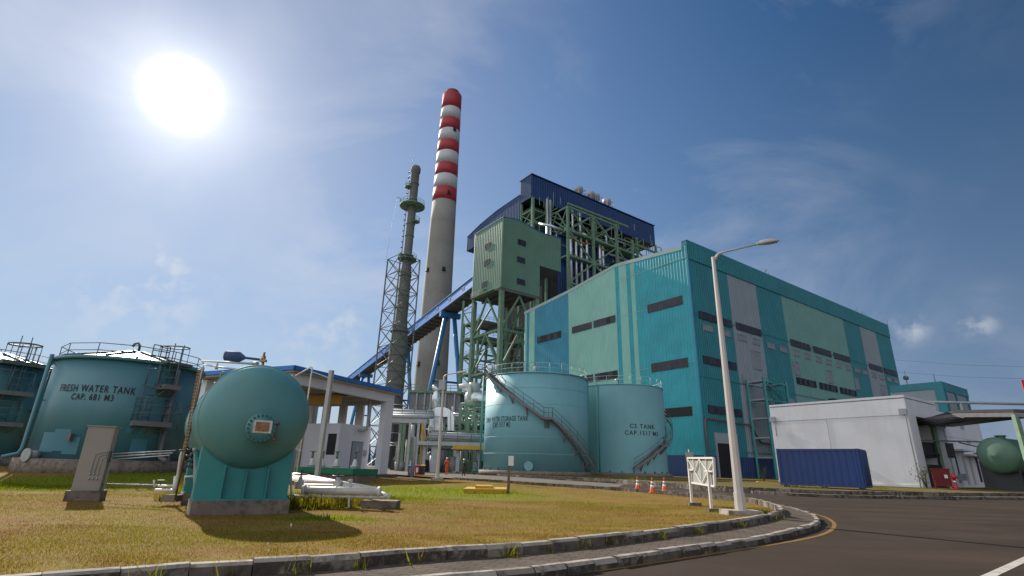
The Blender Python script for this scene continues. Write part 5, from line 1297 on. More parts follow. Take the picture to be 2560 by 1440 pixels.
# second fresh water tank, cut by the frame
gl_, gr2 = ray(-190, 1010), ray(136, 1010)
gc2, gr_2 = tank_at(-250, 135, 1010, 42)
gzt = Rp(70, 912, 42 - gr_2).z; gzb = Rp(40, 1141, 42 - gr_2).z
FT2, gcy = fresh_tank('dark teal water tank half cut off by the picture edge, behind the fresh water tank', gc2, gr_2, gzb, gzt)
qA = ft_platform(gcy, FT2, -60, 72, 972); qB = ft_platform(gcy, FT2, -60, 45, 1052)
mb = MB(); a, _ = gcy.hit(40, 940); ladder(mb, gcy.p(a, qA[2]), gcy.p(a, gzt), gcy.n(a), Z.cross(gcy.n(a)), cage=1.6); a, _ = gcy.hit(12, 1000); ladder(mb, gcy.p(a, qB[2]), gcy.p(a, qA[2] + 2), gcy.n(a), Z.cross(gcy.n(a))); mb.build('caged_ladder', 'rail_teal', FT2)
mb = MB(); a, _ = gcy.hit(56, 905); p = gcy.p(a, gzt, -.3); mb.box(p, (1.6, 2.0, 0.2), ax=gcy.n(a))
P = [p + (gcy.n(a) * math.cos(k * .5236) + gcy.t * math.sin(k * .5236)) * 0.7 for k in range(13)]
for z in (1.1, 1.13): mb.tube([q + Z * z for q in P], 0.03, 5)
for q in P[:-1:2]: mb.cone(q, q + Z * 1.12, 0.025, n=4)
mb.build('roof_hatch_cage', 'rail', FT2)
mb = MB(); (a0, z0), (a1, z1) = gcy.hit(104, 920), gcy.hit(34, 1135); a = gcy.hit(75, 1020)[0]
mb.tube([gcy.p(a + .35, gzt - .35, .2), gcy.p(a + .05, gzt - .35, .25), gcy.p(a, gzt - .8, .3), gcy.p(a, gzb, .3)], 0.11, 8)
for f in (.2, .5, .8): z = gzb + (gzt - gzb) * f; mb.beam(gcy.p(a, z, 0), gcy.p(a + .15, z, 0.3), 0.07)
mb.build('wall_pipe', 'rust_pipe', FT2)
# low building glimpsed between tank and vessel
lb = thing('low_shed', 'pale shed with a brown-edged roof between the water tank and the round vessel', 'shed', Rp(530, 1150, 58))
q0, q1 = Rp(490, 960, 58), Rp(760, 960, 52); dq = (q1 - q0); dq.z = 0
mb = MB(); mb.obox(V((q0.x, q0.y, .2)), dq, V((-.5, 6, 0)), Z * (Rp(520, 985, 58).z)); mb.build('wall', 'inner_wall', lb)
mb = MB(); mb.obox(V((q0.x, q0.y - .6, Rp(520, 962, 58).z - 0.6)), dq, V((-.5, 7, 0)), Z * 0.6); mb.build('roof', 'steel_green', lb)
# ------------------------------------------------------------------ round pressure vessel in the foreground
VF = Gp(600, 1279, 0.11)
pl_, pr_ = Gp(472, 1281, 0.10), Gp(724, 1275, 0.10)
vx = (pr_ - pl_); vx.z = 0; wpl = vx.length * 0.96; vx.normalize()
vyp = Gp(490, 1190, 0.6)
vy = V((-vx.y, vx.x, 0)) # away from the road
# vessel axis: the far end shows to the left of the near end
ves = thing('pressure_vessel', 'big teal horizontal pressure vessel with a round manhole end on two saddles', 'vessel', (pl_ + pr_) / 2)
ca = Yp(651, 1036, (pl_.y + pr_.y) / 2 - 0.4)                       # middle of the near dished end
rv = 138 * (Yp(642, 1038, ca.y) - Yp(641, 1038, ca.y)).length * 0.945
axis = (vy + vx * 0.035).normalized()
ca = ca + axis * 0.50; ca.z = ca.z
LEN = 3.9
prof = [(0.002, -0.52), (rv * 0.3, -0.495), (rv * 0.55, -0.43), (rv * 0.75, -0.33), (rv * 0.88, -0.215), (rv * 0.96, -0.10), (rv * 0.99, -0.03), (rv, 0.0), (rv, LEN), (rv * 0.96, LEN + .12), (rv * 0.8, LEN + .3), (rv * 0.5, LEN + .45), (0.002, LEN + .52)]
mb = MB(); mb.lathe(prof, ca, 72, axis=axis)
for z in (0.02, LEN * .33, LEN * .66, LEN - .02): mb.lathe([(rv, z - 0.035), (rv + 0.016, z - 0.02), (rv + 0.016, z + 0.02), (rv, z + 0.035)], ca, 72, axis=axis)
mb.build('shell', 'vessel_teal', ves)
# manhole
mc = Yp(652, 1070, ca.y - 0.62)
ps_ = (Yp(653, 1070, mc.y) - Yp(652, 1070, mc.y)).length
rm = 35 * ps_
mb = MB(); mb.lathe([(rm * 0.8, 0.3), (rm * 0.8, 0.02), (rm, 0.02), (rm, -0.05), (rm * 0.99, -0.06), (0.002, -0.065)], mc, 40, axis=axis); mb.build('manhole_cover', 'vessel_teal', ves)
side_v = axis.cross(Z).normalized()
if side_v.x < 0: side_v = -side_v
for k in range(20):
    a = k * math.pi / 10 + 0.08; o = mc + (side_v * math.cos(a) + Z * math.sin(a)) * rm * 0.9; mb = MB()
    mb.cone(o - axis * 0.095, o + axis * 0.07, 0.022, n=6); mb.build('bolt', 'bolt_teal', ves)
mb = MB(); mb.lathe([(rm * 1.35, .43), (rm * 1.37, .41), (rm * 1.3, .40)], ca - axis * (0.0) + (mc - ca) - axis * ((mc - ca).dot(axis)) - axis * 0.86, 40, axis=axis)
mb = MB(); sc_ = mc - axis * 0.068 + side_v * 0.06 * rm + Z * rm * 0.10
mb.m = 0; mb.obox(sc_ - side_v * rm * .62 - Z * rm * .46, side_v * rm * 1.24, Z * rm * .88, -axis * 0.012); mb.m = 1
mb.obox(sc_ - side_v * rm * .46 - Z * rm * .34 - axis * 0.0125, side_v * rm * .9, Z * rm * .64, -axis * 0.004); mb.build('notice_plate', ['pipe_white', 'rust_sign'], ves)
mb = MB(); p = mc + side_v * rm * 1.02 + Z * rm * 0.3 - axis * .04; mb.cone(p, p - Z * rm * 1.0, 0.022, n=8); mb.cone(p, p + Z * .04, 0.06, n=8); mb.cone(p - Z * rm, p - Z * rm * 1.12, 0.05, n=8); mb.beam(p - Z * rm * .95, p - Z * rm * .95 - side_v * .15, 0.04); mb.build('davit_arm', 'rust_pipe', ves)
# saddles: the near one a plate with ribs
zt_s = ca.z - rv * 0.25; zp_top = (Gp(600, 1250, 0.10).z)
base = (pl_ + pr_) / 2; 
pz0 = 0.06; pz1 = Yp(600, 1249, base.y).z
def saddle(depth0, tag_):
    o = V((ca.x, ca.y, 0)) + V((axis.x, axis.y, 0)) * depth0
    w2 = wpl / 2 * 0.955; mb = MB(); n = 24
    topz = []
    xs_ = [-w2 + 2 * w2 * k / n for k in range(n + 1)]
    def zt_at(x):
        return ca.z - math.sqrt(max(0.0, (rv + 0.01) ** 2 - x * x)) if abs(x) < rv * 0.86 else ca.z - rv * 0.50
    for dd, nn in ((0, -1), (0.03, 1)):
        for k in range(n):
            xa, xb = xs_[k], xs_[k + 1]; f0 = o + side_v * xa + axis * dd; f1 = o + side_v * xb + axis * dd
            mb.poly([V((f0.x, f0.y, pz1)), V((f1.x, f1.y, pz1)), V((f1.x, f1.y, zt_at(xb))), V((f0.x, f0.y, zt_at(xa)))])
    for k in range(n):
        xa, xb = xs_[k], xs_[k + 1]; f0 = o + side_v * xa; f1 = o + side_v * xb
        mb.poly([V((f0.x, f0.y, zt_at(xa))), V((f1.x, f1.y, zt_at(xb))), V((f1.x, f1.y, zt_at(xb))) + axis * .03, V((f0.x, f0.y, zt_at(xa))) + axis * .03])
    for sg in (-1, 1):
        e = o + side_v * sg * w2; mb.obox(V((e.x, e.y, pz1)), axis * 0.42, side_v * sg * 0.025, Z * (zt_at(w2) - pz1))
    pt = mb.build('saddle', 'vessel_teal_saddle', ves); 
    for f in (-0.5, -0.02, 0.46):
        x = f * w2; e = o + side_v * x; m2 = MB(); h_ = zt_at(x) - pz1 - 0.01; m2.obox(V((e.x, e.y, pz1)) - axis * 0.16, axis * 0.16, side_v * 0.022, Z * h_); r_ = m2.build('stiffener', 'vessel_teal_saddle', pt)
    m2 = MB(); m2.obox(V((o.x, o.y, pz1 - 0.004)) - side_v * (w2 + .02) - axis * 0.2, side_v * (2 * w2 + .04), axis * 0.62, Z * 0.03); m2.build('base_plate', 'vessel_teal_saddle', pt)
d0 = -0.02
saddle(d0, 0); saddle(LEN * 0.72, 1)
for dd in (d0, LEN * 0.72):
    o = V((ca.x, ca.y, 0)) + V((axis.x, axis.y, 0)) * dd; mb = MB()
    mb.obox(V((o.x, o.y, -0.05)) - side_v * wpl * .5 - axis * 0.28, side_v * wpl, axis * 0.85, Z * (pz1 - 0.006 + 0.05)); mb.build('plinth', 'concrete_rough', ves)
mb = MB(); mb.beam(V((ca.x, ca.y, pz1 + .5)) - side_v * wpl * .47 + axis * .42, V((ca.x, ca.y, ca.z - rv * .55)) - side_v * wpl * .47 + axis * (LEN * .7), 0.05); mb.build('tie_bar', 'vessel_teal_saddle', ves)
# relief valve and silencer on top, lifting lug
tv = Yp(657, 925, ca.y + 1.6); tv0 = V((tv.x, tv.y, ca.z + rv * 0.93)); sp = (Yp(658, 925, tv.y) - Yp(657, 925, tv.y)).length
mb = MB(); mb.cone(tv0, tv0 + Z * .12, .07, n=10); b_ = Yp(658, 900, tv.y); mb.cone(tv0, b_, .035, n=8); mb.cone(b_ - Z * .02, b_ + Z * .10, .055, .05, n=10); mb.cone(b_ + Z * .1, b_ + Z * .2, .028, n=8); mb.box(b_ - Z * .02, (.16, .1, .06)); mb.build('relief_valve', 'brass', ves)
e0, e1 = Yp(650, 899, tv.y), Yp(565, 889, tv.y); de = (e0 - e1)
mb = MB(); q = lambda f: e1 + de * f
mb.tube([q(0), q(0.005), q(.40), q(.58), q(1.0)], [.115, .135, .135, .03, .03], 16); mb.build('silencer', 'navy_grey', ves)
mb = MB(); lg = Yp(558, 938, ca.y + 1.2); mb.tube([lg + V((math.cos(a) * .06, 0, math.sin(a) * .08)) for a in [k * .6283 for k in range(10)]], 0.025, 6, closed=True); mb.box(lg - Z * .12, (.14, .03, .14)); mb.build('lifting_lug', 'vessel_teal', ves)
# pipes from the tank roof to the vessel
pw = thing('overhead_pipe', 'thin steel pipes with valves from the water tank roof to the teal vessel', 'pipe', fcy.p(fcy.hit(480, 1000)[0], fzb))
mb = MB(); a_, b_ = Yp(505, 902, ca.y + 6), Yp(645, 910, tv.y + .3); mb.tube([a_, b_], 0.035, 6); mb.cone(b_ - V((.12, 0, 0)), b_ + V((.0, 0, 0)), 0.06, n=8); mb.build('upper_pipe', 'pipe_grey', pw)
mb = MB(); c_, d_ = Yp(510, 912, ca.y + 6), Yp(600, 925, ca.y + 2); mb.tube([c_, d_], 0.03, 6); p = c_.lerp(d_, .42); mb.cone(p - Z * .08, p + Z * .12, .05, .02, n=8); mb.build('lower_pipe', 'pipe_grey', pw)
mb = MB(); p0 = Yp(507, 918, ca.y + 5.5); mb.cone(p0, V((p0.x, p0.y, fzb - .3)), 0.06, n=8); mb.build('standpipe', 'pipe_grey', pw)
# brass chain-like hose column in front of the tank
hs_ = thing('chain_hoist', 'rusty yellow chain hanging in a narrow column at the right edge of the water tank', 'chain', Gp(466, 1220, .2))
t0, t1 = Yp(498, 925, ca.y + 0.9), Yp(463, 1122, ca.y + 0.9)
mb = MB(); n = 46
for k in range(n):
    p = t0.lerp(t1, k / n); q = t0.lerp(t1, (k + .9) / n); mb.m = k % 2
    mb.tube([p + V((-.035, 0, 0)), p + V((.035, 0, 0)), q + V((.035, 0, 0)), q + V((-.035, 0, 0))], 0.014, 5, closed=True)
mb.build('chain_links', ['brass', 'rust'], hs_)
mb = MB(); x0 = t0 + V((.07, .05, 0)); mb.cone(x0, V((x0.x, x0.y, .2)), .02, n=6); mb.build('guide_rod', 'rust_pipe', hs_)
# valve stand left of the vessel
vsd_ = thing('valve_stand', 'white pipe stand with hand valves and flanges left of the teal vessel', 'valve', Gp(432, 1238, .15))
yy = ca.y + 1.4
mb = MB(); L_ = lambda x, y: Yp(x, y, yy)
mb.tube([L_(388, 1225), L_(430, 1226), L_(440, 1222), L_(452, 1140), L_(456, 1128)], .035, 8); mb.cone(L_(436, 1234), L_(441, 1190), .06, .05, n=10); mb.cone(L_(386, 1218), L_(385, 1200), .02, n=6); mb.tube([L_(395, 1214), L_(432, 1216)], .025, 8)
mb.tube([L_(462, 1216), L_(463, 1192), L_(492, 1191)], .028, 8); mb.build('pipe', 'pipe_white', vsd_)
for x, y in ((456, 1130), (402, 1206)): mb = MB(); p = L_(x, y); mb.lathe([(.075, 0), (.085, .012), (.075, .024)], p + Z * .03, 14); mb.cone(p - Z * .06, p + Z * .05, .015, n=6); mb.build('handwheel', 'rail', vsd_)
mb = MB()
for k, (x, y) in enumerate(((462, 1125), (464, 1140), (466, 1152), (466, 1165))): a_ = L_(x, y); mb.tube([a_, a_ + V((.22, .1, .0))], .03, 8); mb.cone(a_ + V((.1, .05, 0)), a_ + V((.13, .06, 0)), .055, n=10)
mb.build('flange', 'dark_steel', vsd_)
mb = MB(); mb.beam(L_(489, 1128), L_(487, 1240), .06); mb.cone(L_(489, 1128), L_(489, 1120), .07, n=8); mb.build('post', 'pipe_grey', vsd_)
mb = MB(); mb.box(L_(430, 1245), (.35, .25, .14)); mb.build('footing', 'concrete_rough', vsd_)
# control cabinet
cb0, cb1 = Gp(158, 1247, .11), Gp(248, 1247, .11); cx_ = (cb1 - cb0); cwid = cx_.length; cx_.normalize(); cyv = V((-cx_.y, cx_.x, 0))
cab = thing('control_cabinet', 'grey-brown metal control cabinet on a mossy concrete block in the lawn', 'cabinet', (cb0 + cb1) / 2)
mb = MB(); cm_ = (cb0 + cb1) / 2; zpl = Yp(200, 1227, cm_.y).z; mb.obox(V((cb0.x, cb0.y, .0)), cx_ * cwid, cyv * .62, Z * (zpl)); mb.build('plinth', 'concrete_rough', cab)
zct = Yp(240, 1067, cm_.y + .1).z; c0 = cm_ + cyv * .1 - cx_ * cwid * .40
mb = MB(); mb.obox(V((c0.x, c0.y, zpl + .003)), cx_ * cwid * .80, cyv * .42, Z * (zct - zpl)); mb.build('body', 'cabinet', cab)
mb = MB(); mb.obox(V((c0.x, c0.y, zct + .004)) - cx_ * .03 - cyv * .03, cx_ * (cwid * .8 + .06), cyv * .5, Z * .025); mb.build('roof', 'cabinet', cab)
mb = MB(); f0 = c0 - cyv * .006; mb.obox(V((f0.x, f0.y, zpl + .06)) + cx_ * .03, cx_ * (cwid * .8 - .06), cyv * .005, Z * (zct - zpl - .1)); mb.build('door', 'cabinet', cab)
mb = MB()
for k in range(3):
    x_ = .30 + .08 * k; zz = zpl + .55; o_ = V((c0.x, c0.y, 0)) - cyv * .03
    mb.tube([o_ + cx_ * x_ + Z * (zpl + .38), o_ + cx_ * x_ + Z * (zz + .28 - .05 * k), o_ + cx_ * (x_ + .05) + Z * (zz + .33 - .05 * k), o_ + cx_ * (cwid * .8) + Z * (zz + .36 - .05 * k)], .009, 5)
    for z_ in (.25, .36): mb.cone(o_ + cx_ * x_ + Z * (zpl + z_), o_ + cx_ * x_ + Z * (zpl + z_ + .05), .018, n=6)
mb.build('conduit', 'pipe_grey', cab)
mb = MB(); p = V((c0.x, c0.y, zpl)) + cx_ * (cwid * .84) + cyv * .2; mb.beam(p - Z * .2, p + Z * .85, .045); mb.build('side_post', 'pipe_grey', cab)
cdt = thing('conduit_run', 'three thin galvanised conduits running from the cabinet to the valve stand', 'conduit', Gp(330, 1200, .2))
for k, (ya, yb) in enumerate(((1135, 1126), (1142, 1132), (1150, 1138))):
    mb = MB(); mb.tube([Yp(272, ya, cm_.y + .3), Yp(440 - k * 8, yb, yy)], .013, 6); mb.build('conduit', 'galv', cdt)
mb = MB(); mb.tube([Yp(254, 1210, cm_.y + .3), Yp(430, 1213, yy)], .018, 6); mb.build('lower_conduit', 'galv', cdt)
for x in (274, 425): mb = MB(); p = Yp(x, 1140, (cm_.y + yy) / 2 + (.1 if x < 300 else .6)); mb.beam(p + Z * .12, p - Z * .15, .05); mb.build('bracket', 'dark_steel', cdt)
# ------------------------------------------------------------------ white pipework right of the vessel
wp = thing('white_pipework', 'low white pipes, flanges and hand valves on concrete sleepers beside the teal vessel', 'pipes', Gp(850, 1255, .1))
py_ = Gp(880, 1268, .1).y
W = lambda x, y, k=0: Yp(x, y, py_ + k)
mb = MB(); rbig = 9.5 * (W(801, 1225) - W(800, 1225)).length; mb.tube([W(757, 1225), W(948, 1229)], rbig, 16); mb.cone(W(945, 1229), W(952, 1229.3), rbig * 1.25, n=16); mb.cone(W(757, 1225), W(764, 1225), rbig * 1.25, n=16); mb.cone(W(838, 1227), W(842, 1227), rbig * 1.15, n=16); mb.build('large_pipe', 'pipe_white', wp)
mb = MB(); mb.tube([W(727, 1180, .1), W(728, 1238, .1), W(733, 1240), W(970, 1243)], .03, 8)
for x in (765, 800, 850, 925): mb.cone(W(x, 1240.5 + (x - 735) * .012), W(x + 4, 1240.5 + (x - 735) * .012), .045, n=8)
mb.build('small_pipe', 'pipe_white', wp)
for k, (x0, y0, x1, y1, r, dz) in enumerate(((735, 1186, 942, 1226, .075, 6.5), (735, 1196, 870, 1216, .085, 5), (760, 1212, 900, 1217, .04, 2.0))):
    mb = MB(); mb.tube([W(x0, y0, dz), W(x1, y1, .25)], r, 12); mb.build('feed_pipe', 'pipe_white', wp)
mb = MB(); mb.tube([W(948, 1232, .3), W(972, 1240, -.1)], .05, 10); mb.build('end_pipe', 'pipe_white', wp)
for x, yb, yt in ((748, 1222, 1172), (843, 1215, 1180)):
    mb = MB(); o = W(x, yb, .35); t = W(x, yt, .35); h_ = t.z - o.z
    mb.m = 0; mb.cone(o, o + Z * h_ * .45, .11, .08, n=12); mb.cone(o + Z * h_ * .3, o + Z * h_ * .36, .13, n=12); mb.cone(o + Z * h_ * .45, o + Z * h_ * .62, .05, .04, n=8)
    pb = mb.build('valve', 'pipe_white', wp); mb = MB(); mb.cone(o + Z * h_ * .62, o + Z * h_ * 1.0, .016, n=6); mb.tube([o + Z * h_ * .72 + V((math.cos(a) * .14, math.sin(a) * .14, 0)) for a in [k * .5236 for k in range(12)]], .016, 5, closed=True)
    for a in (0, 1.57): e = V((math.cos(a), math.sin(a), 0)) * .14; mb.cone(o + Z * h_ * .72 - e, o + Z * h_ * .72 + e, .01, n=4)
    mb.build('handwheel', 'dark_steel', pb)
mb = MB(); mb.beam(W(876, 1198), W(872, 1269), .05); mb.cone(W(876, 1204), W(876, 1199), .06, n=8); mb.build('support', 'pipe_white', wp)
mb = MB(); a_ = W(905, 1243, .25); mb.obox(V((a_.x, a_.y, -.03)), V((.85, 0, 0)), V((0, .5, 0)), Z * (.27)); mb.build('sleeper', 'concrete_rough', wp)
mb = MB(); a_ = W(758, 1243, .5); mb.obox(V((a_.x, a_.y, -.03)), V((.3, 0, 0)), V((0, .3, 0)), Z * (.30)); mb.build('sleeper', 'concrete_rough', wp)
# grey square post, thin white vent pipe behind it
gp = Gp(789, 1217, .11); gt = Yp(824, 926, gp.y)
gpo = thing('square_post', 'tall plain grey square post rising from the white pipework', 'post', V((gp.x, gp.y, .1)))
mb = MB(); tp = V((gp.x, gp.y, gt.z)); mb.beam(V((gp.x, gp.y, .0)), tp, .17, .17, up=V((0.3, 1, 0))); mb.build('shaft', 'pipe_grey', gpo)
mb = MB(); mb.beam(tp - Z * .35, Yp(782, 930, gp.y + .1), .05); mb.build('arm', 'pipe_grey', gpo)
vpt = thing('vent_pipe', 'thin white upright vent pipe bent over at its top, beside the grey post', 'pipe', V((gp.x - .5, gp.y + .4, .1)))
tpz = Yp(781, 917, gp.y + .2); mb = MB(); mb.tube([V((tpz.x, tpz.y, .1)), tpz - Z * .05, tpz + V((-.04, 0, 0)), Yp(738, 940, gp.y + .2)], .035, 8); mb.build('pipe', 'pipe_white', vpt)
mb = MB(); 
for f in (.3, .6): mb.box(V((tpz.x, tpz.y, tpz.z * f)), (.12, .08, .05))
mb.build('clamp', 'pipe_grey', vpt)
# ------------------------------------------------------------------ open pump shelter
e1 = ray(1880, 1182); e1 = V((e1.x, e1.y, 0)).normalized(); e2 = V((-e1.y, e1.x, 0))     # e1 along the open front (away), e2 into the shelter
SB = Gp(965, 1185, 0.3); SB.z = 0
def FD(x, y, d): p = plane(x, y, SB + e2 * d, e2); q = p - SB; return q.dot(e1), p.z
def S(s, d, z): return SB + e1 * s + e2 * d + Z * z
sh = thing('pump_shelter', 'open white concrete pump shelter with a blue roof edge and a small room inside', 'shelter', S(-6, 3, 0.3))
sL, zf1 = FD(738, 929, -.35); sR, zfr = FD(1001, 989, -.35); zF = (zf1 + zfr) / 2
_, zT = FD(739, 917, -.35); zT = max(zT, zF + 0.4)
sc0, _ = FD(949, 1183, 0); sc1, _ = FD(968, 1183, 0)
_, zB0 = FD(985, 1005, 0); zin = FD(966, 1004, 0)[1]
DEP = 9.0; sA = sL + 0.2
mb = MB(); mb.obox(S(sc0, 0, .3), e1 * (sc1 - sc0), e2 * .55, Z * (zF - .3)); mb.build('column', 'white_frame', sh)
for s_, d in ((sA + .3, 0), (sA + .3, DEP - .5), (sc0, DEP - .5), ((sA + sc0) / 2, DEP - .5)):
    mb = MB(); mb.obox(S(s_, d, .3), e1 * .55, e2 * .5, Z * (zF - .35)); mb.build('column', 'white_frame', sh)
mb = MB(); mb.obox(S(sA, -.003, zin), e1 * (sc1 - sA - .002), e2 * .45, Z * (zF - zin - .003)); mb.build('front_beam', 'white_frame', sh)
mb = MB(); mb.obox(S(sA - .3, -.35, zF), e1 * (sR - sA + .3), e2 * (DEP + .7), Z * .12)
for k in range(5): mb.obox(S(sA + 1 + k * (sc0 - sA - 1) / 4.3, .5, zF - .55), e1 * .3, e2 * (DEP - 1), Z * .545)
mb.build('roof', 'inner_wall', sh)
mb = MB(); mb.obox(S(sA - .45, -.5, zF + .12), e1 * (sR - sA + .55), e2 * .14, Z * (zT - zF - .12)); mb.obox(S(sA - .45, -.5, zF + .12), e2 * (DEP + 1), e1 * .13, Z * (zT - zF - .12)); mb.obox(S(sR + .1 - .13, -.35, zF + .12), e2 * (DEP + .8), e1 * .13, Z * (zT - zF - .12)); mb.obox(S(sA - .4, -.36, zF + .13), e1 * (sR - sA + .4), e2 * (DEP + .8), Z * .1)
mb.build('roof_edge', 'blue_trim', sh)
mb = MB(); mb.obox(S(sA - .6, -.6, .05), e1 * (sc1 - sA + 1.2), e2 * (DEP + 1.2), Z * .245); mb.build('floor', 'yard', sh)
# far end wall with openings, back wall
mb = MB(); zo0, zo1 = 3.9, 5.6; y0 = .9
zo1 = min(zo1, zF - .9)
mb.obox(S(sc0 - .12, 2.2, .3), e1 * .2, e2 * (DEP - 2.7), Z * (zo0 - .3)); mb.obox(S(sc0 - .12, .55, zo1), e1 * .2, e2 * (DEP - 1.05), Z * (zF - zo1 - .01))
for d in (2.2, 4.0, 5.8, 7.6): mb.obox(S(sc0 - .12, d, zo0), e1 * .2, e2 * .75, Z * (zo1 - zo0))
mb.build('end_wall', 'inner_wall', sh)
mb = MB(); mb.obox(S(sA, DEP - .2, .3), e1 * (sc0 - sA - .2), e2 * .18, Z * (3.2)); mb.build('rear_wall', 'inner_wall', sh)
# the room
rd = 1.0
r0, _ = FD(838, 1172, rd); r1, _ = FD(917, 1174, rd); _, rz = FD(852, 1058, rd)
rm0 = MB(); rm0.obox(S(r0, rd, .31), e1 * (r1 - r0), e2 * 3.4, Z * (rz - .31)); room = rm0.build('room', 'white_frame', sh)
d0, dz0 = FD(873, 1172, rd); d1, _ = FD(899, 1172, rd); _, dz1 = FD(885, 1105, rd)
mb = MB(); mb.m = 1; mb.obox(S(d0 - .05, rd - .03, .32), e1 * (d1 - d0 + .1), e2 * .03, Z * (dz1 - .27)); mb.m = 0; mb.obox(S(d0, rd - .05, .32), e1 * (d1 - d0), e2 * .02, Z * (dz1 - .32)); mb.m = 2; mb.obox(S((d0 + d1) / 2 - .12, rd - .056, dz1 - .75), e1 * .24, e2 * .006, Z * .4); mb.build('door', ['door_grey', 'dark_steel', 'inner_wall'], room)
mb = MB(); s_, z = FD(887, 1083, rd); add_text(mb, '1', .55, lambda x, y: S(s_ + x, rd - .012, z - .2 + y), 1.0); mb.build('lettering', 'pipe_grey', room)
mb = MB(); s_, z = FD(911, 1133, rd); mb.obox(S(s_ - .15, rd - .12, z - .2), e1 * .3, e2 * .12, Z * .4); mb.build('switch_box', 'inner_wall', room)
q = plane(822, 1160, S(r0, 0, 0), e1) - SB; dd = q.dot(e2); mb = MB(); mb.obox(S(r0 - .02, dd - .4, 1.6), e1 * .02, e2 * .8, Z * 1.5); mb.build('window', 'dark', room)
mb = MB(); s_, z = FD(910, 1075, rd); mb.tube([S(s_ + .1, rd - .2, zF - .6), S(s_ + .1, rd - .2, z), S(s_ - .3, rd - .2, z - .05), S(s_ - .9, rd - .2, z - .05)], .1, 8); mb.build('exhaust_pipe', 'pipe_grey', sh)
# bridge crane
cr_n = thing('bridge_crane', 'yellow bridge crane beam under the pump shelter roof', 'crane', S(-6, 3, 5))
s_, z = FD(850, 998, .9); mb = MB(); mb.obox(S(s_ - .25, .9, z - .3), e1 * .45, e2 * 7.2, Z * .6); mb.obox(S(s_ - .35, .9, z - .34), e1 * .65, e2 * 7.2, Z * .05); mb.build('beam', 'beam_yellow', cr_n)
mb = MB(); mb.obox(S(s_ - .5, .7, z + .3), e1 * 1.0, e2 * .3, Z * .3); mb.obox(S(s_ - .2, 4, z - .75), e1 * .35, e2 * .5, Z * .42); mb.build('trolley', 'dark_steel', cr_n)
# pumps in the shelter
pk = thing('pump_set', 'grey pump set with a pale control box under the shelter, behind the square post', 'pump', S(r0 - 6, 3, .3))
mb = MB(); s_ = r0 - 3.2
mb.cone(S(s_ - 3, 3, 1.0), S(s_, 3, 1.0), .5, n=16); mb.cone(S(s_ - .2, 3, 1.0), S(s_ + .7, 3, 1.0), .3, n=14); mb.build('motor', 'inner_wall', pk)
mb = MB(); mb.obox(S(s_ - 2.5, .9, .3), e1 * 1.7, e2 * .5, Z * 1.5); mb.build('control_box', 'inner_wall', pk)
mb = MB()
for k in range(4): mb.tube([S(s_ - 3 + k, 1.9, .4), S(s_ - 3 + k, 1.9, 2.6 + .3 * k), S(s_ - 3 + k, 4, 2.6 + .3 * k)], .06, 6)
mb.build('pipe', 'pipe_white', pk)
mb = MB(); mb.obox(S(s_ - 6, DEP - 1.2, .3), e1 * 9, e2 * .8, Z * 2.6); mb.build('panel', 'dark_steel', pk)
# low concrete basin with the green cover
bs = thing('valve_basin', 'low concrete basin with a dark green bolted cover and white valves, by the shelter', 'basin', Gp(820, 1210, .1))
by = Gp(870, 1203, .12).y
a_, b_ = Yp(742, 1176, by + 3), Yp(884, 1184, by); bd = b_ - a_; bd.z = 0; bn = V((-bd.y, bd.x, 0)).normalized()
zt0 = Yp(870, 1187, by).z; zt1_ = Yp(870, 1172, by).z
mb = MB(); mb.obox(V((a_.x, a_.y, -.02)), bd, bn * 1.6, Z * (zt0 + .02)); mb.build('wall', 'concrete_rough', bs)
mb = MB(); mb.obox(V((a_.x, a_.y, zt0 + .003)) - bn * .1 - bd * .01, bd * 1.02, bn * 1.8, Z * (zt1_ - zt0)); mb.build('cover', 'green_cover', bs)
mb = MB()
for k in range(28): p = a_ + bd * (k + .5) / 28 - bn * .02; mb.cone(V((p.x, p.y, zt1_)), V((p.x, p.y, zt1_ + .07)), .03, n=5)
mb.build('bolt', 'rail_pale', bs)
for px in (752, 780, 816, 861):
    f = (px - 742) / 142; p = a_ + bd * f + bn * .7; p.z = zt1_ + .004; mb = MB(); mb.cone(p, p + Z * .55, .22, .06, n=12); mb.cone(p + Z * .1, p + Z * .16, .26, n=12); pv = mb.build('valve', 'pipe_white', bs)
    mb = MB(); mb.cone(p + Z * .5, p + Z * .95, .07, n=8); mb.cone(p + Z * .9, p + Z * .94, .2, n=12); mb.build('actuator', 'steel_green', pv)
dm('pillar_grey', (0.17, 0.17, 0.18), 0.7, 0.12, 0.5, streak=0.3)
# ------------------------------------------------------------------ pipe racks and plant between shelter and tank
def box_px(mb, x0, x1, y0, y1, d, dep): a, b = Yp(x0, y1, d), Yp(x1, y1, d); t = Yp((x0 + x1) / 2, y0, d).z; mb.obox(V((a.x, d, min(a.z, b.z))), V((b.x - a.x, 0, 0)), V((0, dep, 0)), Z * (t - min(a.z, b.z)))
def col_px(mb, x, ytop, d, w_, z0=.1): t = Yp(x, ytop, d); mb.beam(V((t.x, d, z0)), V((t.x, d, t.z)), w_, w_, up=V((0, 1, 0)))
rk_ = thing('pipe_rack', 'grey steel pipe bridge loaded with silver pipes right of the white shelter', 'pipe rack', V((Yp(1040, 1170, 76).x, 76, .1)))
mb = MB(); box_px(mb, 975, 1066, 1044, 1056, 74, 3); mb.build('deck', 'pipe_grey', rk_)
for x in (1028, 1049, 1064):
    mb = MB(); col_px(mb, x, 1040, 74.2, .34); mb.build('column', 'pipe_grey', rk_)
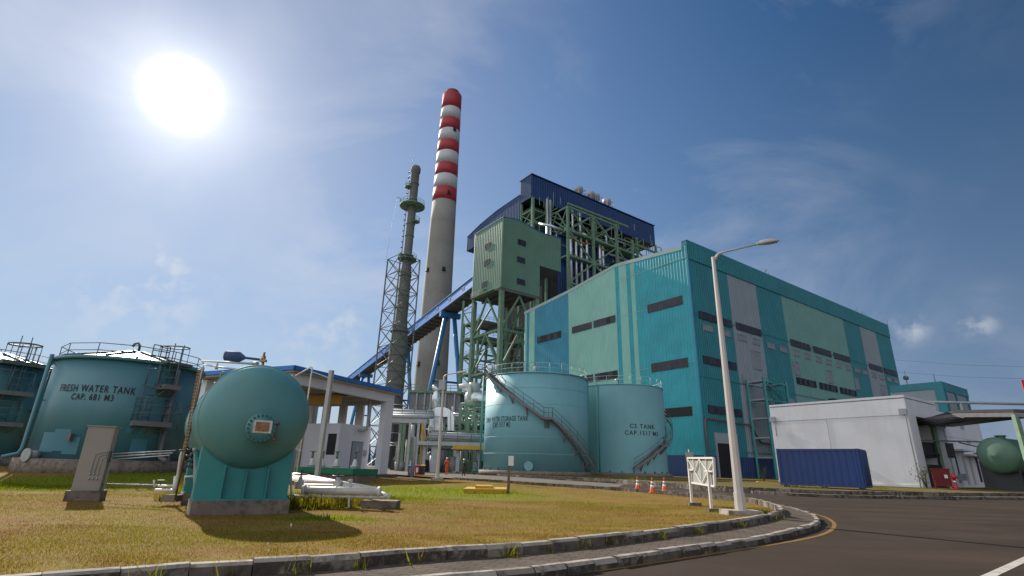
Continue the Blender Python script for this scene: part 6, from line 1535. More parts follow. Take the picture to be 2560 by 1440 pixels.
for k, (y, r, dz) in enumerate(((1040, .28, 0), (1034, .22, .8), (1029, .18, 1.5), (1041, .2, 1.6), (1025, .12, .4))):
    mb = MB(); mb.tube([Yp(960, y - 1, 74 + dz), Yp(1070, y + 2, 74 + dz), Yp(1082, y + 2, 75 + dz)], r, 8); mb.build('pipe', 'vent_grey' if k % 2 else 'pipe_grey', rk_)
mb = MB(); rails(mb, [Yp(975, 1031, 73.8), Yp(1066, 1035, 73.8)], 1.1, .04, 1.4); mb.build('railing', 'rail', rk_)
pr2 = thing('long_duct', 'long pale insulated pipe on a low grey rack in front of the steelwork', 'pipe', V((Yp(1140, 1170, 72).x, 72, .1)))
mb = MB(); mb.tube([Yp(1074, 1091, 72), Yp(1215, 1096, 72)], .62, 14); 
for x in (1095, 1120, 1150, 1180): mb.cone(Yp(x, 1092 + (x - 1074) * .03, 72), Yp(x + 1.2, 1092 + (x - 1074) * .03, 72), .66, n=14)
mb.build('insulated_pipe', 'pipe_grey', pr2)
mb = MB(); box_px(mb, 1040, 1212, 1104, 1112, 71.2, 2.4); mb.build('deck', 'pipe_grey', pr2)
mb = MB(); rails(mb, [Yp(1074, 1101, 71), Yp(1212, 1106, 71)], 1.3, .045, 1.8, mids=3); mb.build('railing', 'rail', pr2)
for x, w_ in ((1063, .34), (1088, .75), (1147, .5), (1200, .34)):
    mb = MB(); col_px(mb, x, 1108, 72, w_); mb.build('column', 'pipe_white' if w_ > .8 else 'pipe_grey', pr2)
mb = MB(); a_, b_ = Yp(1132, 1118, 71), Yp(1212, 1120, 71); mb.beam(a_, b_, .35, .5); mb.build('crane_beam', 'yellow', pr2)
dc = thing('silver_duct', 'large silver air duct with a rounded elbow and a dark slot', 'duct', V((Yp(1105, 1170, 78).x, 78, .1)))
mb = MB(); dp_ = 78; o = [Yp(x, y, dp_) for x, y in ((1072, 1078), (1072, 1040), (1076, 1028), (1086, 1020), (1098, 1017), (1110, 1018), (1122, 1022), (1131, 1032), (1135, 1045), (1135, 1078), (1119, 1078), (1119, 1042), (1107, 1042), (1107, 1078))]
mb.prism(o, V((0, 3.2, 0))); mb.build('elbow', 'silver', dc)
mb = MB()
for x, y0, y1 in ((1085, 1020, 1078), (1126, 1028, 1078)): mb.beam(Yp(x, y0 + 1, dp_ - .05), Yp(x + 1, y1, dp_ - .05), .12)
mb.beam(Yp(1072, 1041, dp_ - .05), Yp(1107, 1042, dp_ - .05), .12); mb.build('stiffener', 'pipe_grey', dc)
mb = MB(); box_px(mb, 1068, 1136, 1079, 1120, dp_ + .3, 2.8); mb.build('casing', 'deck', dc)
sl = thing('exhaust_silencer', 'silver upright exhaust silencer with a bent neck on top of the duct', 'silencer', V((Yp(1090, 1016, 79.5).x, 79.5, 8)))
mb = MB(); b_ = Yp(1089, 1018, 79.5); px_ = (Yp(1090, 1018, 79.5) - b_).length; t_ = lambda y: Yp(1090, y, 79.5).z - b_.z
mb.lathe([(10.5 * px_, 0), (10.5 * px_, t_(990)), (7 * px_, t_(983)), (7 * px_, t_(978))], b_, 18); mb.tube([b_ + Z * t_(979), b_ + Z * t_(973), b_ + Z * t_(970) + V((-.3, 0, 0)), b_ + Z * t_(969) + V((-.7, 0, 0))], 7 * px_, 14); mb.build('body', 'silver', sl)
cbd = thing('chimney_base_house', 'low light grey block with green rail edge at the foot of the chimney', 'building', V((Yp(1080, 1170, 112).x, 112, .1)))
mb = MB(); a_, b_ = Yp(1026, 1000, 112), Yp(1150, 1000, 112); zt_ = Yp(1080, 984, 112).z; mb.obox(V((a_.x, 112, .1)), V((b_.x - a_.x, 0, 0)), V((0, 12, 0)), Z * zt_); mb.build('wall', 'pillar_grey', cbd)
mb = MB(); mb.obox(V((a_.x - .3, 111.6, zt_ + .1)), V((b_.x - a_.x + .6, 0, 0)), V((0, 12.6, 0)), Z * .5); rails(mb, [V((a_.x, 111.7, zt_ + .6)), V((b_.x, 111.7, zt_ + .6))], 1.2, .06, 1.8); mb.build('roof', 'steel_green', cbd)
mb = MB()
for x in (1040, 1060, 1075, 1112, 1135): p = Yp(x, 1020, 111.8); mb.beam(V((p.x, 111.8, .1)), V((p.x, 111.8, zt_)), .3)
mb.build('pilaster', 'vent_grey', cbd)
gf = thing('green_pipe_frame', 'dense green steel pipe frame topped by a silver deaerating drum, beside the demin tank', 'steel structure', V((Yp(1180, 1170, 82).x, 82, .1)))
for x in (1152, 1168, 1187, 1206, 1222):
    for d in (80, 85):
        mb = MB(); col_px(mb, x, 1012, d, .42); mb.build('column', 'steel_green', gf)
mb = MB()
for y in (1012, 1034, 1056, 1078):
    for d in (80, 85): mb.beam(Yp(1150, y - .3, d), Yp(1224, y + 1.5, d), .32, .4)
for x0, x1, y0, y1 in ((1152, 1168, 1034, 1012), (1187, 1206, 1056, 1034), (1168, 1187, 1078, 1056)): mb.beam(Yp(x0, y0, 80), Yp(x1, y1, 80), .22)
mb.build('bracing', 'steel_green', gf)
rp_ = random.Random(9); mats_ = ['silver', 'pipe_grey', 'pipe_white', 'steel_green', 'rail']
for k in range(26):
    d = rp_.uniform(79.3, 86); y = rp_.uniform(1003, 1100); x = rp_.uniform(1125, 1205); mb = MB(); r = rp_.uniform(.07, .2)
    if rp_.random() < .55: mb.tube([Yp(x, y, d), Yp(min(1222, x + rp_.uniform(15, 60)), y + 1, d)], r, 7)
    else: mb.tube([Yp(x, y, d), Yp(x, y + rp_.uniform(15, 50), d), Yp(x + 8, y + rp_.uniform(50, 55), d)], r, 7)
    mb.build('pipe', mats_[k % 5], gf)
mb = MB(); a_ = Yp(1170, 997, 82); b_ = Yp(1215, 998, 82); mb.tube([a_ - V((.5, 0, 0)), a_, b_, b_ + V((.5, 0, 0))], [.6, 1.25, 1.25, .6], 18); mb.build('drum', 'silver', gf)
mb = MB(); a_ = Yp(1184, 990, 82); tz = Yp(1184, 956, 82).z - a_.z; mb.lathe([(.7, 0), (.7, tz * .3), (.9, tz * .35), (.95, tz * .7), (.8, tz * .95), (.2, tz)], a_, 16); mb.build('upper_vessel', 'pipe_grey', gf)
mb = MB(); mb.tube([Yp(1148, 967, 81), Yp(1172, 963, 81), Yp(1173, 970, 81), Yp(1173, 1000, 81)], .38, 10); mb.build('large_pipe', 'pipe_white', gf)
# darker depth of the boiler ground floor
gb = thing('ground_floor_plant', 'dark cluttered ground floor plant behind the pipe racks', 'machinery', V((Yp(1100, 1170, 92).x, 92, .1)))
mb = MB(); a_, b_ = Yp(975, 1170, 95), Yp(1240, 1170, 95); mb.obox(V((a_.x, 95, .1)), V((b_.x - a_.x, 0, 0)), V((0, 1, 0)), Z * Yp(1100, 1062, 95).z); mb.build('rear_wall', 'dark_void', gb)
for k in range(75):
    d = rp_.uniform(74, 93); x = rp_.uniform(985, 1205); mb = MB(); q = rp_.random()
    p = Yp(x, 1165, d); p.z = .12
    if q < .35: mb.cone(p, p + Z * rp_.uniform(1.2, 3), rp_.uniform(.25, .6), n=12); nm, m_ = 'drum', rp_.choice(['pipe_grey', 'deck', 'vent_grey'])
    elif q < .75: h_ = rp_.uniform(3, 6.5); mb.tube([p, p + Z * h_, p + Z * h_ + V((rp_.uniform(-3, 3), 0, 0))], rp_.uniform(.05, .13), 7); nm, m_ = 'pipe', rp_.choice(['pipe_white', 'pipe_grey', 'steel_green', 'rust_pipe', 'deck'])
    else: mb.box(p + Z * .8, (rp_.uniform(.6, 1.8), .8, 1.6)); nm, m_ = 'machine', rp_.choice(['steel_green', 'dark_steel', 'deck', 'dark_void'])
    mb.build(nm, m_, gb)
for x in (1003, 1012, 1035, 1130, 1170, 1190):
    mb = MB(); col_px(mb, x, 1056, 79, .45); mb.build('column', 'steel_green', gb)
mb = MB(); mb.beam(Yp(985, 1108, 79), Yp(1060, 1110, 79), .4); mb.beam(Yp(985, 1150, 79), Yp(1012, 1095, 79), .3); mb.beam(Yp(1035, 1160, 79), Yp(1060, 1060, 79), .25); mb.build('bracing', 'steel_green', gb)
yp = thing('yellow_strut', 'thin yellow upright inside the pipe rack', 'strut', V((Yp(1057, 1100, 73).x, 73, .1))); mb = MB(); mb.beam(Yp(1057, 1057, 73.5), V((Yp(1057, 1100, 73.5).x, 73.5, .1)), .25); mb.beam(Yp(1057, 1057, 73.5), Yp(1066, 1100, 73.5), .15); mb.build('strut', 'beam_yellow', yp)
# ------------------------------------------------------------------ lamps, signs, cones
def street_lamp(label, base, top, arm_end, head_len, r0, r1, bz):
    t = thing('street_lamp', label, 'street lamp', V((base.x, base.y, bz)), 'street lamps of the plant road')
    b = V((base.x, base.y, bz)); tp = V((base.x, base.y, top.z))
    mb = MB(); mb.cone(b + Z * .1, tp, r0, r1, n=8, smooth=False); mb.cone(b + Z * .1, b + Z * .5, r0 * 1.12, r0 * 1.1, n=8, smooth=False); mb.build('pole', 'pole', t)
    mb = MB(); mb.obox(b + V((-.42, -.3, -.1)), V((.84, .0, 0)), V((0, .6, 0)), Z * .2); mb.build('base', 'kerb_top', t)
    ae = V((arm_end.x, base.y, arm_end.z)); mb = MB(); mb.tube([tp - Z * .12, tp + (ae - tp) * .12 + Z * .05, tp.lerp(ae, .3) + Z * .06, ae], [r1 * 1.1, r1 * .75, r1 * .55, r1 * .5], 10); mb.build('arm', 'pole', t)
    d = (ae - tp).normalized(); d = (d - Z * .12).normalized(); u_ = Z; s_ = d.cross(u_).normalized(); u_ = s_.cross(d)
    mb = MB(); n = 12; P = []
    prof = [(0, .04, .05), (.12, .075, .085), (.3, .12, .12), (.55, .135, .12), (.8, .11, .09), (.95, .06, .055), (1.0, .01, .02)]
    i = 0
    for f, w_, h_ in prof:
        for k in range(n):
            a = 2 * math.pi * k / n; hh = h_ * (1.15 if math.sin(a) > 0 else .45); mb.v.append(ae + d * (f * head_len) + s_ * math.cos(a) * w_ * head_len * 1.15 + u_ * math.sin(a) * hh * head_len * 1.2)
    for j in range(len(prof) - 1):
        for k in range(n): mb.face((j * n + k, j * n + (k + 1) % n, (j + 1) * n + (k + 1) % n, (j + 1) * n + k), True)
    mb.face(range(n)); hd = mb.build('lamp_head', 'pole', t)
    mb = MB(); c = ae + d * head_len * .6 - u_ * head_len * .052
    mb.v = [c + d * math.cos(a) * head_len * .3 + s_ * math.sin(a) * head_len * .10 - u_ * .008 for a in [k * math.pi / 10 for k in range(20)]]; mb.face(range(20)); mb.face(range(19, -1, -1))
    mb.v += [c - u_ * .035]; mb.build('lens', 'lamp_glass', hd)
    return t
lb0 = Gp(1853, 1287, .12); street_lamp('tall white street lamp with a curved arm at the kerb bend, nearest one', lb0, Yp(1788, 643, lb0.y), Yp(1893, 611, lb0.y), .68, .125, .052, .13)
lb1 = Gp(1093, 1199, .1); street_lamp('distant slim grey street lamp standing at the lawn edge near the two workers', lb1, Yp(1106, 940, lb1.y), Yp(1141, 933, lb1.y), .8, .13, .07, .1)
mb = MB(); p = Yp(1105, 962, lb1.y - .2)
sb_ = thing('lamp_plate', 'small blank plate fixed near the top of the distant street lamp', 'plate', p); mb.box(p, (.5, .06, .75)); mb.build('plate', 'pipe_grey', sb_)
sa, sbb = Gp(1736, 1260, .11), Gp(1786, 1275, .11); sdir = (sbb - sa); sdir.z = 0; sn = V((sdir.y, -sdir.x, 0)).normalized()
sg = thing('sign_board', 'white sign board seen from its braced back, on two posts by the street lamp', 'sign', (sa + sbb) / 2)
def SP(x, y, off=0): return plane(x, y, sa + sn * off, sn)
tl_, tr_, br_, bl_ = SP(1722, 1145), SP(1787, 1145), SP(1791, 1216), SP(1727, 1206)
sd2 = sdir.normalized()
def sp(f, g): return (tl_.lerp(tr_, f)).lerp(bl_.lerp(br_, f), g)
mb = MB(); mb.prism([tl_, tr_, br_, bl_], sn * -.02); mb.build('panel', 'sign_back', sg)
mb = MB()
fa = -sn if (EYE - sa).dot(-sn) > 0 else sn
O_ = fa * .035
for a, b in (((0, 0), (1, 0)), ((1, 0), (1, 1)), ((1, 1), (0, 1)), ((0, 1), (0, 0))): mb.beam(sp(*a) + O_, sp(*b) + O_, .05)
for a, b in (((0, .05), (.28, .55)), ((.28, .55), (.52, 0)), ((.52, .0), (.52, 1)), ((.45, 0), (.78, .5)), ((.78, .5), (1, .08)), ((.28, .55), (.52, 1)), ((.52, 1), (.78, .5)), ((.25, 0), (.25, .6)), ((.74, 0), (.74, .5))): mb.beam(sp(*a) + O_, sp(*b) + O_, .03)
for g_ in (.48,):
    mb.beam(sp(0.02, g_) + O_ * 1.8, sp(.25, g_) + O_ * 1.8, .04); mb.beam(sp(.72, g_) + O_ * 1.8, sp(.98, g_) + O_ * 1.8, .04)
mb.build('frame', 'sign_frame', sg)
for f, g0, ft in ((.12, .45, sa), (.86, .45, sbb)):
    mb = MB(); t_ = sp(f, g0) + O_ * 2; mb.beam(V((ft.x, ft.y, .05)) + O_ * 2, V((ft.x, ft.y, t_.z)) + O_ * 2, .07); mb.build('post', 'sign_frame', sg)
    mb = MB(); mb.obox(V((ft.x - .2, ft.y - .15, .05)), V((.4, .05, 0)), V((0, .3, 0)), Z * .1); mb.build('footing', 'kerb_mid', sg)
s2 = Gp(1724, 1227, .3); s2p = Yp(1724, 1141, s2.y)
sg2 = thing('small_sign', 'small pale blank sign on a thin post behind the braced sign board', 'sign', V((s2.x, s2.y, .1)))
mb = MB(); mb.box(s2p, (.33, .02, .36)); mb.build('panel', 'sign_back', sg2); mb = MB(); mb.cone(V((s2p.x, s2p.y + .04, .0)), s2p + V((0, .04, .3)), .03, n=6); mb.build('post', 'pipe_grey', sg2)
def cone_(loc, label):
    t = thing('traffic_cone', label, 'traffic cone', loc, 'orange traffic cones in the kerb gap')
    mb = MB(); mb.lathe([(.155, 0), (.15, .03), (.12, .18), (.112, .22)], loc + Z * .03, 20); mb.lathe([(.088, .34), (.078, .40)], loc + Z * .03, 20); mb.lathe([(.058, .52), (.03, .68), (.022, .70), (.005, .705)], loc + Z * .03, 20); mb.build('body', 'orange', t)
    mb = MB(); mb.lathe([(.112, .22), (.088, .34)], loc + Z * .03, 20); mb.lathe([(.078, .40), (.058, .52)], loc + Z * .03, 20); mb.build('reflective_band', 'reflect_white', t)
    mb = MB(); mb.box(loc + Z * .015, (.36, .36, .03)); mb.build('base', 'orange', t)
    return t
cn = cone_(V((*Gp(1632, 1232, .004)[:2], .004)), 'orange and white traffic cone in the middle of the three cones')
copy_thing(cn, V((*Gp(1662, 1229, .004)[:2], .004)), 'orange and white traffic cone on the right, nearest the sign board')
copy_thing(cn, V((*Gp(1595, 1225, .004)[:2], .004)), 'orange and white traffic cone on the left, smallest in view')
bp_ = Gp(1271, 1229, .11); bpo = thing('box_post', 'rusty post carrying a small white box at the lawn edge before the tank', 'post', V((bp_.x, bp_.y, .1)))
bt = Yp(1273, 1142, bp_.y); pxm = (Yp(1273, 1142, bp_.y) - Yp(1272, 1142, bp_.y)).length
mb = MB(); mb.beam(V((bp_.x, bp_.y, .05)), V((bp_.x, bp_.y, bt.z)), 6.5 * pxm, 6.5 * pxm, up=V((0, 1, 0))); mb.build('post', 'rust_pipe', bpo)
mb = MB(); mb.box(Yp(1277.5, 1152, bp_.y - .02), (13 * pxm, .16, 23 * pxm)); mb.build('box', 'white_wall', bpo)
yc = Gp(1210, 1230, .12); yco = thing('yellow_cover', 'yellow steel pit cover with a raised lid in the lush grass', 'cover', V((yc.x, yc.y, .1)))
a_, b_ = Gp(1158, 1228, .14), Gp(1266, 1229, .14); dv = b_ - a_; dv.z = 0
mb = MB(); mb.obox(V((a_.x, a_.y, .05)), dv, V((0, 2.2, 0)), Z * .18); mb.build('slab', 'yellow', yco)
mb = MB(); mb.obox(V((a_.x, a_.y + .5, .233)) + dv * .25, dv * .4, V((0, 1.2, 0)), Z * .10); mb.build('lid', 'yellow', yco)
# bins and yellow kerb
ky = Gp(1065, 1190, .12); mb = MB(); a_, b_ = Gp(1030, 1190, .12), Gp(1092, 1191, .12); mb.obox(V((a_.x, a_.y, .02)), b_ - a_, V((0, .3, 0)), Z * .2); o = solid('yellow_kerb_bar', mb, 'yellow', 'low yellow kerb bar on the grass edge by the bins', 'kerb bar')
def bin_(x0, x1, yt, yb, body, lid, label, panel=None):
    a_, b_ = Gp(x0, yb, .147), Gp(x1, yb, .147); d = a_.y; b_ = Yp(x1, yb, d); w_ = b_.x - a_.x; h_ = Yp((x0 + x1) / 2, yt, d).z - .147
    t = thing('waste_bin', label, 'bin', V((a_.x + w_ / 2, d, .147)), 'waste bins by the lawn corner')
    mb = MB(); o = V((a_.x, d, .147)); e_ = w_ * .05
    P = [o + V((e_, 0, 0)), o + V((w_ - e_, 0, 0)), o + V((w_ - e_, .6, 0)), o + V((e_, .6, 0))]; T = [o + V((0, -.06, h_ * .9)), o + V((w_, -.06, h_ * .9)), o + V((w_, .66, h_ * .9)), o + V((0, .66, h_ * .9))]
    i = len(mb.v); mb.v += P + T
    for q in ((3, 2, 1, 0), (4, 5, 6, 7), (0, 1, 5, 4), (1, 2, 6, 5), (2, 3, 7, 6), (3, 0, 4, 7)): mb.face([i + k for k in q])
    mb.build('body', body, t)
    mb = MB(); mb.obox(o + V((-.02, -.1, h_ * .9 + .003)), V((w_ + .04, 0, 0)), V((0, .8, .05)), Z * h_ * .08); mb.build('lid', lid, t)
    if panel: mb = MB(); mb.obox(o + V((w_ * .3, -.09, h_ * .25)), V((w_ * .5, 0, 0)), V((0, .02, 0)), Z * h_ * .5); mb.build('panel', panel, t)
bin_(1018.5, 1033, 1164, 1188, 'bin_blue', 'bin_blue', 'blue waste bin with a yellow front, leftmost of the bins', 'yellow')
bin_(1036, 1047, 1163, 1187, 'red', 'dark_red', 'red waste bin with a white mark between blue and dark bins', 'reflect_white')
bin_(1048, 1060, 1163, 1187, 'bin_dark', 'yellow', 'dark brown waste bin with a yellow lid beside the red bin')
gp2 = Gp(1030, 1191, .12); g2t = Yp(1037, 1040, gp2.y); gp2o = thing('bin_side_post', 'slim white downpipe post standing beside the blue bin', 'post', V((gp2.x, gp2.y, .1))); mb = MB(); mb.tube([V((gp2.x, gp2.y, .05)), V((gp2.x, gp2.y, Yp(1034, 1095, gp2.y).z)), V((gp2.x - .25, gp2.y, Yp(1034, 1090, gp2.y).z)), V((gp2.x - .25, gp2.y, Yp(1034, 1062, gp2.y).z))], .16, 8); mb.build('pipe', 'pipe_grey', gp2o)
# ------------------------------------------------------------------ white building on the right
WC = Gp(2309, 1219, .31); WC.z = 0
def WB(u, v, z): return WC + dL * u + dR * v + Z * z
def WF(x, y): p = plane(x, y, WC, dR); q = p - WC; return q.dot(dL), p.z
def WS(x, y): p = plane(x, y, WC, dL); q = p - WC; return q.dot(dR), p.z
wb = thing('white_building', 'white flat-roofed block with a tall open bay and a lower wing, behind the blue container', 'building', WB(5, 2, .3))
uE, zW = WF(1922, 1013); _, zW2 = WF(2268, 986); zW = (zW + zW2) / 2
v1_, z1a = WS(2335, 1000); v2_, z2b = WS(2338, 1028); vE, zE = WS(2445, 1050); zLow = (z2b + zE) / 2
o0, zo = WS(2290, 1041); o1_, _ = WS(2340, 1048)
oB0, _ = WS(2327, 1215); oB1, _ = WS(2378, 1215)
o0, o1_ = (o0 + oB0) / 2, (o1_ + oB1) / 2
mb = MB(); mb.obox(WB(0, 0, 0), dL * uE, dR * .25, Z * zW); mb.obox(WB(uE - .25, .25, 0), dL * .25, dR * (v1_ - .25), Z * (zW - .002)); mb.build('front_wall', 'white_wall', wb)
mb = MB(); mb.obox(WB(0, .253, 0), dL * .25, dR * (o0 - .253), Z * zW); mb.obox(WB(0, o0, zo), dL * .25, dR * (o1_ - o0), Z * (zW - zo)); mb.obox(WB(0, o1_, 0), dL * .25, dR * (max(.05, v1_ - o1_)), Z * zW)
mb.obox(WB(.26, o0, 0), dL * 4, dR * .2, Z * (zW - .1)); mb.obox(WB(.26, o1_, 0), dL * 4, dR * .2, Z * (zW - .1)); mb.build('side_wall', 'white_wall', wb)
mb = MB(); mb.obox(WB(4.2, o0, 0), dL * .2, dR * (o1_ - o0), Z * zo); mb.build('bay_wall', 'inner_wall', wb)
mb = MB(); mb.obox(WB(.3, o0 + .25, .3), dL * 1.5, dR * (o1_ - o0 - .3), Z * 1.9); mb.build('bay_equipment', 'dark', wb)
mb = MB()
for k in range(6): f = k / 6; mb.tube([WB(.2, o0 + .1 + f * .5, 2.9 - f * .4), WB(.6, o0 + .8 + f, 2.3), WB(.7, o0 + 1.6, 2.2)], .03, 5)
mb.tube([WB(.3, o0 + .2, 3.1), WB(.3, o1_ - .3, 3.2), WB(.4, o1_ - .2, 2.5), WB(.4, o1_ - 1, 1.9)], .05, 6); mb.build('cable', 'dark_steel', wb)
mb = MB(); mb.obox(WB(0, 0, zW - .3), dL * uE, dR * (v1_), Z * .1); mb.build('roof', 'deck', wb)
lw = MB(); lw.obox(WB(0.0, v1_ + .003, 0), dL * 8, dR * (vE - v1_), Z * zLow); lw.build('low_wing', 'white_wall', wb)
mb = MB(); mb.obox(WB(-.025, v1_ + .05, zLow * .68), dL * .02, dR * (vE - v1_), Z * .03)
_, zg = WF(2100, 1046); mb.obox(WB(.1, -.02, zg), dL * (uE - .1), dR * .018, Z * .05)
for x in (2075,): u, _ = WF(x, 1100); mb.obox(WB(u, -.02, .3), dL * .04, dR * .018, Z * (zg - .3))
mb.build('groove', 'vent_grey', wb)
mb = MB(); mb.obox(WB(-.03, -.06, .2), dL * (uE + .06), dR * .06, Z * .3); mb.build('base_band', 'white_wall', wb)
def flood(x, y, side, ln, label=None):
    if side: a, z = WS(x, y); p = WB(-.35, a, z); n = -dL; t = dR
    else: a, z = WF(x, y); p = WB(a, -.35, z); n = -dR; t = dL
    mb = MB(); mb.box(p, (.5, .32, .42), ax=t, ay=n); mb.box(p + n * .18, (.56, .06, .48), ax=t, ay=n); b_ = mb.build('floodlight', 'vent_grey', wb)
    mb = MB(); mb.tube([p - n * .1 - Z * .2, p - n * .28 - Z * .5, p - n * .28 - Z * ln], .035, 6); mb.build('conduit', 'pipe_grey', b_)
flood(1937, 1049, 0, 1.6); flood(2262, 1030, 0, 6.2); flood(2354, 1060, 1, 6.0)
v_, z_ = WS(2403, 1066); mb = MB(); mb.obox(WB(-.07, v_ - .5, z_ - .22), dL * .065, dR * 1.1, Z * .4)
v_, z_ = WS(2421, 1104); mb.obox(WB(-.07, v_ - .5, z_ - .2), dL * .065, dR * .9, Z * .3); mb.build('wall_vent', 'vent_grey', wb)
def wside(x0, y0, x1, y1, name, m, off=.04):
    va, za = WS(x0, y0); vb, zb = WS(x1, y1); mb = MB(); mb.obox(WB(-off, min(va, vb), min(za, zb)), dL * (off - .003), dR * abs(vb - va), Z * abs(za - zb)); return mb.build(name, m, wb)
wside(2383, 1129, 2400, 1188, 'window', 'dark'); wside(2409, 1142, 2421, 1212, 'door', 'inner_wall'); wside(2424, 1142, 2437, 1212, 'door', 'inner_wall'); wside(2440, 1140, 2452, 1205, 'window', 'dark')
for x0, x1, y in ((2379, 2408, 1127), (2408, 2440, 1140), (2432, 2470, 1132)):
    va, z = WS(x0, y); vb, _ = WS(x1, y); mb = MB(); mb.obox(WB(-.95, va, z), dL * .95, dR * (vb - va), Z * .16); mb.build('awning', 'white_wall', wb)
mb = MB(); v_, z_ = WS(2444, 1115); mb.tube([WB(-.05, v_, z_ + .4), WB(-.7, v_, z_ + .5), WB(-.75, v_ + .1, z_ - .3)], .04, 6); mb.build('drain_pipe', 'deck', wb)
v_, z_ = WS(2401, 1190); mb = MB(); mb.box(WB(-.3, v_ - .3, z_ - .1), (.5, .9, .6), ax=dL, ay=dR); mb.build('air_conditioner', 'vent_grey', wb)
# ------------------------------------------------------------------ shipping container
ca1 = Yp(2163, 1221, 32.5); ca1.z = 0; _d = V((math.cos(R_(42)), -math.sin(R_(42)), 0)); _n = ray(1953, 1217); _n = V((_n.y, -_n.x, 0))
ca0 = ca1 - _d * ((ca1 - EYE).dot(_n) / _d.dot(_n))
cu = (ca1 - ca0); cl_ = cu.length; cu.normalize(); cw_ = V((-cu.y, cu.x, 0)); czt = plane(2143, 1122, ca1, cw_).z
con = thing('shipping_container', 'dark blue corrugated shipping container in front of the white building', 'container', (ca0 + ca1) / 2 + Z * .31)
zb_c = .42
mb = MB(); clad(mb, ca0, cu, -cw_, .12, cl_ - .12, lambda a: zb_c + .12, lambda a: czt - .12, .36, .05, lambda a: 0); mb.build('long_side', 'container', con)
mb = MB(); e0_ = ca1 - cu * .0; clad(mb, ca1, cw_, cu, .12, 2.3, lambda a: zb_c + .12, lambda a: czt - .12, .27, .045, lambda a: 0); mb.build('end_wall', 'container', con)
mb = MB()
for p in (ca0, ca0 + cu * (cl_ - .13)):
    for q in (0, 2.3): mb.obox(p + cw_ * q - cw_ * .06 + Z * zb_c, cu * .13, cw_ * .13, Z * (czt - zb_c))
for z in (zb_c, czt - .13): mb.obox(ca0 + cu * .13 - cw_ * .055 + Z * z, cu * (cl_ - .26), cw_ * .1, Z * .13); mb.obox(ca1 - cu * .05 + cw_ * .07 + Z * z, cu * .1, cw_ * 2.17, Z * .13)
mb.build('frame', 'container', con)
mb = MB(); mb.obox(ca0 + cu * .1 + Z * (czt - .06), cu * (cl_ - .2), cw_ * 2.3, Z * .04); mb.obox(ca0 + cu * .05 + cw_ * 2.36 + Z * zb_c, cu * (cl_ - .1), cw_ * .04, Z * (czt - zb_c)); mb.obox(ca0 + cu * .0 + cw_ * .1 + Z * zb_c, cu * .04, cw_ * 2.2, Z * (czt - zb_c)); mb.build('roof', 'container', con)
for q in (.35, .95, 1.35, 1.95):
    mb = MB(); mb.cone(ca1 + cu * .09 + cw_ * q + Z * (zb_c + .1), ca1 + cu * .09 + cw_ * q + Z * (czt - .1), .025, n=6); mb.build('door_bar', 'navy_grey', con)
for p in (ca0, ca0 + cu * (cl_ - .17)):
    for z in (zb_c - .01, czt - .11): mb = MB(); mb.obox(p - cw_ * .075 + Z * z, cu * .18, cw_ * .14, Z * .12); mb.build('corner_casting', 'container', con)
mb = MB()
for f in (.03, .5, .93): mb.obox(ca0 + cu * cl_ * f + cw_ * .1 + Z * .28, cu * .3, cw_ * .3, Z * .135)
mb.build('block', 'concrete_rough', con)
# ------------------------------------------------------------------ hydrant, red cabinet, verge bits
rc0, rc1 = Gp(2340, 1221, .31), Gp(2361, 1221, .31); rcb = thing('fire_cabinet', 'dark red fire hose cabinet standing on the verge by the open bay', 'cabinet', (rc0 + rc1) / 2)
h_ = Yp(2334, 1172, rc0.y).z - .31; w_ = (rc1 - rc0).length
mb = MB(); mb.box(V((rc0.x + w_ / 2, rc0.y + .25, .33 + h_ * .54)), (w_ * .8, .2, h_ * .88)); mb.box(V((rc0.x + w_ / 2, rc0.y + .25, .33 + h_)), (w_ * .9, .26, .06)); mb.build('body', 'dark_red', rcb)
mb = MB()
for a in (.1, .9): mb.box(V((rc0.x + w_ * a, rc0.y + .25, .31 + h_ * .05)), (.06, .3, h_ * .1))
mb.build('foot', 'dark_red', rcb); mb = MB(); mb.box(V((rc0.x + w_ * .62, rc0.y + .03, .31 + h_ * .62)), (w_ * .16, .012, w_ * .16)); mb.build('mark', 'reflect_white', rcb)
hy = Gp(2391, 1223, .31); hyd = thing('fire_hydrant', 'bright red pillar fire hydrant on the verge in front of the white wing', 'hydrant', hy)
hh = Yp(2379, 1181, hy.y).z - .31
mb = MB(); mb.lathe([(.24, 0), (.24, .05), (.13, .06), (.12, hh * .25), (.10, hh * .3), (.10, hh * .62), (.14, hh * .64), (.14, hh * .78), (.10, hh * .82), (.12, hh * .86), (.08, hh * .97), (.03, hh)], hy, 18); mb.build('pillar', 'hydrant', hyd)
for s_ in (-1, 1): mb = MB(); p = hy + Z * hh * .7; mb.cone(p, p + V((s_ * .26, -.05, 0)), .065, n=10); mb.cone(p + V((s_ * .2, -.04, 0)), p + V((s_ * .27, -.05, 0)), .085, n=10); mb.build('outlet', 'hydrant', hyd)
mb = MB(); p = hy + Z * hh * .45; mb.lathe([(.11, -.06), (.115, 0), (.11, .06)], p, 16); mb.build('band', 'reflect_white', hyd)
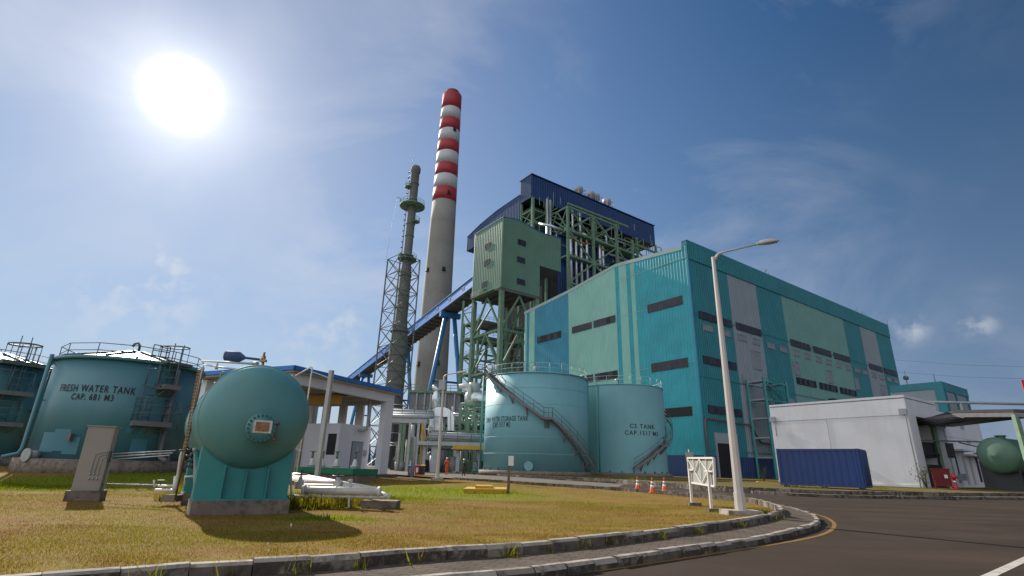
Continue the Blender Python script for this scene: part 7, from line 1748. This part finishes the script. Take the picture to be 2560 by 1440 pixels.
# plants: leaf-clump shrubs
rs = random.Random(17)
def shrub(label, c, w_, h_, n, leaf, m, group='shrubs by the white building', stems=5, name='shrub'):
    t = thing(name, label, 'shrub', c, group); mb = MB(); tips = []
    for k in range(stems):
        a = rs.uniform(0, 6.28); r = rs.uniform(.2, 1) * w_ / 2; tip = c + V((math.cos(a) * r, math.sin(a) * r, h_ * rs.uniform(.55, 1.0))); mid = c.lerp(tip, .5) + V((rs.uniform(-.1, .1), 0, .1)) * h_
        mb.tube([c, mid, tip], [.025 * h_, .016 * h_, .006 * h_], 5); tips += [mid, tip, tip.lerp(mid, .5)]
    mb.build('stem', 'bark', t); mb = MB()
    for k in range(n):
        b = rs.choice(tips) + V((rs.gauss(0, 1) * w_ * .10, rs.gauss(0, 1) * w_ * .10, rs.gauss(0, 1) * h_ * .10)); b.z = max(b.z, c.z + .03)
        d = V((rs.gauss(0, 1), rs.gauss(0, 1), rs.gauss(0, .7))).normalized() * leaf * rs.uniform(.6, 1.3); s_ = d.cross(V((rs.gauss(0, 1), rs.gauss(0, 1), 1))).normalized() * leaf * .28
        mb.poly([b, b + d * .5 + s_, b + d, b + d * .5 - s_])
    mb.build('leaves', m, t)
shrub('sparse light green sapling leaning at the corner of the open bay', Gp(2318, 1220, .31), 1.3, 1.75, 90, .16, 'leaf')
shrub('dark bushy shrub at the end of the white wing', Gp(2472, 1216, .31), 2.0, 1.7, 420, .16, 'leaf_dark', stems=9)
shrub('low dark shrub between the bushy shrub and the white wall', Gp(2500, 1217, .31), 1.4, .9, 160, .13, 'leaf_dark')
shrub('small loose shrub before the low white wall at the far right', Gp(2540, 1214, .31), 1.2, 1.0, 90, .12, 'leaf')
shrub('thin shrub with yellow-green leaves left of the blue container', Gp(1911, 1203, .31), 1.0, 1.5, 130, .15, 'leaf')
ys = Gp(1920, 1206, .31); mb = MB(); mb.obox(V((ys.x - .9, ys.y, .25)), V((1.9, 0, 0)), V((0, .5, 0)), Z * .14); solid('yellow_slab', mb, 'yellow', 'low yellow concrete edge on the verge beside the container', 'slab')
# ------------------------------------------------------------------ teal annex behind
AC = Rp(2353, 953, 92); AC.z = 0
def AB(u, v, z): return AC + dL * u + dR * v + Z * z
def AF(x, y): p = plane(x, y, AC, dR); return (p - AC).dot(dL), p.z
def AS(x, y): p = plane(x, y, AC, dL); return (p - AC).dot(dR), p.z
an = thing('teal_annex', 'lower teal building with pale panels behind the white block', 'building', AB(8, 4, .3))
zA = Rp(2353, 953, 92).z; vA, _ = AS(2417, 971)
u1, zl_ = AF(2255, 985); zb1 = AF(2340, 972)[1]; LA = AF(2228, 985)[0]
mb = MB(); mb.obox(AB(0, 0, zb1), dL * LA, dR * .3, Z * (zA - zb1)); mb.obox(AB(0, .3, AS(2365, 977)[1]), dL * .3, dR * (vA - .3), Z * (zA - AS(2365, 977)[1])); mb.build('parapet', 'teal_shade', an)
mb = MB(); mb.obox(AB(.1, .1, 0), dL * LA, dR * .2, Z * (zb1 + .02)); mb.obox(AB(.1, .3, 0), dL * .2, dR * (vA - .3), Z * (zA - .8)); mb.build('wall', 'panel_grey', an)
for x in (2352, 2365, 2392, 2419):
    mb = MB()
    v_ = AS(x, 1000)[0]; v_ = min(max(0, v_), vA - .5); mb.obox(AB(-.06, v_, 0), dL * .1, dR * (.9 if x < 2360 else .45), Z * (zA - .9)); mb.build('pilaster', 'teal_shade', an)
mb = MB(); mb.obox(AB(-.03, -.05, 0), dL * 1.0, dR * .1, Z * (zb1)); mb.build('pilaster', 'teal_shade', an)
mb = MB(); mb.obox(AB(0, .1, zA - .1), dL * LA, dR * (vA - .1), Z * .08); mb.build('roof', 'teal_shade', an)
for x, y, yb in ((2254, 925, 958), (2327, 933, 953)):
    u_, z_ = AF(x, y); zb_ = AF(x, yb)[1]; mb = MB(); mb.cone(AB(max(.5, u_), 1, zA - .05), AB(max(.5, u_), 1, z_ + .0), .05, .03, n=5)
    if x < 2300: p = AB(u_, 1, (zA + z_) / 2); mb.cone(p - V((.2, 0, 0)), p + V((.2, 0, 0)), .3, n=12)
    mb.build('antenna', 'rail', an)
# canopy shed with the green tank
cs = thing('canopy_shed', 'open steel shed with a dark blue roof on green posts at the far right', 'shed', Gp(2575, 1212, .31))
yd = 40.0
a_, b_ = Yp(2385, 1032, yd + 4), Yp(2535, 1030, yd); c_ = Yp(2660, 1056, yd - 2)
rz = (a_.z + b_.z) / 2
mb = MB(); fl_ = [V((a_.x, a_.y, a_.z)), V((b_.x, b_.y, b_.z)), V((c_.x, c_.y, b_.z - .3)), V((c_.x + 2, c_.y + 12, b_.z - .3)), V((a_.x + 6, a_.y + 14, a_.z))]
mb.prism(fl_, Z * .22); mb.build('roof', 'dark_steel', cs)
mb = MB(); mb.beam(fl_[0] - Z * .2, fl_[1] - Z * .2, .2, .32); mb.beam(fl_[1] - Z * .2, fl_[2] - Z * .2, .2, .32)
for k in range(4): p = fl_[0].lerp(fl_[1], k / 3) - Z * .2; mb.beam(p, p + V((1.5, 11, 0)), .15, .25)
mb.build('roof_beam', 'deck', cs)
for k, p in enumerate((b_, b_ + V((1.5, 10, 0)))):
    mb = MB(); q = V((p.x, p.y, .2)); mb.beam(q, V((p.x, p.y, p.z - .2)), .32, .32, up=V((0, 1, 0))); mb.build('post', 'steel_green', cs)
mb = MB(); mb.obox(V((a_.x + 5, a_.y + 12, .2)), V((14, -1, 0)), V((0, .3, 0)), Z * 2.6); mb.obox(V((a_.x + 1, a_.y + 6.0, 2.9)), V((3.5, .3, 0)), V((0, 1.5, 0)), Z * 1.3); mb.build('machinery', 'dark_steel', cs)
mb = MB(); mb.beam(V((a_.x + 4, a_.y + 5, 4.2)), V((a_.x + 9, a_.y + 3, 2.7)), .1); mb.beam(V((a_.x, a_.y + 5, 4.3)), V((a_.x + 12, a_.y + 5, 4.3)), .12); mb.build('rail', 'rail', cs)
gtk = thing('green_tank', 'pale green horizontal tank with a domed end under the canopy shed', 'tank', Gp(2500, 1212, .31))
gd = yd + 1.5; gc0 = Yp(2487, 1137, gd); gr0 = 43 * (Yp(2488, 1137, gd) - Yp(2487, 1137, gd)).length
ga = V((.86, .5, 0)).normalized()
mb = MB(); mb.lathe([(.01, -.45), (gr0 * .5, -.38), (gr0 * .8, -.22), (gr0 * .95, -.08), (gr0, 0), (gr0, 6.0), (gr0 * .6, 6.4), (.01, 6.5)], gc0 + ga * .6, 40, axis=ga); mb.build('shell', 'green_tank', gtk)
for d in (.8, 4.5):
    mb = MB(); p = gc0 + ga * (d + .6); mb.box(V((p.x, p.y, (.2 + p.z - gr0 * .6) / 2)), (.35, gr0 * 1.2, p.z - gr0 * .6 - .2), ax=ga); mb.build('saddle', 'dark_steel', gtk)
mb = MB(); p = gc0 + ga * 2 + Z * gr0; mb.cone(p - Z * .1, p + Z * .12, .3, n=14); mb.cone(p + Z * .12, p + Z * .2, .38, n=14); mb.build('hatch', 'green_tank', gtk)
lwl = Gp(2520, 1209, .31); lwo = MB(); lwo.obox(V((lwl.x - .6, lwl.y, .2)), V((9, 1.0, 0)), V((0, .25, 0)), Z * (Yp(2530, 1182, lwl.y).z - .2)); solid('low_wall', lwo, 'white_wall', 'low white wall in front of the green tank', 'wall')
bv = Gp(2512, 1213, .31); bvo = thing('blue_valve_post', 'thin blue valve post by the low white wall', 'valve', bv); mb = MB(); mb.cone(bv, bv + Z * 1.0, .04, n=6); mb.build('stem', 'bin_blue', bvo); mb = MB(); mb.cone(bv + Z * .95, bv + Z * 1.15, .12, n=10); mb.build('head', 'bin_blue', bvo)
# pipe bridge across the right background
pbg = MB(); pbg.tube([Yp(2240, 1003, 66), Yp(2400, 1006.5, 66), Yp(2640, 1012, 66)], .16, 8); pb_ = thing('pipe_bridge', 'thin grey pipe crossing the sky above the canopy shed', 'pipe', Yp(2400, 1006, 66)); pbg.build('pipe', 'pipe_grey', pb_)
mb = MB(); p = Yp(2400, 1006, 66); mb.cone(V((p.x, p.y, .3)), p, .12, n=8); mb.build('support', 'pipe_grey', pb_)
rsg = thing('corner_sign', 'sliver of a pale sign with a red edge at the right picture border', 'sign', V((Yp(2575, 1200, 30).x, 30, .3)))
a_, b_ = Yp(2553, 950, 30), Yp(2620, 992, 30); mb = MB(); mb.m = 1; mb.obox(V((a_.x, 30, b_.z)), V((b_.x - a_.x, 0, 0)), V((0, .05, 0)), Z * (a_.z - b_.z)); mb.m = 0; mb.obox(V((a_.x + .08, 29.985, b_.z + .08)), V((b_.x - a_.x - .16, 0, 0)), V((0, .012, 0)), Z * (a_.z - b_.z - .16)); mb.build('panel', ['steel_teal', 'red'], rsg)
mb = MB(); p = Yp(2600, 992, 30); mb.cone(V((p.x, 30.03, .3)), V((p.x, 30.03, p.z)), .06, n=8); mb.build('post', 'pipe_grey', rsg)
# power lines high on the right
pl0 = thing('power_line', 'pair of thin overhead wires at the right edge of the sky', 'wire', Yp(2500, 915, 150))
for dy in (0, 30):
    mb = MB(); mb.tube([Yp(2215, 898 + dy, 150), Yp(2400, 912 + dy, 150), Yp(2700, 921 + dy, 150)], .03, 4); mb.build('wire', 'rail', pl0)
# ------------------------------------------------------------------ people
def person(label, foot, height, yaw, suit, pose):
    """one continuous skinned body; local frame: x right, y facing, z up; unit = body height"""
    t_ = None
    Vv, Ee, Rr = [], [], []
    def add(p, r, prev=None):
        Vv.append(p); Rr.append(r)
        if prev is not None: Ee.append((prev, len(Vv) - 1))
        return len(Vv) - 1
    pel = add((0, 0, .53), .088)
    wa = add((0, 0, .61), .078, pel); chst = add((0, .0, .72), .098, wa); nk0 = add((0, 0, .80), .075, chst); nk = add((0, .0, .845), .034, nk0); hd = add((0, .012, .885), .052, nk); hd2 = add((0, .012, .925), .058, hd); add((0, .008, .965), .045, hd2)
    nz_ = add((0, .066, .905), .010, hd)
    ends = []
    for s_ in (-1, 1):
        st = pose['stride'] * s_
        hip = add((s_ * .055, 0, .50), .066, pel); kn = add((s_ * .06, st * .45 + .02, .285), .046, hip); an_ = add((s_ * .062, st, .05), .030, kn); to = add((s_ * .07, st + .075, .022), .022, an_)
        ar = pose['arms'][0 if s_ < 0 else 1]
        sh_ = add((s_ * .105, 0, .795), .046, nk0); el = add((s_ * ar[0][0], ar[0][1], ar[0][2]), .034, sh_); wr = add((s_ * ar[1][0], ar[1][1], ar[1][2]), .022, el)
        d = (V(Vv[wr]) - V(Vv[el])).normalized(); pm = add(tuple(V(Vv[wr]) + d * .045), .021, wr)
        sx = V((0, 1, 0)); 
        for k, (o, l) in enumerate(((-.014, .036), (-.005, .041), (.005, .040), (.014, .032))):
            f1 = add(tuple(V(Vv[pm]) + d * (.02 + l * .4) + sx * o), .0055, pm); add(tuple(V(Vv[pm]) + d * (.02 + l * .9) + sx * o + V((-s_ * .008, .004, 0))), .0045, f1)
        add(tuple(V(Vv[wr]) + d * .04 + sx * .026), .006, wr); ends.append(wr)
    me = bpy.data.meshes.new('person'); me.from_pydata(Vv, Ee, []); o = bpy.data.objects.new('person_skin', me); COL.objects.link(o)
    sk = o.modifiers.new('skin', 'SKIN'); o.modifiers.new('sub', 'SUBSURF').levels = 1
    sk.branch_smoothing = 0.4
    for k, r in enumerate(Rr):
        q = me.skin_vertices[0].data[k]; q.radius = (r, r * (.72 if k in (0, 1, 2, 3) else 1)); q.use_root = (k == 0)
    dg = bpy.context.evaluated_depsgraph_get(); em = o.evaluated_get(dg).to_mesh(); mb = MB()
    c, s_ = math.cos(yaw), math.sin(yaw)
    def X(p): return V((foot.x + (p[0] * c - p[1] * s_) * height, foot.y + (p[0] * s_ + p[1] * c) * height, foot.z + p[2] * height))
    mb.v = [X(v.co) for v in em.vertices]
    hands = [V(Vv[k]) for k in ends]
    for f in em.polygons:
        cc = f.center; mb.m = 0
        if cc.z > .85 or any((cc - h_).length < .10 and (cc - h_).dot((h_ - V((0, 0, .66)))) > .0 and cc.z < h_.z + .02 for h_ in hands): mb.m = 1
        if cc.z < .062: mb.m = 2
        mb.face(tuple(f.vertices), True)
    o.to_mesh_clear() if False else None
    bpy.data.objects.remove(o)
    po = mb.build('person', [suit, 'skin', 'boot'], None); ROOT[po.name] = V((0, 0, 0))
    tag(po, label, 'person')
    hb = MB(); hc = X((0, .008, .935)); up_ = Z
    hb.lathe([(.088 * height, -.004 * height), (.092 * height, .0), (.070 * height, .008 * height), (.066 * height, .03 * height), (.05 * height, .055 * height), (.02 * height, .068 * height), (.002, .070 * height)], hc, 20); hb.build('helmet', 'helmet', po)
    for sx in (-1, 1):
        eb = MB(); q = X((sx * .02, .062, .918)); eb.box(q, (.012 * height,) * 3); eb.build('eye', 'boot', po)
    return po, X
p1 = Gp(1116, 1187.5, .135); hgt = Yp(1118, 1143.5, p1.y).z - p1.z
po, X = person('person in an orange coverall and white helmet walking away with a black shoulder bag', p1, hgt, .35, 'suit_orange', dict(stride=.085, arms=[((.16, -.02, .65), (.15, .06, .53)), ((.165, -.03, .65), (.17, .02, .52))]))
mb = MB(); b_ = X((-.15, -.05, .52)); mb.box(b_, (.10 * hgt, .05 * hgt, .085 * hgt)); mb.tube([X((-.13, -.05, .55)), X((-.03, -.095, .70)), X((.07, -.06, .81))], .008 * hgt, 5); mb.build('shoulder_bag', 'boot', po)
mb = MB(); mb.tube([X((.06, -.09, .66)), X((.03, -.10, .74)), X((-.02, -.085, .80))], .006 * hgt, 5); mb.build('reflective_strap', 'reflect_white', po)
p2 = Gp(1158, 1190.5, .14); h2 = Yp(1158, 1147, p2.y).z - p2.z
po2, X2 = person('person in dark work clothes and pale helmet walking right with both hands held forward', p2, h2, -1.25, 'suit_dark', dict(stride=.06, arms=[((.13, .03, .66), (.09, .15, .62)), ((.13, .04, .66), (.10, .17, .64))]))
mb = MB(); q = X2((0, .22, .64)); mb.box(q, (.13 * h2, .06 * h2, .05 * h2)); mb.build('held_bag', 'boot', po2)
